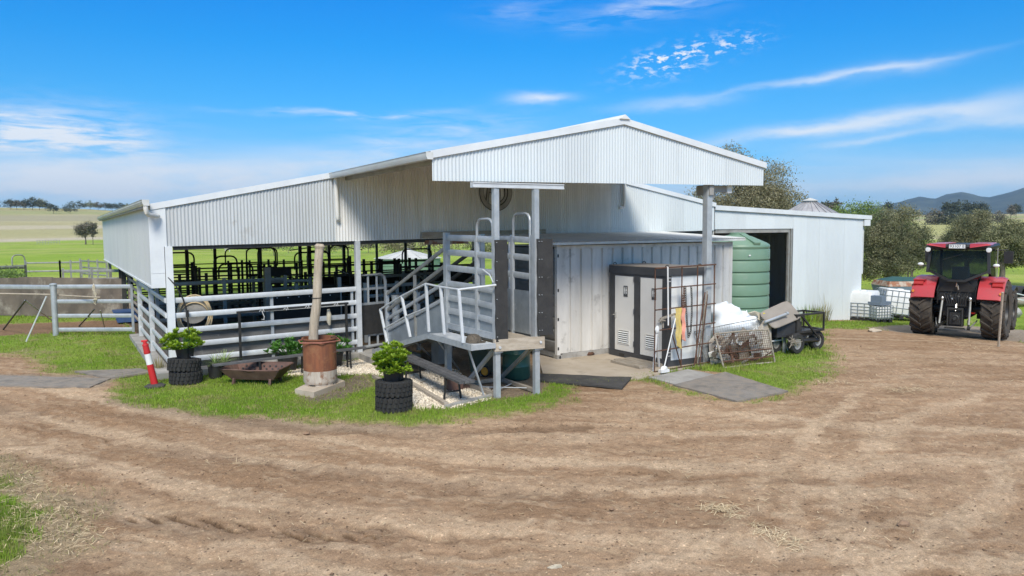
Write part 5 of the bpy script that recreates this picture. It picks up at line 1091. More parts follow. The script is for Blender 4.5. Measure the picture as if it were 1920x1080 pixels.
for ub, vb, ut, vt in ((868, 643, 860, 543), (833, 627, 826, 538), (804, 622, 798.5, 532), (769, 632, 753, 555), (728, 653, 713, 580)):
    p = PX(ub, vb, WX - .01); q = PX(ut, vt, WX - .03); st.append((p, q)); obj('stanchion', MB().bar(p, q, .055, .04, up=(0, 1, 0)), M['galv_w'], ramp)
hr = [Vector((7.04, 12.2, 2.20))] + [q for p, q in st]
obj('handrail', MB().tube(hr, .022, 8), M['galv_w'], ramp)
obj('mid_rail', MB().tube([lerp(p, q, .5) for p, q in st[2:]], .02, 8), M['galv_w'], ramp)
for ub, vb, ut, vt in ((908, 744, 877, 650), (861, 693, 813, 628), (811, 672, 778, 640)):
    a = PX(ut, vt, WX + .05); q = G(ub, vb); obj('strut', MB().bar(a, q, .03, .03), M['galv'], ramp)
obj('handle', MB().tube([PX(905, 505, LXp - .06), PX(918, 515, LXp - .08), PX(925, 530, LXp - .06)], .012, 6), M['galv_w'], ramp)
# hat on the walkway
c = PX(888, 634, 6.75); c.z = 1.076; c.y = c.y
cap_ = MB(); n = 18
cap_.lathe([(.155, .0), (.155, .03), (.145, .09), (.11, .14), (.05, .165), (.001, .168)], n, c)
cap_.prism([c + Vector((.10 * cos(a) + .14 * cos(a) * .0 + .12, -.02 + .12 * sin(a), .004)) if False else c + Vector((.10 + .13 * cos(a), -.05 + .11 * sin(a), .004)) for a in [2 * pi * k / 14 for k in range(14)]], (0, 0, .014))
solo('cap', cap_, M['camo'], 'small mottled brown cap lying on the ramp walkway', 'cap', c)
solo('timber_beam', MB().prism([(8.25, WY - .10, 3.03), (12.2, WY - .10, 3.085), (12.2, WY - .10, 3.24), (8.25, WY - .10, 3.19)], (0, .06, 0)), M['timber_p'], 'pale beam fixed along the bottom of the wall behind the ramp hoops', 'beam', (10.2, WY - .1, 3.03))
solo('timber_beam', MB().prism([(8.4, WY + .04, 2.85), (9.7, WY + .04, 2.86), (9.7, WY + .04, 2.98), (8.4, WY + .04, 2.97)], (0, .06, 0)), M['rust_top'], 'pinkish stained beam hanging under the wall left of the ramp', 'beam', (9, WY, 2.85))
# bins, barrel and odds under the platform
def wheelie(x, y, rz, label, h=.98):
    t = thing('wheelie_bin', label, 'bin', (x, y, 0), rz)
    b = MB().loft([[(-.20, -.22, .06), (.20, -.22, .06), (.20, .22, .06), (-.20, .22, .06)], [(-.27, -.30, h), (.27, -.30, h), (.27, .30, h), (-.27, .30, h)]]); obj('body', b, M['bin'], t, True)
    obj('lid', MB().box(-.30, -.34, h + .002, .30, .30, h + .05), M['bin'], t, True); obj('handle', MB().cyl((-.25, .35, h), (.25, .35, h), .018, n=8), M['bin'], t, True)
    for s in (-1, 1):
        w = obj('wheel', MB().lathe([(.10, -.03), (.125, -.025), (.125, .025), (.10, .03), (.10, -.03)], 20, (s * .25, .2, .125), 'x'), M['black'], t, True); obj('hub', MB().lathe([(.001, -.032), (.085, -.033), (.09, -.02), (.09, .02), (.085, .033), (.001, .032)], 16, (s * .25, .2, .125), 'x'), M['orange'], w, True)
wheelie(8.05, 14.55, radians(208), 'dark green wheelie bin with orange wheel hubs under the loading ramp')
p = G(962, 712); solo('barrel', MB().lathe([(.001, 0), (.27, .0), (.305, .05), (.305, .27), (.315, .29), (.305, .31), (.30, .55), (.31, .57), (.30, .59), (.285, .86), (.25, .90), (.001, .90)], 28, (8.42, 13.75, 0)), M['barrel'], 'round green plastic barrel under the dock beam', 'barrel', (8.42, 13.75, 0))
solo('block', MB().box(7.72, 16.2, 0, 8.1, 16.6, .5).box(7.66, 16.15, .501, 8.3, 16.7, .57), M['concrete_g'], 'grey concrete block under the slope of the ramp', 'block', (7.9, 16.4, 0))
p = G(855, 732); solo('steel_box', MB().prism([(p.x - .17, p.y, .0), (p.x + .15, p.y - .02, .0), (p.x + .18, p.y - .02, .26), (p.x - .17, p.y, .28)], (.05, .3, 0)).box(p.x + .16, p.y + .02, 0, p.x + .33, p.y + .1, .06), M['trough'], 'small dark rusty steel box at the end of the black bench', 'box', p)
solo('timber_post', MB().box(8.5, 15.3, 0, 8.62, 15.42, .9), M['timber'], 'short grey timber post standing under the ramp', 'post', (8.56, 15.36, 0))
solo('rubber_skirt', MB().prism([(8.66, 17.2, .25), (8.66, 14.6, .3), (8.66, 14.6, .95), (8.66, 17.2, .6)], (.03, 0, 0)), M['galv_d'], 'dull grey sheet hanging beneath the ramp slope', 'sheet', (8.66, 16, .25))

# ------------------------------------------------------------------ the strip in front of the fence
def tyre_mesh(R0=.325, Wd=.27, knobs=22):
    h = Wd / 2; b = MB().lathe([(.17, -h + .03), (.2, -h), (R0 - .05, -h), (R0 - .015, -h + .03), (R0 - .008, 0), (R0 - .015, h - .03), (R0 - .05, h), (.2, h), (.17, h - .03), (.16, 0), (.17, -h + .03)], 36)
    for k in range(knobs):
        for s, off in ((-1, 0), (1, .5), (0, .25)):
            a = 2 * pi * (k + off) / knobs; c, sn = cos(a), sin(a); z0, z1 = ((-h + .012, -.05), (.05, h - .012), (-.035, .035))[(-1, 1, 0).index(s)]
            rr = R0 - .02; w = .03
            pts = [(c * rr - sn * w, sn * rr + c * w), (c * rr + sn * w, sn * rr - c * w), (c * (R0 + .012) + sn * w * .8, sn * (R0 + .012) - c * w * .8), (c * (R0 + .012) - sn * w * .8, sn * (R0 + .012) + c * w * .8)]
            b.prism([(x, y, z0) for x, y in pts], (0, 0, z1 - z0))
    return raw_mesh('tyre', b.v, b.f, M['tyre'], 30)
TYRE = tyre_mesh()
def place_tyre(x, y, z, rz, label, tilt=0.0):
    o = bpy.data.objects.new('tyre', TYRE); COL.objects.link(o); o.location = (x, y, z); o.rotation_euler = (tilt, tilt * .5, rz); return tag(o, label, 'tyre', 'tyres stacked as plant stands')
s2 = G(739, 768); s1 = G(349, 717)
place_tyre(s2.x, s2.y, .135, .3, 'bottom tyre of the stack on the grass edge in front of the ramp'); place_tyre(s2.x + .01, s2.y + .01, .41, 1.1, 'top tyre of the stack on the grass edge in front of the ramp', .02)
place_tyre(s1.x, s1.y, .135, .6, 'bottom tyre of the stack beside the white corner post', .02); place_tyre(s1.x - .02, s1.y + .02, .395, 1.7, 'top tyre of the stack beside the white corner post', .09)
def leaf_mesh(name, tips, m):
    """tips: (base, direction, length, width) -> one mesh of folded diamond leaves"""
    V, F = [], []
    for (c, d, L, w) in tips:
        c = Vector(c); d = Vector(d).normalized(); a = d.cross(Vector((RND.uniform(-.4, .4), RND.uniform(-.4, .4), 1))).normalized(); nrm = a.cross(d)
        o = len(V); V += [tuple(c), tuple(c + d * L * .55 + a * w / 2 + nrm * w * .15), tuple(c + d * L), tuple(c + d * L * .55 - a * w / 2 + nrm * w * .15)]; F += [(o, o + 1, o + 2), (o, o + 2, o + 3)]
    return raw_mesh(name, V, F, m, smooth=False)
def rosette(c, n, L, w, up=.35, out=None):
    t = []
    for k in range(n):
        a = 2 * pi * k * .382 + RND.uniform(-.2, .2); e = RND.uniform(-.15, 1.0) * (1 - .3 * (k % 3)) + up
        d = Vector((cos(a) * cos(e), sin(a) * cos(e), sin(e)))
        if out is not None: d = (d + Vector(out) * .6).normalized()
        t.append((Vector(c) + d * .01, d, L * RND.uniform(.7, 1.15), w * RND.uniform(.8, 1.2)))
    return t
def succulent(name, label, x, y, z, rx, rz, n, L, w, m, potr, poth, potm='black', cups=True, nl=17, cat='potted plant', dzc=.0):
    t = thing(name, label, cat, (x, y, z))
    obj('pot', MB().lathe([(.001, 0), (potr * .8, 0), (potr, poth), (potr + .012, poth), (potr + .012, poth + .02), (potr - .012, poth + .02), (potr * .9, poth - .06), (.001, poth - .06)], 22), M[potm], t, True)
    if cups: obj('pot', MB().lathe([(.001, .02), (.055, .02), (.085, .24), (.09, .25), (.07, .25), (.001, .2)], 14, (potr * .75, -potr * .45, .02)), M[potm], t, True)
    tips = []; st = MB()
    for k in range(n):
        a = RND.uniform(0, 2 * pi); ph = math.acos(RND.uniform(-.35, 1)); r = RND.uniform(.6, 1.22)
        c = Vector((rx * sin(ph) * cos(a) * r, rx * sin(ph) * sin(a) * r, poth + dzc + rz * (.42 + .75 * cos(ph) * r))); tips += rosette(c, nl, L, w, .3, (c - Vector((0, 0, poth + rz * .3))).normalized())
        if k % 2 == 0: st.tube([(c.x * .1, c.y * .1, poth - .04), (c.x * .6, c.y * .6, (poth + c.z) / 2), tuple(c)], .008, 5)
    obj('stem', st, M['leaf_m'], t, True)
    o = bpy.data.objects.new('foliage', leaf_mesh('foliage', tips, m)); COL.objects.link(o); o.parent = t
    return t
succulent('potted_plant', 'dense bright green succulent in a black pot on the front tyre stack', s2.x - .02, s2.y + .02, .53, .27, .42, 150, .085, .040, M['leaf_b'], .17, .22, dzc=-.10)
succulent('potted_plant', 'sprawling bright green succulent in a dark pot on the tyres by the corner post', s1.x - .02, s1.y + .02, .53, .36, .34, 95, .10, .046, M['leaf_b'], .17, .2, dzc=-.03)
def spider(x, y, label, k):
    t = thing('spider_plant', label, 'potted plant', (x, y, 0)); obj('pot', MB().lathe([(.001, 0), (.13, 0), (.155, .27), (.165, .27), (.165, .29), (.14, .29), (.13, .24), (.001, .24)], 20), M['black'], t, True)
    V, F = [], []
    for q in range(46):
        a = RND.uniform(0, 2 * pi); L = RND.uniform(.26, .44); e = RND.uniform(.6, 1.3); w = .022; o = len(V); s = Vector((-sin(a), cos(a), 0)) * w / 2
        for i, f in enumerate((0, .35, .7, 1)):
            c = Vector((cos(a) * cos(e) * L * f * (1 + .4 * f), sin(a) * cos(e) * L * f * (1 + .4 * f), .26 + L * sin(e) * f - .25 * f * f * (1.5 - e) * L * 2)); ww = s * (1 - .75 * f); V += [tuple(c - ww), tuple(c + ww)]
        for i in range(3): F.append((o + 2 * i, o + 2 * i + 1, o + 2 * i + 3, o + 2 * i + 2))
    o = bpy.data.objects.new('foliage', raw_mesh('foliage', V, F, M['leaf_s'], smooth=False)); COL.objects.link(o); o.parent = t
p = G(401, 710); spider(p.x + .05, p.y + .1, 'striped spider plant in a black pot, nearest the tyre stack', 0)
p = G(424, 706); spider(p.x + .02, p.y + .25, 'striped spider plant in a black pot, right of another spider plant', 1)
p = G(543, 695); succulent('potted_shrub', 'glossy mid green shrub in a square dark pot left of the rusty drum', p.x, p.y + .15, 0, .42, .26, 60, .12, .05, M['leaf_m'], .24, .34, cups=False, nl=14)
p = G(628, 688); succulent('potted_shrub', 'glossy mid green shrub in a dark pot right of the rusty drum', p.x + .05, p.y + .2, 0, .36, .3, 52, .12, .05, M['leaf_m'], .22, .3, cups=False, nl=14)
# bollard
bb = G(291, 725); bo = thing('bollard', 'leaning red and white plastic temporary bollard on a black base', 'bollard', bb)
obj('base', MB().lathe([(.001, 0), (.21, 0), (.21, .03), (.16, .055), (.05, .07), (.001, .07)], 8), M['mat_dark'], bo, True)
ax = Vector((-.055, .06, 1)).normalized()
lean_ = lambda z, r: None
ttop = PV_at(271, 640, bb, 1.0)
ax = (Vector((PX(271, 640, bb.x).x, 0, 0)) * 0 + (Vector(ray(271, 640)) * ((bb.xy.length) / math.hypot(*ray(271, 640)[:2])) + Vector((0, 0, CAM_H)) - bb)); ax.normalize()
def lb(z0, z1, r0, r1, m, nm):
    return obj(nm, MB().tube([bb + ax * z0, bb + ax * z1], [r0, r1], 18), m, bo)
lb(.055, .49, .072, .066, M['red_p'], 'lower_sleeve'); lb(.491, .72, .066, .062, M['white_p'], 'reflective_band'); lb(.721, .93, .063, .058, M['red_p'], 'upper_sleeve'); lb(.745, .765, .068, .068, M['red_p'], 'rib'); lb(.90, .925, .066, .06, M['red_p'], 'rib')
obj('handle', MB().tube([bb + ax * .92 + Vector((-.0, 0, 0)), bb + ax * .985], [.04, .035], 12).tube([bb + ax * .99 + Vector((-.055, .03, 0)), bb + ax * 1.0 + Vector((.055, -.03, 0))], [.022, .022], 8), M['red_p'], bo)
# weeds by the footing
def tuft(name, label, x, y, n, h, m, spread=.12, w=.012, cat='weeds'):
    V, F = [], []; z0 = float(gz(x))
    for q in range(n):
        a = RND.uniform(0, 2 * pi); r = RND.uniform(0, spread); L = h * RND.uniform(.5, 1.1); t = RND.uniform(.05, .55); b0 = Vector((x + r * cos(a), y + r * sin(a), z0)); tip = b0 + Vector((cos(a) * L * t, sin(a) * L * t, L)); mid = (b0 + tip) / 2 + Vector((0, 0, .08 * L)); s = Vector((-sin(a), cos(a), 0)) * w / 2; o = len(V)
        V += [tuple(b0 - s), tuple(b0 + s), tuple(mid + s * .8), tuple(mid - s * .8), tuple(tip)]; F += [(o, o + 1, o + 2, o + 3), (o + 3, o + 2, o + 4)]
    me = raw_mesh(name, [(a - x, b - y, c - z0) for a, b, c in V], F, m, smooth=False); o = bpy.data.objects.new(name, me); COL.objects.link(o); o.location = (x, y, z0); tag(o, label, cat)
p = G(300, 702); tuft('weed_clump', 'tall dry weeds growing between the bollard and the footing', p.x, p.y + .2, 90, .42, M['grass_dry'], .16)
p = G(1590, 602); tuft('weed_clump', 'dry brown weeds against the machinery shed wall', PY(1537, 590, 18.1).x, 18.1, 140, .75, M['grass_dry'], .45, .02); tuft('weed_clump', 'green weeds at the foot of the machinery shed wall', PY(1518, 592, 17.9).x, 17.9, 150, .62, M['grass'], .5, .022)
tuft('thistle', 'single tall dry thistle stem against the machinery shed wall', PY(1550, 600, 18.0).x, 18.0, 6, 1.25, M['grass_dry'], .05, .022, 'thistle')
p = G(60, 648); 
# iron trough
ti = thing('iron_trough', 'rusty brown riveted iron trough on short legs in front of the fence', 'trough', (3.5, 16.3, 0))
ta, tb_ = G(432, 716), G(533, 719); ctr = (ta + tb_) / 2; dx = (tb_ - ta).normalized(); dy = Vector((-dx.y, dx.x, 0)); hl = (tb_ - ta).length / 2 * 1.06
def TP(a, b_, z): return ctr + dx * a + dy * b_ + Vector((0, 0, z * .80))
b = MB(); L0, L1, w0, w1 = hl * .72, hl, .20, .33
rg = lambda s, z, g=0: [TP(-(L0 + (L1 - L0) * s) + g, -(w0 + (w1 - w0) * s) + g, z), TP(L0 + (L1 - L0) * s - g, -(w0 + (w1 - w0) * s) + g, z), TP(L0 + (L1 - L0) * s - g, w0 + (w1 - w0) * s - g, z), TP(-(L0 + (L1 - L0) * s) + g, w0 + (w1 - w0) * s - g, z)]
tl = lambda r: [r[0], r[1], r[2] + Vector((0, 0, .06)), r[3] + Vector((0, 0, .06))]
b.loft([rg(0, .13), rg(.5, .26), tl(rg(1, .40)), tl(rg(1, .41, .03)), rg(.5, .27, .03), rg(0, .15, .03)]); obj('pan', b, M['trough'], ti)
obj('rim', MB().tube([TP(-L1, -w1, .41), TP(-L1 * .5, -w1 + .02, .42), TP(0, -w1, .395), TP(L1 * .6, -w1 + .03, .41), TP(L1, -w1, .43)], .017, 6).tube([TP(-L1, w1, .48), TP(L1, w1, .49)], .016, 6).tube([TP(-L1, -w1, .41), TP(-L1, w1, .48)], .016, 6).tube([TP(L1, -w1, .43), TP(L1 * 1.03, w1, .48)], .016, 6), M['trough'], ti)
for k in range(7):
    for r_ in (0, 1):
        c = TP(-L0 * .95 + (k + .5 * r_) * L0 * .29, w0 + (w1 - w0) * (.62 + .22 * r_) - .04, .32 + .075 * r_); obj('hole', MB().cyl(c, c - dy * .012 + Vector((0, 0, .008)), .022, n=7), M['black'], ti)
for a, c in ((-.62, -1), (.62, -1), (-.62, 1), (.62, 1)): obj('leg', MB().bar(TP(hl * a, c * .2, .16), TP(hl * a * 1.02, c * .24, 0), .05, .05), M['trough'], ti)
# drum burner on its slab
ds = [G(555, 741), G(592, 744), G(646, 724), G(611, 708)]
sl = pw([(553, 739), (589, 745), (647, 723), (612, 709)]); c0 = Vector((sum(p[0] for p in sl) / 4, sum(p[1] for p in sl) / 4, 0))
solo('plinth', MB().prism([(x, y, .10) for x, y in sl], (0, 0, -.13)), M['concrete'], 'square pale concrete plinth under the rusty drum', 'plinth', c0)
dr = thing('fire_drum', 'rust brown steel drum with a white bottom band standing on a concrete plinth', 'drum', (c0.x, c0.y, .1)); DR = .335
obj('drum_body', MB().lathe([(DR, .305), (DR, .33), (DR + .006, .335), (DR, .34), (DR, .93), (DR + .02, .94), (DR + .02, .965), (DR - .012, .965), (DR - .012, .5), (DR - .012, .14), (.001, .14)], 40), M['drum_rust'], dr, True)
obj('drum_base', MB().lathe([(DR - .02, .03), (DR, .06), (DR + .004, .10), (DR + .004, .2), (DR, .305)], 40), M['drum_white'], dr, True)
obj('foot_ring', MB().loft([[(r * cos(a), r * sin(a), z) for a in [-2.2 + 1.2 * q / 8 for q in range(9)]] for r, z in ((DR - .03, .0), (DR - .03, .06))], closed=False), M['drum_white'], dr, True)
for a in (-1.15, -.6, .7, 2.3, 3.4): obj('foot', MB().box(-.06, -.02, 0, .06, .02, .07), M['drum_white'], dr, True).matrix_basis = Matrix.Translation((DR * .88 * cos(a), DR * .88 * sin(a), 0)) @ Matrix.Rotation(a + pi / 2, 4, 'Z')
hx = [(.46 * cos(2 * pi * (k + .35) / 6), .40 * sin(2 * pi * (k + .35) / 6), .90) for k in range(6)]; obj('hoop', MB().tube(hx, .013, 6, closed=True), M['pinkrust'], dr, True)
obj('bracket', MB().box(.17, -.36, .68, .27, -.33, .70).box(.2, -.22, .93, .30, -.12, .98), M['rust'], dr, True)
lgb = c0 + Vector((-.10, -.05, .6))
a_ = Vector(ray(588, 640)); a_ = Vector((0, 0, CAM_H)) + a_ * (math.hypot(c0.x, c0.y) / math.hypot(a_.x, a_.y)); b_ = Vector(ray(600, 459)); b_ = Vector((0, 0, CAM_H)) + b_ * (math.hypot(c0.x, c0.y) / math.hypot(b_.x, b_.y))
dl = (b_ - a_).normalized(); base_ = a_ - dl * (a_.z - .26) / dl.z
lgt = thing('log_post', 'bare pale wooden post standing upright in the rusty drum', 'post', base_)
N = 14; pts = [lerp(base_, b_, k / N) + Vector((.012 * sin(k * .9), .012 * cos(k * 1.3), 0)) for k in range(N + 1)]
obj('stem', MB().tube(pts, [.105 - .022 * k / N + .004 * sin(k * 2.1) for k in range(N + 1)], 14), M['log'], lgt); obj('cap_knot', MB().tube([pts[-1] - dl * .10, pts[-1] - dl * .03, pts[-1] + dl * .02], [.088, .108, .07], 14), M['log'], lgt)
obj('wire_band', MB().tube([lerp(base_, b_, .60) + Vector((.098 * cos(q * pi / 8), .098 * sin(q * pi / 8), 0)) for q in range(16)], .007, 5, closed=True), M['black_m'], lgt)
# hanging rail with hooks
ra, rb2 = PY(452, 684, 18.02), PY(651, 665, 18.02); ra.z = rb2.z = .0; za = PY(451, 584, 18.02).z; zb = PY(652, 567, 18.02).z
hr_ = thing('hanging_rail', 'slim black steel rail on two posts with white hooks in front of the fence', 'rail', lerp(ra, rb2, .5))
obj('post', MB().bar(ra, (ra.x, ra.y, za), .055, .055), M['black_m'], hr_); obj('post', MB().bar(rb2, (rb2.x, rb2.y, zb), .055, .055), M['black_m'], hr_); obj('top_bar', MB().bar((ra.x - .06, ra.y - .003, za - .02), (rb2.x + .06, rb2.y - .003, zb - .02), .04, .05), M['black_m'], hr_)
for f in (.2, .42, .62, .9):
    c = lerp((ra.x, ra.y, za), (rb2.x, rb2.y, zb), f); hk = MB().tube([c + Vector((-.06, -.03, -.04)), c + Vector((-.03, -.04, .0)), c + Vector((.0, -.04, -.06)), c + Vector((.03, -.04, .01)), c + Vector((.05, -.03, -.05))], .008, 5)
    if f < .3: hk.tube([c + Vector((.0, -.04, -.05)), c + Vector((.04, -.05, -.16)), c + Vector((.03, -.05, -.24)), c + Vector((-.02, -.05, -.22))], .008, 5)
    solo('hook', hk, M['white_paint'], ['white wire hook at the left end of the black rail, the longest', 'white wire hook left of the log post on the black rail', 'white wire hook just right of the log post on the black rail', 'white wire hook at the right end of the black rail'][(.2, .42, .62, .9).index(f)], 'hook', c + Vector((0, 0, -.1)), 'white hooks on the black rail')
p = PY(616, 590, 18.2); solo('glove', MB().tube([p + Vector((0, 0, .14)), p + Vector((0.01, -.01, 0)), p + Vector((.0, -.01, -.16)), p + Vector((.02, 0, -.26))], [.03, .06, .055, .03], 8), M['rope'], 'cream cloth hanging over the second rail behind the log post', 'cloth', p)
# plank benches
def bench(name, label, a, b_, h, w, m='plank_b', np_=3, legs=((.2, .09), (.8, .09))):
    t = thing(name, label, 'bench', lerp(a, b_, .5)); d = (Vector(b_) - Vector(a)).normalized(); s = Vector((-d.y, d.x, 0)); up = Vector((0, 0, h))
    for k in range(np_):
        o = s * (w * ((k + .5) / np_ - .5)); obj('seat_plank', MB().bar(Vector(a) + o + up, Vector(b_) + o + up, w / np_ - .012, .04), M[m], t)
    for f, sp in legs:
        c = lerp(a, b_, f)
        for q in (-1, 1): obj('leg', MB().bar(c + s * q * w * .38 + up - Vector((0, 0, .02)), c + s * q * w * .55 - Vector((0, 0, .0)), .032, .032), M['black_m'], t)
        obj('leg_brace', MB().bar(c - s * w * .5 + Vector((0, 0, .16)), c + s * w * .5 + Vector((0, 0, .16)), .026, .026), M['black_m'], t)
    return t
fa, fb = G(402, 686, .46), G(688, 652, .46); fa.z = fb.z = 0
bench('bench', 'long dark plank bench along the front fence behind the trough', fa + Vector((0, .14, 0)), fb + Vector((0, .14, 0)), .45, .17, 'plank_b', 2, ((.27, .1), (.56, .1), (.88, .1)))
ba, bb2 = G(756, 664, .47), G(876, 716, .47); ba.z = bb2.z = 0
bench('bench', 'dark slatted bench running back under the ramp walkway', ba, bb2, .46, .32, 'plank_b', 3, ((.18, .1), (.80, .1)))
# edging, mats
ea, eb = G(772, 722), G(837, 761); solo('edging_timber', MB().bar(ea + Vector((0, 0, .03)), eb + Vector((0, 0, .03)), .09, .07), M['timber_p'], 'pale timber edging across the pebbles in front of the ramp', 'edging', (ea + eb) / 2)
ea, eb = G(700, 708), G(738, 726); solo('edging_timber', MB().bar(ea + Vector((0, 0, .03)), eb + Vector((0, 0, .03)), .08, .06), M['timber'], 'pale timber edging between the rusty drum and the tyre stack', 'edging', (ea + eb) / 2)
ea, eb = G(836, 764), G(924, 742); solo('edging_timber', MB().bar(ea + Vector((0, 0, .02)), eb + Vector((0, 0, .02)), .08, .05), M['concrete_g'], 'grey edging strip on the yard side of the pebbles', 'edging', (ea + eb) / 2)
def matting(name, px, label, m, th=.018, z=.02, bumps=.006):
    P_ = pw(px); c = Vector((sum(p[0] for p in P_) / len(P_), sum(p[1] for p in P_) / len(P_), 0)); bm = MB(); rows = 8
    a, b_, c_, d = [Vector((*p, 0)) for p in P_[:4]]; ring_t = []
    for i in range(rows + 1):
        for j in range(rows + 1):
            q = lerp(lerp(a, b_, j / rows), lerp(d, c_, j / rows), i / rows); ring_t.append((q.x, q.y, float(gz(q.x)) + z + bumps * 2 * (float(fbm(np.array(q.x * 3), np.array(q.y * 3), 2, 3)) - .5)))
    f = [(i * (rows + 1) + j, i * (rows + 1) + j + 1, (i + 1) * (rows + 1) + j + 1, (i + 1) * (rows + 1) + j) for i in range(rows) for j in range(rows)]
    n = len(ring_t); edge = list(range(rows)) + [rows + k * (rows + 1) for k in range(rows)] + [n - 1 - k for k in range(rows)] + [(rows - k) * (rows + 1) for k in range(rows)]
    lowv = [(ring_t[e][0], ring_t[e][1], ring_t[e][2] - th - .02) for e in edge]; f += [(edge[k], edge[(k + 1) % len(edge)], n + (k + 1) % len(edge), n + k) for k in range(len(edge))]
    solo(name, MB().add(ring_t + lowv, f), M[m], label, 'mat', c)
matting('rubber_mat', [(1262, 724), (1382, 755), (1478, 736), (1360, 700)], 'large dusty grey rubber mat lying on the dirt, the nearest to the yard', 'mat', z=.035)
matting('rubber_mat', [(1216, 709), (1265, 722), (1350, 706), (1290, 694)], 'smaller dusty grey mat partly under the large mat by the mesh rack', 'concrete_g', z=.022)
matting('rubber_mat', [(1012, 703), (1012, 716), (1166, 731), (1184, 711)], 'black rubber mat along the front edge of the concrete slab', 'mat_dark', z=.045, bumps=.02)
matting('rubber_mat', [(-60, 704), (-60, 724), (168, 728), (208, 712)], 'long flat grey mat across the track at the left', 'mat', z=.03)
matting('rubber_mat', [(140, 699), (205, 712), (290, 700), (262, 694)], 'smaller grey mat between the lawn and the bollard', 'mat', z=.045)
matting('rubber_mat', [(1040, 660), (1080, 664), (1098, 655), (1060, 652)], 'dark doormat lying against the container end', 'mat_dark', z=.05) if False else None
sl_ = G(1106, 668); solo('stone', MB().blob((sl_.x, sl_.y, .06), .13, .09, .06, 10, 6, .12, 3, .031), M['rust'], 'flat reddish stone at the foot of the container', 'stone', (sl_.x, sl_.y, .03))

# ------------------------------------------------------------------ mesh rack and what hangs on it
RA, RB = Vector((11.29, 12.50, 0)), Vector((13.30, 12.66, 0)); rk = thing('mesh_rack', 'upright rusty reinforcing mesh rack in front of the toilet side', 'rack', lerp(RA, RB, .5))
for f in (0, .435, .70, 1.0): obj('upright_bar', MB().cyl(lerp(RA, RB, f) - Vector((0, 0, .12)), lerp(RA, RB, f) + Vector((0, 0, 2.36)), .015, n=7), M['rust'], rk)
for z in (.04, .5, .965, 1.43, 1.90, 2.36): obj('cross_bar', MB().cyl(RA + Vector((-.02, -.022, z)), RB + Vector((.02, -.022, z + .02)), .015 if z < 2.3 else .018, n=7), M['rust'], rk)
def onrack(u, v, off=.05):
    n = Vector((-(RB - RA).y, (RB - RA).x, 0)).normalized(); d = Vector(ray(u, v)); o = Vector((0, 0, CAM_H)); q = RA - n * off; t = (q - o).dot(n) / d.dot(n); return o + d * t
solo('pole', MB().cyl(onrack(1252, 500), onrack(1253, 610), .017, n=8), M['white_paint'], 'straight white pole hooked on the mesh rack over the toilet corner', 'pole', onrack(1253, 610))
def chain(name, px, label, r=.02, off=.05, m='dark_steel'):
    P_ = [onrack(u, v, off) for u, v in px]; cum = [0]
    for a, b_ in zip(P_[:-1], P_[1:]): cum.append(cum[-1] + (b_ - a).length)
    t = thing(name, label, 'chain', P_[len(P_) // 2]); n = int(cum[-1] / .052)
    for k in range(n):
        s = (k + .5) / n * cum[-1]; j = max(i for i in range(len(cum)) if cum[i] <= s); j = min(j, len(P_) - 2); c = lerp(P_[j], P_[j + 1], (s - cum[j]) / (cum[j + 1] - cum[j] + 1e-9)); d = (P_[j + 1] - P_[j]).normalized(); sd_ = d.cross(Vector((0, 1, 0)) if k % 2 else Vector((1, 0, 0)).cross(d)).normalized()
        obj('chain_link', MB().tube([c + d * .036 * cos(a) + sd_ * .021 * sin(a) for a in [2 * pi * q / 8 for q in range(8)]], .0095, 5, closed=True), M[m], t)
chain('chain', [(1296, 536), (1297, 555), (1295, 580), (1288, 600), (1291, 632), (1296, 622), (1297, 600), (1297, 570), (1296, 540)] and [(1285, 537), (1286, 570), (1288, 606), (1291, 631), (1295, 622), (1297, 590), (1297, 560), (1296, 537)], 'long dark chain looped over the mesh rack')
chain('chain', [(1283, 537), (1282, 556), (1285, 574), (1281, 576), (1280, 555)], 'short rusty chain bunched beside the long looped chain', m='rust')
def cloth(px_top, px_bot, label, m, w):
    b = MB(); n = 9; rings = []
    for k in range(n + 1):
        f = k / n; a = onrack(px_top[0][0] * (1 - f) + px_bot[0][0] * f + 1.2 * sin(k * 1.7), px_top[0][1] * (1 - f) + px_bot[0][1] * f, .06); c = onrack(px_top[1][0] * (1 - f) + px_bot[1][0] * f + 1.2 * cos(k * 1.3), px_top[1][1] * (1 - f) + px_bot[1][1] * f, .06); y = Vector((0, 1, 0))
        rings.append([a - y * .0, lerp(a, c, .3) - y * .05 * (1 + .3 * sin(k)), lerp(a, c, .55) - y * .01, lerp(a, c, .8) - y * .045, c, lerp(a, c, .5) + y * .02])
    solo('cloth', b.loft(rings), M[m], label, 'cloth', onrack(*px_bot[0]))
cloth([(1266, 578), (1277, 577)], [(1268, 648), (1277, 655)], 'mustard yellow cloth draped on the mesh rack', 'yellow', 1); cloth([(1278, 577), (1283, 578)], [(1278, 636), (1284, 640)], 'salmon pink cloth strip beside the yellow cloth', 'pink', 1)
def stick(u0, v0, u1, v1, r, m, label, cat, name, o0=.25, o1=.04, head=None):
    a = onrack(u0, v0, o0); q = onrack(u1, v1, o1)
    g = G(u0, v0); a = g if (g - a).length < .5 else a
    b = MB().tube([a, q], r, 8)
    if head: head(b, a, q)
    solo(name, b, M[m], label, cat, a)
stick(1302, 684, 1322, 548, .017, 'rust', 'rusty steel picket leaning on the rack, leftmost of the bundle', 'picket', 'steel_picket'); stick(1307, 686, 1326, 546, .017, 'timber', 'brown pole leaning on the rack, middle of the bundle', 'pole', 'pole', .22, .06); stick(1312, 682, 1327, 552, .014, 'rust', 'thin rusty rod leaning on the rack, rightmost of the bundle', 'rod', 'rod', .18, .05)
stick(1278, 690, 1252, 596, .014, 'rust', 'thin rusty rod leaning left across the rack in front of the toilet corner', 'rod', 'rod')
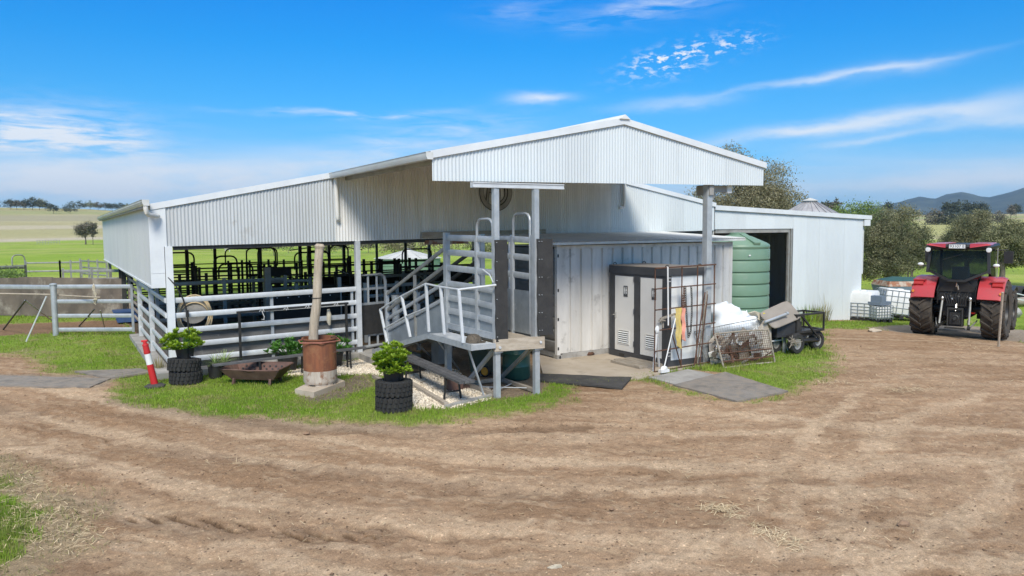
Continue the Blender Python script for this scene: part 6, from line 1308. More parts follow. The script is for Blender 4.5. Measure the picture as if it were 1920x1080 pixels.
def mophead(b, a, q): b.box(a.x - .12, a.y - .05, .031, a.x + .12, a.y + .06, .10); b.blob((a.x, a.y, .12), .1, .06, .06, 8, 5, .1, 2)
stick(1245, 690, 1268, 590, .014, 'white_paint', 'white handled squeegee broom leaning against the rack', 'broom', 'broom', .15, .05, mophead)
a = G(1225, 698); tp = onrack(1231, 622, .02); tq = G(1236, 690)
solo('bolt_cutters', MB().tube([a, lerp(a, tp, .6), tp], [.026, .03, .024], 8).tube([tq, lerp(tq, tp, .55), tp + Vector((.02, 0, -.05))], [.026, .03, .024], 8).blob((tp.x, tp.y - .02, tp.z + .05), .06, .04, .09, 8, 6, .1, 5), M['white_paint'], 'pale two legged tool leaning against the left end of the rack', 'tool', a)
solo('bracket', MB().bar(onrack(1238, 598, .02), onrack(1266, 589, .02), .03, .05).bar(onrack(1236, 600), onrack(1247, 601), .03).bar(onrack(1243, 597, .0), onrack(1243, 615, 0), .03), M['timber'], 'brown clamp stuck through the mesh rack beside the yellow cloth', 'clamp', onrack(1240, 600))

# ------------------------------------------------------------------ rubbish pile: white bags, scrap mesh, sheets
def scrapmesh(name, label, A, B_, C, D, nu, nv, m, r, frame=.02, mid=()):
    t = thing(name, label, 'mesh panel', lerp(A, B_, .5)); b = MB()
    for k in range(nu + 1): b.cyl(lerp(A, B_, k / nu), lerp(D, C, k / nu), r, n=4)
    for k in range(nv + 1): b.cyl(lerp(A, D, k / nv), lerp(B_, C, k / nv), r, n=4)
    o = obj('wire_grid', b, M[m], t); tag(o, kind='stuff')
    for p, q in ((A, B_), (B_, C), (C, D), (D, A)): obj('frame_bar', MB().tube([p, lerp(p, q, .5) + Vector((0, 0, .012)), q], frame, 6), M['timber' if frame > .02 else m], t)
    for f in mid: obj('frame_bar', MB().tube([lerp(A, D, f), lerp(B_, C, f)], frame * .7, 6), M['rust'], t)
A, B_ = G(1357, 690), G(1453, 679); C, D = PV_at(1440, 618, B_, .80), PV_at(1340, 626, A, .78)
scrapmesh('scrap_mesh', 'framed rusty wire mesh panel leaning in front of the rubbish pile', A, B_, C, D, 26, 15, 'rust', .0045, .022, (.42, .18))
A2, B2 = A + Vector((.05, .55, 0)), B_ + Vector((.15, .6, 0)); C2, D2 = B2 + Vector((0, .08, .98)), A2 + Vector((-.35, .1, .80))
scrapmesh('scrap_mesh', 'second wire mesh panel standing upright just behind the leaning one', A2, B2, C2, D2, 26, 14, 'grey_steel', .0028, .01)
solo('steel_bar', MB().bar(lerp(A, B_, .18) + Vector((0, .02, .1)), lerp(D, C, .28) + Vector((0, .0, -.3)), .06, .02), M['rust'], 'short rusty flat bar caught in the leaning mesh panel', 'bar', lerp(A, B_, .2))
def bag(label, u, v, dep, rx, ry, rz, seed, lift=0.0, amp=.16):
    p = PY(u, v, dep); g0 = float(gz(p.x)); b = MB().blob((p.x, p.y, g0 + rz * .75 + lift), rx, ry, rz, 64, 34, amp, seed, g0 + .02 + lift)
    vs = [];
    for x, y, z in b.v:
        k = .10 * abs(float(fbm(np.array(x * 4 + seed), np.array(z * 4 + y * 3), 3, 7)) - .5) + .07 * abs(float(vnoise(np.array(x * 9 + seed + z * 3), np.array(z * 8 + y * 6), 5)) - .5) + .03 * abs(float(vnoise(np.array(x * 21 + z * 9), np.array(z * 18 - y * 14), 15)) - .5); vs.append((x - k * .6, y + k, z - k))
    b.v = vs; solo('bulk_bag', b, M['bag'], label, 'bulk bag', (p.x, p.y, g0 + lift), 'white bulk bags dumped beside the container', 60)
bag('largest crumpled white bulk bag, topmost of the rubbish pile', 1366, 600, 13.5, .62, .5, .5, 4, .42, .2); bag('flattened white bulk bag slumped to the right of the largest bag', 1405, 612, 13.4, .55, .42, .34, 9, .48, .22); bag('dirty white bulk bag under the other bags behind the mesh', 1385, 650, 13.5, .85, .42, .42, 6, .0, .2)
for k, (u, v, w, h, dep, lb) in enumerate(((1350, 640, .30, .62, 12.52, 'stained pale scrap sheet at the left behind the mesh'), (1376, 645, .34, .55, 12.56, 'grey stained scrap sheet in the middle behind the mesh'), (1400, 636, .24, .70, 12.48, 'brown stained scrap sheet right of the middle behind the mesh'), (1424, 640, .26, .66, 12.38, 'pale torn scrap sheet at the right behind the mesh'), (1440, 625, .28, .8, 12.62, 'leaning grey scrap sheet near the grey tray board'))):
    p = PY(u, v, dep); z0 = float(gz(p.x)); solo('scrap_sheet', MB().prism([(p.x - w, p.y, z0 + .02), (p.x + w * .8, p.y + .05, z0 + .02), (p.x + w * .9, p.y + .12, z0 + h), (p.x - w * .1, p.y + .1, z0 + h + .12), (p.x - w * .9, p.y + .1, z0 + h - .08)], (.02, .03, 0)), M[('cardboard', 'concrete_g', 'timber', 'concrete_g', 'cardboard')[k]], lb, 'scrap sheet', (p.x, p.y, z0))
cb = MB()
for k in range(5): cb.tube([PY(1402 + 2 * k, 588 + k, 13.1), PY(1415 + k, 584 + 1.5 * k, 13.0), PY(1428 - k, 588 + 2 * k, 12.95), PY(1420 + 3 * k, 600, 12.95)], .018, 6)
solo('cable', cb, M['rope'], 'tangle of pale cable on top of the rubbish pile', 'cable', PY(1415, 600, 13))
yb = MB(); yp_ = PY(1433, 591, 12.9)
for k in range(6): yb.tube([yp_ + Vector((.07 * cos(a + k), .03 * sin(k * 2.1), .06 * sin(a * 1.0 + k * .7))) for a in [2 * pi * q / 9 for q in range(9)]], .012, 5, closed=True)
solo('yellow_rope', yb, M['rope_y'], 'small bundle of yellow rope beside the tray board', 'rope', yp_)
hp = thing('scrap_heap', 'mixed heap of broken scrap pieces caught behind the leaning mesh panel', 'scrap heap', lerp(A, B_, .5))
for k in range(46):
    f = RND.random(); q = lerp(lerp(A, B_, f), lerp(D, C, f), RND.uniform(.05, .85)) + Vector((0, RND.uniform(.10, .34), 0)); a = RND.uniform(0, pi); e = RND.uniform(-.7, .7); l = RND.uniform(.08, .26); w_ = RND.uniform(.02, .12); d = Vector((cos(a) * cos(e), .3 * sin(a), sin(e)))
    p0, p1 = q - d * l, q + d * l
    if min(p0.z, p1.z) > .02: obj('scrap_piece', MB().bar(p0, p1, w_, RND.uniform(.01, .03), up=(0, 1, .2)), M[RND.choice(['cardboard', 'rust', 'timber', 'concrete_g', 'ply', 'tray', 'white_paint', 'trough'])], hp)
# tilted tray board on its arm
TY = 12.75
bd = thing('tray_board', 'tilted grey rectangular tray board with a round arm, propped above the cart', 'tray', on_ground(PY(1468, 655, TY)))
q0 = [PY(1424, 587, TY + .15), PY(1477, 563, TY + .25), PY(1504, 594, TY - .15), PY(1452, 616, TY - .2)]
def rounded(q, r=.16):
    out = []
    for k in range(4):
        a, b_, c = q[k - 1], q[k], q[(k + 1) % 4]; p1 = b_ + (a - b_).normalized() * r * (a - b_).length; p2 = b_ + (c - b_).normalized() * r * (c - b_).length
        out += [p1, (p1 + p2) / 2 * .35 + b_ * .65 if False else lerp(lerp(p1, b_, .5), lerp(b_, p2, .5), .5), p2]
    return out
nrm = (q0[1] - q0[0]).cross(q0[3] - q0[0]).normalized(); nrm = nrm if nrm.y < 0 else -nrm
rr = rounded(q0); obj('board', MB().prism(rr, tuple(-nrm * .035)), M['tray'], bd)
rim = MB().tube([p - nrm * .02 for p in rr], .018, 6, closed=True); obj('rim', rim, M['tray'], bd)
obj('arm', MB().cyl(PY(1434, 604, TY - .12), PY(1476, 588, TY - .12), .035, n=12).cyl(PY(1474, 588.5, TY - .13), PY(1477, 587.5, TY - .13), .045, n=12), M['galv'], bd)
pb_ = G(1470, 661); obj('prop_post', MB().bar(pb_ + Vector((0, 0, -.05)), PY(1471, 606, pb_.y), .055, .055), M['galv'], bd)
lt = G(1462, 658); solo('trestle', MB().bar(PY(1443, 640, 12.9), PY(1478, 636, 12.85), .03).bar(lt, PY(1466, 628, lt.y), .03).bar(G(1476, 657), PY(1472, 634, lt.y), .03), M['white_paint'], 'small white metal trestle frame standing under the tray board', 'trestle', lt)
solo('metal_trough', MB().prism([PY(1440, 634, 12.95), PY(1466, 630, 12.95), PY(1460, 614, 13.0), PY(1438, 613, 13.0)], (.03, .25, .02)), M['tray'], 'pale grey folded metal tray lying under the tilted board', 'tray', on_ground(PY(1450, 634, 12.95)))
# black cart with four small wheels
ct = thing('cart', 'low black steel framed cart with small rubber wheels beside the pile', 'cart', on_ground(PY(1508, 650, 12.7)))
def cw(u, v, y, r=.27, w=.16):
    c = PY(u, v, y); g0 = float(gz(c.x)); c.z = g0 + r; b = MB().lathe([(r * .58, -w / 2), (r * .9, -w / 2), (r, -w / 4), (r, w / 4), (r * .9, w / 2), (r * .58, w / 2), (r * .58, -w / 2)], 26, c, 'y')
    o = obj('wheel', b, M['tyre'], ct, sharp=50); obj('rim', MB().lathe([(r * .57, -w * .3), (r * .45, -w * .2), (r * .2, -w * .25), (.001, -w * .35)], 20, c, 'y').lathe([(.001, .02), (r * .575, .02), (r * .575, -.05)], 20, c, 'y'), M['grey_steel'], o); return c
c1 = cw(1492, 648, 12.55); c2 = cw(1530, 646, 12.75, .26); c3 = cw(1452, 648, 13.0, .24); c4 = cw(1512, 640, 13.4, .26)
obj('axle', MB().cyl(c1 + Vector((.05, .1, .05)), c2 + Vector((0, -.06, .02)), .06, n=10).cyl(c1 + Vector((0, .05, 0)), c4, .03, n=8), M['black_m'], ct)
F0 = [PY(1482, 630, 12.9), PY(1506, 633, 12.6), PY(1537, 628, 12.75), PY(1512, 622, 13.4)]; zb_ = F0[1].z
top_ = PY(1508, 601, 12.6).z
obj('body', MB().prism([(c1.x - .5, 12.75, .42), (c1.x + .12, 12.62, .42), (c1.x + .12, 12.62, .76), (c1.x - .1, 12.7, .82), (c1.x - .40, 12.8, .78)], (.12, .55, 0)), M['black'], ct)
obj('engine', MB().box(c1.x - .05, 12.7, .45, c1.x + .42, 13.2, .78).box(c1.x + .0, 12.66, .55, c1.x + .3, 12.7, .9).cyl((c1.x + .2, 12.8, .78), (c1.x + .2, 12.8, .95), .07, n=10), M['dark_steel'], ct)
fx0, fx1, fy0, fy1 = c1.x + .1, c2.x + .12, 12.62, 13.25
fr_ = MB()
for x in (fx0, fx1):
    for y in (fy0, fy1): fr_.bar((x, y, .5), (x, y, .98), .04)
for z in (.52, .97):
    for a, b_ in (((fx0, fy0), (fx1, fy0)), ((fx1, fy0), (fx1, fy1)), ((fx1, fy1), (fx0, fy1)), ((fx0, fy1), (fx0, fy0))): fr_.bar((*a, z), (*b_, z), .045 if z > .6 else .06)
fr_.bar((c1.x + .25, 12.58, .95), (c2.x - .1, 12.58, .30), .045).bar((c1.x - .2, 12.7, .42), (fx1, 12.75, .42), .06, .08)
obj('frame', fr_, M['black_m'], ct); obj('tray_floor', MB().box(fx0 + .02, fy0 + .03, .50, fx1 - .02, fy1 - .03, .515), M['black_m'], ct)
for nm, u, v, y, lb in (('rag', 1487, 641, 12.45, 'small heap of brown sticks lying over the cart wheel'),):
    p = PY(u, v, y); b = MB()
    for k in range(16): a = RND.uniform(0, pi); l = RND.uniform(.1, .25); q = p + Vector((RND.uniform(-.12, .12), RND.uniform(-.05, .05), RND.uniform(-.05, .06))); b.cyl(q - Vector((cos(a) * l, .02, sin(a) * l * .6)), q + Vector((cos(a) * l, -.02, sin(a) * l * .6)), .008, n=5)
    solo('sticks', b, M['timber'], lb, 'sticks', p)

# ------------------------------------------------------------------ door interior, containers of water, trailer
mg = thing('mesh_gate', 'dark mesh gate with a pale top rail inside the machinery shed doorway', 'gate', (21.6, 19.4, -.2))
gA, gB = Vector((20.4, 19.6, -.2)), Vector((23.2, 19.3, -.25)); zt = 1.25
obj('top_rail', MB().cyl(gA + Z(zt), gB + Z(zt), .028, n=8), M['galv'], mg); obj('bottom_rail', MB().cyl(gA + Z(.1), gB + Z(.1), .024, n=8), M['grey_steel'], mg)
for k in range(13): obj('wire', MB().cyl(lerp(gA, gB, k / 12) + Z(.1), lerp(gA, gB, k / 12) + Z(zt), .011, n=5), M['grey_steel'], mg)
for k in range(4): obj('wire', MB().cyl(gA + Z(.3 + k * .24), gB + Z(.3 + k * .24), .009, n=5), M['grey_steel'], mg)
for f in (.72, .86): obj('gate_post', MB().box(*(lerp(gA, gB, f) + Vector((-.04, .03, .0))), *(lerp(gA, gB, f) + Vector((.04, .1, 1.3)))), M['rust'], mg)
def ibc(label, loc, rz, tilt=0.0, cage_h=1.0, size=(1.2, 1.0), h=1.02, top=True):
    t = thing('water_cube', label, 'liquid container', loc, rz); t.rotation_euler = (0, tilt, rz); a, b_ = size[0] / 2, size[1] / 2; rot_ = t.rotation_euler.copy(); t.rotation_euler = (0, 0, 0); t.location = (0, 0, 0)
    def rr_(s, z): 
        out = []
        for cx_, cy_, a0 in ((a - .1, b_ - .1, 0), (-a + .1, b_ - .1, pi / 2), (-a + .1, -b_ + .1, pi), (a - .1, -b_ + .1, 1.5 * pi)):
            for q in range(4): out.append(((cx_ + .1 * cos(a0 + q * pi / 6)) * s, (cy_ + .1 * sin(a0 + q * pi / 6)) * s, z))
        return out
    obj('tank', MB().loft([rr_(.93, .15), rr_(.98, .2), rr_(.98, .15 + h - .1), rr_(.9, .15 + h)]), M['white_p'], t, True); obj('filler_cap', MB().lathe([(.12, .15 + h), (.12, .19 + h), (.001, .19 + h)], 14), M['white_p'], t, True)
    obj('pallet', MB().box(-a, -b_, .1, a, b_, .13).box(-a, -b_, 0, -a + .15, b_, .099).box(-.08, -b_, 0, .08, b_, .099).box(a - .15, -b_, 0, a, b_, .099), M['black'], t, True)
    for k in range(5):
        z = .2 + (cage_h - .1) * k / 4
        for p, q in (((-a, -b_), (a, -b_)), ((a, -b_), (a, b_)), ((a, b_), (-a, b_)), ((-a, b_), (-a, -b_))): obj('cage_bar', MB().cyl((*p, z), (*q, z), .014, n=5), M['galv_d'], t, True)
    for k in range(7):
        x = -a + 2 * a * k / 6
        for y in (-b_ - .012, b_ + .012): obj('cage_bar', MB().cyl((x, y, .12), (x, y, .1 + cage_h), .014, n=5), M['galv_d'], t, True)
    for k in range(5):
        y = -b_ + 2 * b_ * k / 4
        for x in (-a - .012, a + .012): obj('cage_bar', MB().cyl((x, y, .12), (x, y, .1 + cage_h), .014, n=5), M['galv_d'], t, True)
    t.location = loc; t.rotation_euler = rot_; return t
p = PD(1617, 590, 33); ibc('caged white liquid container half hidden by the machinery shed corner', (p.x, p.y, float(gz(p.x))), .3, 0, .62)
p = PD(1680, 592, 34.5); ibc('tilted caged white liquid container, the largest of the three', (p.x, p.y, float(gz(p.x)) + .1), -.62, .12, 1.02, (1.5, 1.0))
p = PD(1647, 593, 32.5); cutc = ibc('cut down caged container with dirty sides and scrap on top', (p.x, p.y, float(gz(p.x))), -.35, 0, .55, (.72, .7), .5)
p2 = Vector((p.x, p.y, float(gz(p.x)) + .68)); solo('crate', MB().box(p2.x - .35, p2.y - .3, p2.z, p2.x + .35, p2.y + .3, p2.z + .12).box(p2.x - .3, p2.y - .3, p2.z + .121, p2.x + .0, p2.y + .2, p2.z + .36), M['blue_g'], 'blue grey box of scrap on top of the cut down container', 'box', p2)
p = PD(1640, 600, 27.5); solo('concrete_lump', MB().blob((p.x, p.y, float(gz(p.x)) + .02), .28, .16, .07, 12, 6, .2, 8), M['concrete'], 'pale lump of concrete at the corner of the machinery shed', 'rubble', (p.x, p.y, float(gz(p.x))))
tr = PD(1690, 556, 40); g0 = float(gz(tr.x)); trl = thing('farm_trailer', 'blue grey farm trailer with a rust streaked cream lip, behind the white containers', 'trailer', (tr.x, tr.y, g0), -.55)
obj('tub', MB().loft([[(-.85, -.7, .45), (.85, -.7, .45), (.85, .7, .45), (-.85, .7, .45)], [(-1.05, -.85, 1.25), (1.05, -.85, 1.25), (1.05, .85, 1.25), (-1.05, .85, 1.25)]]), M['blue_g'], trl, True)
obj('lip', MB().loft([[(-1.06, -.86, 1.251), (1.06, -.86, 1.251), (1.06, .86, 1.251), (-1.06, .86, 1.251)], [(-.95, -.76, 1.48), (.95, -.76, 1.48), (.95, .76, 1.48), (-.95, .76, 1.48)]]), M['rust_top'], trl, True)
obj('tarp', MB().loft([[(-.9, -.7, 1.49), (1.0, -.7, 1.49), (1.0, .7, 1.49), (-.9, .7, 1.49)], [(-.3, -.3, 1.66), (.8, -.4, 1.60), (.8, .4, 1.60), (-.3, .3, 1.66)]]), M['barrel'], trl, True)
for s in (-1, 1): obj('wheel', MB().lathe([(.15, -.1), (.33, -.1), (.36, 0), (.33, .1), (.15, .1)], 20, (.1, s * .75, .36), 'y'), M['tyre'], trl, True)

# ------------------------------------------------------------------ tractor seen from behind
wl_, wr_ = G(1731, 623), G(1856, 637); mid = (wl_ + wr_) / 2; axv = (wl_ - wr_); axv.z = 0; TR = 2.16; sc_ = 1.0
hd = radians(18.5)                     # heading: forward is to the right of the left-pointing axle
mid = mid + Vector((RGT[0], RGT[1], 0)) * .12
tc = thing('tractor', 'red farm tractor seen from behind with big black rear tyres', 'tractor', (mid.x, mid.y, float(gz(mid.x)) - .01), hd); tc.scale = (1, 1, 1)
S = sc_
def tob(name, mb, m, parent=None, sharp=35):
    mb.v = [(x * S, y * S * .925, z * S) for x, y, z in mb.v]; return obj(name, mb, M[m], parent or tc, True, sharp)
def rwheel(cx_, cy_, R, Wd, n, nm='wheel'):
    b = MB().lathe([(R * .55, -Wd * .42), (R * .62, -Wd * .47), (R * .86, -Wd * .5), (R * .93, -Wd * .44), (R * .945, 0), (R * .93, Wd * .44), (R * .86, Wd * .5), (R * .62, Wd * .47), (R * .55, Wd * .42)], 56, (cx_, cy_, R), 'y')
    for k in range(n):
        for s in (-1, 1):
            a0 = 2 * pi * (k + (.5 if s > 0 else 0)) / n; secs = []
            for q in range(6):
                f = q / 5; y = s * Wd * (-.03 + .53 * f); a = a0 + (-.30 * f ** .8) * 1.0; tw = .032 * R * (1 + .35 * f); r0, r1 = R * (.925 - .05 * f ** 4), R * (1.0 - .025 * f ** 4)
                P_ = lambda r, da: (cx_ + r * cos(a + da), cy_ + y, R + r * sin(a + da))
                secs.append([P_(r0, -tw / R * 1.25), P_(r1, -tw / R), P_(r1, tw / R), P_(r0, tw / R * 1.25)])
            b.loft(secs)
    w = tob(nm, b, 'tyre_mud'); sgn = 1 if cy_ > 0 else -1
    tob('rim', MB().lathe([(R * .56, Wd * .40 * sgn), (R * .5, Wd * .2 * sgn), (R * .2, Wd * .1 * sgn), (.001, Wd * .12 * sgn)], 28, (cx_, cy_, R), 'y').lathe([(.001, -Wd * .25 * sgn), (R * .56, -Wd * .35 * sgn)], 28, (cx_, cy_, R), 'y'), 'black_m', w); return w
for s in (-1, 1): rwheel(0, s * 1.08, .93, .70, 19)
for s in (-1, 1): rwheel(2.7, s * 1.02, .70, .55, 17)
# fenders
for s in (-1, 1):
    b = MB(); secs = []; N = 14
    for k in range(N + 1):
        a = radians(25 + 133 * k / N); R1 = 1.03 + .02 * sin(a); x0, z0 = R1 * cos(a), .93 + R1 * sin(a); yi, yo = s * .64, s * (1.37 - .03 * (k < 2))
        e = .05 + .03 * (k / N)
        secs.append([(x0 * .95, yi, .93 + (z0 - .93) * .95), (x0, yi, z0), (x0 + .0, s * 1.24, z0), (x0 * .985, yo, z0 - .04), (x0 * .94, yo + s * .01, .93 + (z0 - .93) * .92), (x0 * .95, s * 1.22, .93 + (z0 - .93) * .955)])
    f = tob('fender', b.loft(secs), 'red', sharp=50)
    tob('fender_side', MB().prism([(.85, s * .565, 1.35), (.5, s * .565, 1.92), (-.3, s * .565, 1.94), (-.8, s * .565, 1.55), (-.7, s * .565, 1.1), (.6, s * .565, 1.0)], (0, s * .02, 0)), 'black', f)
    l = tob('tail_light', MB().loft([[(-.72, s * 1.02, 1.66), (-.72, s * 1.34, 1.66), (-.60, s * 1.34, 1.66), (-.60, s * 1.02, 1.66)], [(-.76, s * 1.03, 1.72), (-.76, s * 1.33, 1.72), (-.6, s * 1.33, 1.72), (-.6, s * 1.03, 1.72)], [(-.66, s * 1.03, 1.83), (-.66, s * 1.33, 1.83), (-.5, s * 1.33, 1.83), (-.5, s * 1.03, 1.83)]]), 'lamp_r', f)
    tob('lamp_housing', MB().box(-.70, s * .98, 1.63, -.45, s * 1.36, 1.66).box(-.69, s * .98, 1.83, -.35, s * 1.35, 1.87), 'red', f)
    tob('marker_lamp', MB().cyl((-.93, s * 1.30, 1.50), (-.9, s * 1.30, 1.50), .04, n=10), 'lamp_o', f)
# cab
gl = [(-.58, -.82, 2.80), (-.58, .82, 2.80), (-.66, .88, 2.2), (-.70, .74, 2.06), (-.74, .26, 1.88), (-.74, -.26, 1.88), (-.70, -.74, 2.06), (-.66, -.88, 2.2)]
tob('rear_window', MB().prism(gl, (.02, 0, 0)), 'glass', sharp=20)
cabp = [(.75, -.9), (-.55, -.9), (-.55, .9), (.75, .9)]

for (x0, y0, z0, x1, y1, z1) in ((-.66, -.92, 2.1, -.56, -.86, 2.84), (-.66, .92, 2.1, -.56, .86, 2.84), (1.1, -.85, 1.3, .85, -.8, 2.84), (1.1, .85, 1.3, .85, .8, 2.84)): tob('pillar', MB().bar((x0, y0, z0), (x1, y1, z1), .09, .09), 'black')
fr = MB().bar((-.66, -.90, 2.17), (-.75, -.26, 1.87), .07, .07).bar((-.66, .90, 2.17), (-.75, .26, 1.87), .07, .07).bar((-.75, -.28, 1.86), (-.75, .28, 1.86), .07, .07)
tob('rear_sill', fr, 'black')
for s in (-1, 1): tob('side_window', MB().prism([(-.55, s * .87, 2.8), (.86, s * .84, 2.8), (1.05, s * .86, 1.5), (.3, s * .88, 1.95), (-.6, s * .9, 2.15)], (0, s * .015, 0)), 'clear')
tob('windscreen', MB().prism([(.88, -.78, 2.8), (.88, .78, 2.8), (1.12, .82, 1.5), (1.12, -.82, 1.5)], (.015, 0, 0)), 'clear')
tob('seat', MB().box(.0, -.26, 1.5, .45, .26, 1.62).loft([[(-.18, -.27, 1.6), (.0, -.27, 1.6), (.0, .27, 1.6), (-.18, .27, 1.6)], [(-.22, -.25, 2.28), (-.08, -.25, 2.28), (-.08, .25, 2.28), (-.22, .25, 2.28)]]), 'blue_g'); tob('cab_floor', MB().box(-.5, -.85, 1.2, 1.05, .85, 1.3), 'black')
tob('steering_wheel', MB().tube([(.62 + .06 * cos(a), .2 * cos(a), 1.95 + .17 * sin(a)) for a in [2 * pi * q / 14 for q in range(14)]], .016, 6, closed=True), 'black')
# roof with red corners and a black centre
tob('roof', MB().loft([[(-.74, -.9, 2.84), (1.05, -.92, 2.84), (1.05, .92, 2.84), (-.74, .9, 2.84)], [(-.84, -0.97, 2.93), (1.12, -.96, 2.95), (1.12, .96, 2.95), (-.84, 0.97, 2.93)], [(-.80, -0.93, 3.0), (1.08, -.92, 3.02), (1.08, .92, 3.02), (-.80, 0.93, 3.0)]]), 'black')
for s in (-1, 1):
    tob('roof_corner', MB().loft([[(-.855, s * .36, 2.90), (-.865, s * .86, 2.975), (-.80, s * 0.96, 2.985), (.9, s * .9, 2.99), (.9, s * .36, 2.99)], [(-.835, s * .36, 3.03), (-.825, s * .86, 3.03), (-.77, s * 0.92, 3.02), (.88, s * .88, 3.04), (.88, s * .36, 3.05)]]), 'red')
    tob('work_light', MB().lathe([(.001, -.03), (.07, -.025), (.085, 0), (.07, .03)], 14, (-.80, s * .90, 2.84), 'x'), 'lens_w')
    wlm = tob('work_light', MB().blob((-.72, s * 1.13 if s > 0 else s * 1.12, 2.36), .05, .10, .055, 14, 8, 0), 'lens_w'); tob('lamp_arm', MB().bar((-.66, s * .95, 2.30), (-.68, s * 1.12, 2.33), .03), 'black', wlm)
    if s < 0: tob('lamp_arm', MB().cyl((-.6, s * 1.13, 1.98), (-.62, s * 1.13, 2.9), .017, n=6), 'grey_steel', wlm)
    mr = tob('mirror', MB().loft([[(1.0, s * 1.10, 2.36), (1.0, s * 1.36, 2.36), (1.1, s * 1.36, 2.38), (1.1, s * 1.10, 2.38)], [(1.0, s * 1.08, 2.76), (1.0, s * 1.38, 2.76), (1.1, s * 1.38, 2.74), (1.1, s * 1.08, 2.74)]]), 'black'); tob('mirror_arm', MB().tube([(1.0, s * .85, 2.78), (1.05, s * 1.2, 2.8), (1.05, s * 1.22, 2.7)], .02, 6), 'black', mr)
pl = tob('number_plate', MB().box(-.872, -.23, 2.885, -.862, .25, 3.005), 'white_p')
cu = bpy.data.curves.new('plate_lettering', 'FONT'); cu.body = '93107 E'; cu.size = .125 * S; cu.align_x = 'CENTER'; cu.align_y = 'CENTER'; cu.extrude = .001; cu.materials.append(M['black_m'])
tmp = bpy.data.objects.new('plate_lettering', cu); COL.objects.link(tmp); dg = bpy.context.evaluated_depsgraph_get(); tme = bpy.data.meshes.new_from_object(tmp.evaluated_get(dg)); bpy.data.objects.remove(tmp)
to = bpy.data.objects.new('plate_lettering', tme); COL.objects.link(to); to.parent = pl; to.location = (-.8735 * S, .01 * S, 2.945 * S); to.rotation_euler = (pi / 2, 0, -pi / 2)
tob('plate_bracket', MB().box(-.861, -.26, 2.87, -.84, .28, 3.02), 'black')
tob('wiper', MB().bar((-.70, .45, 2.52), (-.685, -.12, 2.70), .018), 'black'); tob('exhaust', MB().cyl((1.25, -.72, 1.4), (1.25, -.72, 2.9), .055, n=12).cyl((1.25, -.72, 2.9), (1.2, -.76, 3.02), .05, n=12).cyl((1.25, -.72, 1.5), (1.25, -.72, 2.4), .1, n=12), 'black')
# body, hood and hitch
tob('hood', MB().loft([[(1.15, -.45, 1.15), (1.15, .45, 1.15), (1.15, .42, 1.98), (1.15, -.42, 1.98)], [(3.3, -.40, 1.0), (3.3, .40, 1.0), (3.3, .34, 1.68), (3.3, -.34, 1.68)]]), 'red')
tob('chassis', MB().box(-.45, -.28, .62, 3.2, .28, 1.14).box(-.52, -.42, .7, .35, .42, 1.35).box(2.6, -.8, .55, 2.8, .8, .8), 'black_m'); tob('rear_axle', MB().cyl((0, -.8, .93), (0, .8, .93), .17, n=14), 'black_m')
tob('cab_back', MB().box(-.56, -.57, 1.2, -.48, .57, 1.9).prism([(-.6, -.60, 1.5), (-.6, .60, 1.5), (-.64, .28, 1.86), (-.64, -.28, 1.86)], (.06, 0, 0)), 'black')
hb_ = MB().box(-.72, -.22, .40, -.5, .22, .95).box(-.70, -.3, 1.05, -.52, .3, 1.4).box(-.8, -.17, .48, -.721, .17, .86)
tob('hitch_housing', hb_, 'black_m'); tob('hitch_frame', MB().bar((-.82, -.22, .42), (-.82, -.22, .98), .04).bar((-.82, .22, .42), (-.82, .22, .98), .04).bar((-.82, -.24, .98), (-.82, .24, .98), .05).bar((-.84, -.3, .36), (-.84, .3, .36), .07, .05), 'dark_steel')
tob('power_shaft', MB().cyl((-.9, 0, .66), (-.8, 0, .66), .05, n=10).lathe([(.10, -.81), (.12, -.80), (.12, -.79)], 14, (0, 0, .66), 'x'), 'dark_steel')
for s in (-1, 1):
    la = tob('lower_link', MB().bar((-.4, s * .32, .55), (-1.15, s * .47, .42), .05, .09).cyl((-1.17, s * .43, .42), (-1.17, s * .51, .42), .06, n=12), 'black_m')
    tob('lift_rod', MB().cyl((-.68, s * .42, 1.28), (-.98, s * .44, .50), .035, n=8), 'grey_steel', la); tob('lift_arm', MB().bar((-.45, s * .3, 1.22), (-.74, s * .42, 1.30), .06, .1).blob((-.72, s * .42, 1.28), .05, .05, .07, 8, 6, 0), 'chrome', la); tob('stabiliser', MB().bar((-.6, s * .62, .62), (-1.05, s * .5, .43), .03), 'grey_steel', la)
tob('top_link', MB().cyl((-.66, .0, 1.15), (-.80, .0, .9), .03, n=8).blob((-.70, .12, 1.27), .04, .05, .05, 8, 6, 0), 'chrome'); tob('hook', MB().tube([(-.7, -.05, 1.58), (-.72, -.03, 1.70), (-.7, .0, 1.80), (-.68, .02, 1.66)], .025, 8), 'chrome')
hs = MB()
for k in range(9): y = -.34 + .085 * k; hs.tube([(-.55, y, 1.5 - .03 * (k % 3)), (-.72, y + .03, 1.42 - .05 * (k % 2)), (-.74, y * .8, 1.2), (-.66, y * .7, 1.02)], .018, 5)
tob('hydraulic_hoses', hs, 'black')
for k in range(6): tob('coupling', MB().cyl((-.72, -.3 + .12 * k, 1.36 - .05 * (k % 2)), (-.66, -.3 + .12 * k, 1.36 - .05 * (k % 2)), .028, n=8), ('grey_steel', 'dark_steel')[k % 2])
tob('reflector', MB().box(-.62, -.56, .82, -.6, -.44, .87), 'lamp_r')
for s in (-1, 1): tob('step', MB().box(1.15, s * .75, .5, 1.5, s * 1.0, .53).box(1.15, s * .72, .8, 1.5, s * .95, .83).box(1.2, s * .72, .5, 1.23, s * .76, 1.2), 'black')
tob('fuel_tank', MB().box(.55, .42, .55, 1.1, .75, 1.15).box(.55, -.75, .55, 1.1, -.42, 1.15), 'black')
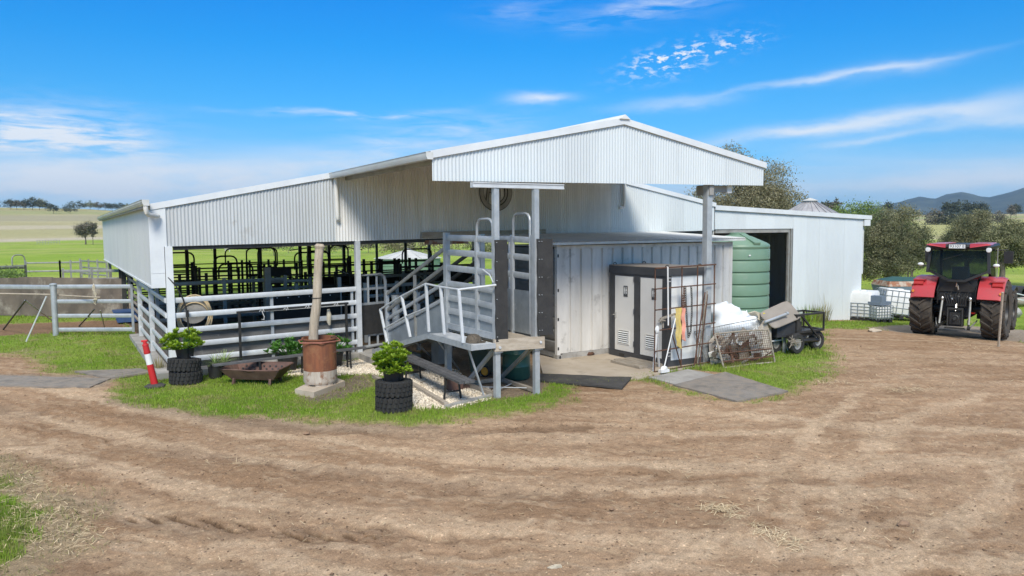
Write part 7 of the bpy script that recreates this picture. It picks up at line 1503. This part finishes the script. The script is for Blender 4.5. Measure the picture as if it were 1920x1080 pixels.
tob('front_fender', MB().prism([(2.1, -1.3, 1.38), (2.9, -1.3, 1.50), (3.3, -1.3, 1.30), (3.3, -.78, 1.30), (2.9, -.78, 1.50), (2.1, -.78, 1.38)], (0, 0, .03)), 'black')
p = G(1872, 650); q = PD(1880, 548, p.xy.length - .55); solo('leaning_post', MB().tube([p - Vector((0, 0, .05)), lerp(p, q, .5), q], .032, 8), M['timber_p'], 'thin pale leaning post in front of the right rear tractor tyre', 'post', p)
p = PD(1899, 552, 48); solo('pipe_drum', MB().lathe([(.40, -.6), (.48, -.6), (.48, .6), (.40, .6), (.40, -.6)], 20, p, 'y'), M['black'], 'black pipe ring lying in the paddock behind the tractor', 'pipe', on_ground(p))
p = PD(1912, 567, 46); solo('fallen_log', MB().tube([p + Vector((-1.6, .4, .0)), p + Vector((.5, .1, .02)), p + Vector((5, -1.5, .1))], [.16, .22, .2], 10), M['timber'], 'grey log lying across the right edge behind the tractor', 'log', on_ground(p))
p = PD(1895, 565, 45); solo('pale_frame', MB().bar(p + Vector((-1, .5, .4)), p + Vector((.9, -.3, .0)), .09, .06).bar(p + Vector((-1, .3, .7)), p + Vector((.8, -.4, .25)), .06, .05).bar(p + Vector((-.2, 0, .6)), p + Vector((-.1, 0, -.1)), .05), M['galv_w'], 'pale metal frame lying against the log behind the tractor', 'frame', on_ground(p))
p = PD(1900, 585, 40); solo('concrete_block', MB().blob((p.x, p.y, float(gz(p.x)) + .2), .55, .3, .25, 12, 7, .2, 12), M['concrete_g'], 'grey broken concrete block in the grass right of the tractor', 'block', on_ground(p))

# ------------------------------------------------------------------ trees
def crown_mesh(name, lobes, n, size, m, clump=70, flat=.6, asp=.45):
    """leaf cards gathered in clumps through the volume of a few lobes"""
    tot = sum(l[3] * l[3] * l[4] for l in lobes); V = []
    for (cx_, cy_, cz, rx, rz) in lobes:
        k = max(2, int(n * rx * rx * rz / tot / clump))
        d = NP.normal(size=(k, 3)); d /= np.linalg.norm(d, axis=1)[:, None]; r = NP.random(k) ** .42
        cen = np.array([cx_, cy_, cz]) + d * r[:, None] * np.array([rx, rx, rz]); cr = (.13 + .13 * NP.random(k)) * min(rx, rz) + size
        pts = np.repeat(cen, clump, 0) + NP.normal(size=(k * clump, 3)) * np.repeat(cr, clump)[:, None] * np.array([1, 1, flat])
        V.append(pts)
    c = np.concatenate(V); N = len(c)
    a = NP.normal(size=(N, 3)); a[:, 2] -= .35; a /= np.linalg.norm(a, axis=1)[:, None]; b = np.cross(a, NP.normal(size=(N, 3))); b /= np.linalg.norm(b, axis=1)[:, None]
    s = size * (.6 + .8 * NP.random(N))[:, None]; q = np.stack([c - a * s, c + b * s * asp, c + a * s, c - b * s * asp], 1).reshape(-1, 3)
    return np_mesh(name, q, np.arange(4 * N).reshape(-1, 4), m)
def tree(name, label, base, h, lobes, n, size, m, tr_=.16, group=None, cat='tree', stems=1, limbs=True, clump=60, z_sink=.0):
    """lobes in units of the tree height: (x, y, z, rx, rz), x to the right as seen from the yard"""
    t = thing(name, label, cat, (base.x, base.y, base.z - z_sink)); r2 = Vector((RGT[0], RGT[1], 0)); f2 = Vector((FWD[0], FWD[1], 0))
    L = [((r2 * l[0] + f2 * l[1]) * h + Vector((0, 0, l[2] * h)), l[3] * h, l[4] * h) for l in lobes]
    me = crown_mesh('crown', [(*c, a, b_) for c, a, b_ in L], n, size, m, clump); o = bpy.data.objects.new('crown', me); COL.objects.link(o); o.parent = t
    b = MB()
    for s in range(stems):
        off = Vector((RND.uniform(-.05, .05), RND.uniform(-.05, .05), 0)) * h * (s > 0); z1 = L[0][0].z * .75
        b.tube([off, off + Vector((RND.uniform(-.02, .02) * h, 0, z1 * .5)), Vector((L[0][0].x * .4, L[0][0].y * .4, z1)) + off], [tr_, tr_ * .8, tr_ * .55], 8)
        if limbs:
            for c, a, b_ in L: b.tube([off + Vector((0, 0, z1 * .55)), lerp(off + Vector((0, 0, z1)), c, .5), c], [tr_ * .5, tr_ * .3, tr_ * .12], 6)
    obj('trunk', b, M['bark'], t, True); return t
def tb(u, v): p = G(u, v); return p
def tD(u, D, z=None): p = PD(u, 430, D); return Vector((p.x, p.y, float(gz(p.x)) + float(far_rise(np.array(p.x), np.array(p.y))) if z is None else z))
# the big gum behind the sheds
tree('gum_tree', 'tall grey green gum tree with a ragged crown behind the canopy roof', tD(1400, 47), 9.0, [(.05, 0, .66, .15, .14), (.21, 0, .66, .10, .12), (-.02, 0, .78, .12, .1), (.0, 0, .60, .22, .16), (-.12, 0, .88, .15, .11), (.12, 0, .76, .15, .14), (.20, .05, .56, .14, .13), (.27, 0, .50, .10, .12), (-.25, .1, .55, .2, .16), (-.05, .1, .45, .28, .12), (.2, .05, .46, .2, .10)], 80000, .055, M['gum_b'], .3, None, 'tree', 2)
tree('gum_tree', 'dark green tree showing between the canopy and the shed roof', tD(1290, 52), 7.0, [(.0, 0, .62, .35, .26), (.3, 0, .55, .3, .25), (-.3, 0, .6, .28, .25)], 14000, 0.08, M['olive'], .2)
tree('gum_tree', 'thin brown topped gum showing above the right end of the shed roof', tD(1462, 58), 7.6, [(.0, 0, .62, .22, .2), (.2, 0, .5, .2, .18), (-.1, 0, .8, .12, .12), (.14, 0, .78, .1, .1)], 14000, 0.075, M['gum_b'], .2)
tree('green_tree', 'fresh green rounded tree behind the right end of the machinery shed', tD(1598, 72), 7.0, [(.0, 0, .6, .33, .3), (.2, 0, .68, .2, .22), (-.25, 0, .52, .22, .22)], 15000, 0.09, M['fresh'], .18)
tree('olive_tree', 'large brownish olive tree right beside the machinery shed', tD(1668, 50), 5.9, [(.0, 0, .56, .22, .22), (.24, 0, .58, .17, .17), (-.2, 0, .50, .17, .22), (.14, 0, .82, .13, .12), (-.05, 0, .76, .15, .13), (.0, -.05, .34, .22, .14), (.3, 0, .40, .13, .13), (-.22, -.05, .28, .16, .12)], 64000, .045, M['olive'], .28, None, 'tree', 2, clump=80)
tree('olive_tree', 'slim olive tree with thin bare trunks left of the tractor cab', tD(1712, 56), 3.7, [(.0, 0, .66, .22, .22), (.18, 0, .56, .16, .16), (-.15, 0, .5, .16, .2)], 10000, 0.055, M['olive'], .07, None, 'tree', 3)
tree('olive_tree', 'tall dark olive tree behind the tractor cab', tD(1815, 62), 5.6, [(.0, 0, .68, .2, .2), (-.17, 0, .54, .16, .16), (.12, 0, .84, .14, .12), (.22, 0, .62, .16, .16), (.02, 0, .42, .22, .13)], 48000, .05, M['olive'], .22, clump=80)
tree('olive_tree', 'broad lighter olive tree at the right behind the tractor', tD(1882, 60), 4.9, [(.0, 0, .64, .25, .2), (.27, 0, .66, .17, .18), (-.24, 0, .52, .16, .16), (.1, 0, .82, .16, .13), (.2, 0, .42, .22, .12)], 46000, .05, M['gum'], .22, clump=80)
tree('olive_tree', 'olive tree cut by the right edge of the picture', tD(1960, 63), 4.6, [(.0, 0, .6, .28, .28), (-.2, 0, .45, .2, .2)], 12000, 0.065, M['olive'], .2)
tree('olive_bush', 'low dark olive bush between the big olive trees', tD(1762, 70), 3.2, [(.0, 0, .5, .26, .3), (.25, 0, .4, .2, .22)], 7000, 0.065, M['olive'], .1)
tree('shrub', 'leafy green shrub at the left edge behind the outdoor pens', tD(-2, 40), 2.0, [(.0, 0, .55, .45, .35), (.3, 0, .4, .3, .28), (-.5, 0, .5, .4, .3)], 6000, 0.045, M['fresh'], .04)
lone = tree('lone_tree', 'lone small dark tree with a forked trunk in the left paddock', tD(160, 232), 6.2, [(-.18, 0, .62, .26, .26), (.12, 0, .72, .26, .26), (.0, 0, .55, .3, .22)], 9000, 0.13, M['brush'], .12, None, 'tree', 2)
tree('lone_tree', 'slender dark tree just right of the lone forked tree', tD(173, 228), 6.2, [(.0, 0, .72, .17, .22), (.04, 0, .5, .13, .14)], 1600, .2, M['brush'], .09)
# trees along the far left ridge
RIDGE = [(-8, 376, 12, 'dkgreen', 'ridge tree cut by the left edge'), (22, 376, 12, 'dkgreen', 'leftmost whole gum tree on the ridge'), (34, 374, 14, 'brush', 'second gum from the left on the ridge, brown topped'), (47, 377, 9, 'dkgreen', 'small slim tree between two ridge gums'), (63, 372, 17, 'dkgreen', 'wide airy gum on the left ridge'), (76, 375, 12, 'gum', 'pale airy gum right of the wide ridge gum'), (87, 378, 10, 'dkgreen', 'dense dark tree on the slope below the ridge gums'),
         (102, 384, 10, 'dkgreen', 'small dark rounded tree standing below the ridge line'), (133, 386, 15, 'dkgreen', 'lower left dark crown of the large ridge tree pair'), (147, 378, 20, 'dkgreen', 'largest tallest gum on the left ridge'), (171, 379, 12, 'gum', 'pale airy gum right of the largest ridge gum'), (186, 381, 11, 'brush', 'thin pale tree in the ridge row nearest the shed'), (199, 382, 14, 'dkgreen', 'dense dark tree in the ridge row'), (212, 382, 13, 'dkgreen', 'dark tree at the middle of the ridge row'), (226, 383, 11, 'dkgreen', 'low dark tree in the ridge row near the shed gutter'), (240, 384, 11, 'gum', 'last ridge tree before the shed gutter')]
for u, vt, wpx, mt, lb in RIDGE:
    D = 640 if vt < 383 else 560; D = 690 if u > 165 else D; b_ = tD(u, D); top_ = PD(u, vt - 3, D).z; h = max(5, top_ - b_.z); rw = wpx / FPX * D / h * .72
    tree('ridge_tree', lb, b_, h, [(.0, 0, .56, rw * .9, .34), (rw * .7, 0, .5, rw * .6, .28), (-rw * .8, 0, .52, rw * .6, .28), (0, 0, .78, rw * .5, .2)], 1300, h * .045, M[mt], h * .02, 'trees along the left ridge', 'tree', 1, True, 22)
FARR = [(1666, 371, 9, 'dkgreen', 600, 'lone dark tree far off above the machinery shed corner'), (1560, 362, 14, 'brush', 330, 'far thin tree showing right of the silo cap'), (1545, 366, 10, 'dkgreen', 330, 'far small tree showing just right of the silo cap'),
        (1774, 372, 10, 'dkgreen', 560, 'far paddock tree standing alone left of the row under the mountains'), (1789, 370, 13, 'dkgreen', 560, 'far dark tree in the row under the mountains, second from the left'), (1811, 370, 13, 'dkgreen', 570, 'far dark tree in the middle of the row under the mountains'), (1827, 374, 14, 'dkgreen', 570, 'far low dark tree right of the middle of that row'), (1842, 374, 13, 'dkgreen', 570, 'far dark tree at the right end of that row'), (1894, 378, 9, 'brush', 560, 'far thin brown tree near the right edge'), (1904, 377, 9, 'dkgreen', 580, 'far small dark tree nearest the right edge'),
        (1752, 377, 22, 'brush', 430, 'reddish brown thicket tree in the far paddock'), (1772, 381, 24, 'dkgreen', 430, 'dark thicket tree, middle of the far clump'), (1798, 382, 22, 'dkgreen', 430, 'dark thicket tree, right end of the far clump'), (1870, 384, 22, 'brush', 440, 'low brown thicket far off near the right edge'), (1646, 384, 18, 'dkgreen', 300, 'dark thicket beyond the right end of the machinery shed'), (1690, 380, 40, 'fresh', 95, 'tall green tree top behind the large olive tree')]
for u, vt, wpx, mt, D, lb in FARR:
    b_ = tD(u, D); top_ = PD(u, vt + 3, D).z; h = max(3, top_ - b_.z); rw = wpx / FPX * D / h * .55; lo_ = .22 * (wpx >= 18)
    tree('far_tree', lb, b_, h, [(.0, 0, .55 - lo_, rw, .3), (rw * .7, 0, .48 - lo_, rw * .6, .28), (-rw * .7, 0, .5 - lo_, rw * .6, .28), (0, 0, .76 - lo_ * .5, rw * .5, .2)], 900 if D > 100 else 6000, h * .05 if D > 100 else .12, M[mt], h * .02, None, 'tree', 1, True, 22)
# bushes in the paddock behind, seen through the open shed
THRU = [(395, 464, 45, 'brush', 150, 'bare pinkish bush in the paddock seen through the left bay'), (460, 462, 40, 'brush', 150, 'bare bush in the paddock seen left of the middle posts'), (512, 454, 46, 'brush', 120, 'spreading bare tree in the paddock seen through the middle bay'), (612, 455, 40, 'gum', 120, 'thin gum in the paddock seen just beside the log post'), (652, 452, 34, 'brush', 125, 'bare young tree in the paddock left of the grey steel post'), (738, 452, 40, 'gum_b', 100, 'brown gum in the paddock above the round tank, left side'), (760, 450, 30, 'brush', 110, 'pale bush in the paddock above the round tank'), (815, 450, 60, 'gum_b', 95, 'bushy gum in the paddock right of the round tank'), (690, 454, 24, 'brush', 140, 'small bare bush in the paddock right of the grey steel post'), (900, 452, 50, 'gum', 100, 'gum in the paddock seen through the ramp side rails')]
for u, vt, wpx, mt, D, lb in THRU:
    b_ = tD(u, D); h = max(2.0, PD(u, vt - 12, D).z - b_.z); rw = wpx / FPX * D / h * .6
    tree('paddock_tree', lb, b_, h, [(.0, 0, .6, rw, .3), (rw * .7, 0, .5, rw * .6, .28), (-rw * .7, 0, .55, rw * .6, .28)], 1400, .13, M[mt], .06, None, 'tree', 1, True, 22)
# round tank and odds behind the shed
p = PD(765, 500, 58); ft = thing('round_tank', 'pale roofed round green tank beyond the back of the shed', 'tank', (p.x, p.y, 0))
zt = PD(765, 483, 58).z; za_ = PD(765, 470, 56).z
obj('tank_wall', MB().lathe([(2.5, 0), (2.5, zt * .5), (2.54, zt * .52), (2.5, zt * .54), (2.5, zt)], 40), M['tank'], ft, True)
for k in range(16):
    a0, a1 = 2 * pi * k / 16, 2 * pi * (k + .96) / 16; obj('roof_segment', MB().add([(2.62 * cos(a0), 2.62 * sin(a0), zt - .03), (2.62 * cos(a1), 2.62 * sin(a1), zt - .03), (.2 * cos(a1), .2 * sin(a1), za_), (.2 * cos(a0), .2 * sin(a0), za_)], [(0, 1, 2, 3)]), M['tank_pale'], ft, True)
obj('hatch', MB().lathe([(.3, za_ - .1), (.3, za_ + .12), (.001, za_ + .14)], 16), M['white_p'], ft, True)
for q, (u, v, D, lb) in enumerate(((425, 470, 140, 'white sheep standing in the paddock seen through the left bay'),)):
    p = tD(u, D); an = thing('sheep', lb, 'sheep', p); ll = .55
    obj('body', MB().tube([(-ll, 0, .58), (-ll * .9, 0, .62), (0, 0, .62), (ll * .8, 0, .66), (ll, 0, .74), (ll * 1.25, 0, .84), (ll * 1.5, 0, .74)], [.1, .25, .29, .26, .17, .11, .05], 10), M['bird'], an, True)
    for x in (-.38, .34):
        for y in (-.12, .12): obj('leg', MB().cyl((x, y, 0), (x, y, .45), .035, .06, 6), M['bird'], an, True)
# distant paddock fence and power pole
fn = thing('paddock_fence', 'short run of pale distant fence posts in the left paddock', 'fence', tD(90, 250))
for k in range(9):
    p = tD(68 + 5.3 * k, 250); obj('post', MB().box(p.x - .05, p.y - .05, p.z, p.x + .05, p.y + .05, p.z + 1.2), M['grey_steel'], fn)
for z in (.5, 1.1): obj('rail', MB().bar(tD(68, 250) + Z(z), tD(110.4, 250) + Z(z), .05, .08), M['grey_steel'], fn)
p = tD(1723, 480); pp = thing('power_pole', 'thin distant power pole in the far right paddock', 'power pole', p); obj('pole', MB().cyl(p, p + Z(7.5), .14, n=6), M['timber'], pp); obj('crossarm', MB().bar(p + Z(7) - Vector((1, 0, 0)), p + Z(7) + Vector((1, 0, 0)), .15), M['timber'], pp)
# stones on the yard
STN = [(1693, 986, .055, 'largest pale stone lying alone on the right side of the dirt'), (1172, 692, .03, 'small stone at the edge of the slab'), (575, 814, .04, 'small dark stone on the track below the drum plinth'), (1043, 880, .03, 'small dark stone in the middle of the yard'), (1147, 956, .025, 'tiny pale stone left of the straw trail'), (1437, 818, .035, 'small dark stone below the large mat')]
for k, (u, v, r, lb) in enumerate(STN):
    p = G(u, v); solo('stone', MB().blob((p.x, p.y, p.z + r * .3), r * 1.4, r, r * .7, 10, 6, .15, k + 20), M['clod'], lb, 'stone', p)
w = MB(); p = G(1040, 1067)
for k in range(5): w.tube([p + Vector((.05 * cos(a + k) * (1 + .1 * k), .035 * sin(a * 1.0 + k * .3), .02 + .008 * sin(2 * a + k))) for a in [2 * pi * q / 12 for q in range(12)]], .0035, 4, closed=True)
solo('twine', w, M['rope'], 'small tangle of pale twine lying at the front of the yard', 'twine', p)
SC.cycles.use_denoising = True

# ------------------------------------------------------------------ the air
hz = MB().box(-6900, -6900, -3.0, 6900, 6900, 300)
hm = bpy.data.materials.new('haze'); hm.use_nodes = True; t = NT(hm.node_tree); hm.node_tree.nodes.remove(hm.node_tree.nodes['Principled BSDF'])
pv = t.n('ShaderNodeVolumePrincipled', i={'Color': (0.42, 0.70, 1.0, 1), 'Density': 0.00013, 'Anisotropy': 0.2})
hm.node_tree.links.new(pv.outputs[0], hm.node_tree.nodes['Material Output'].inputs['Volume'])
ho = obj('haze', hz, hm); tag(ho, kind='stuff')
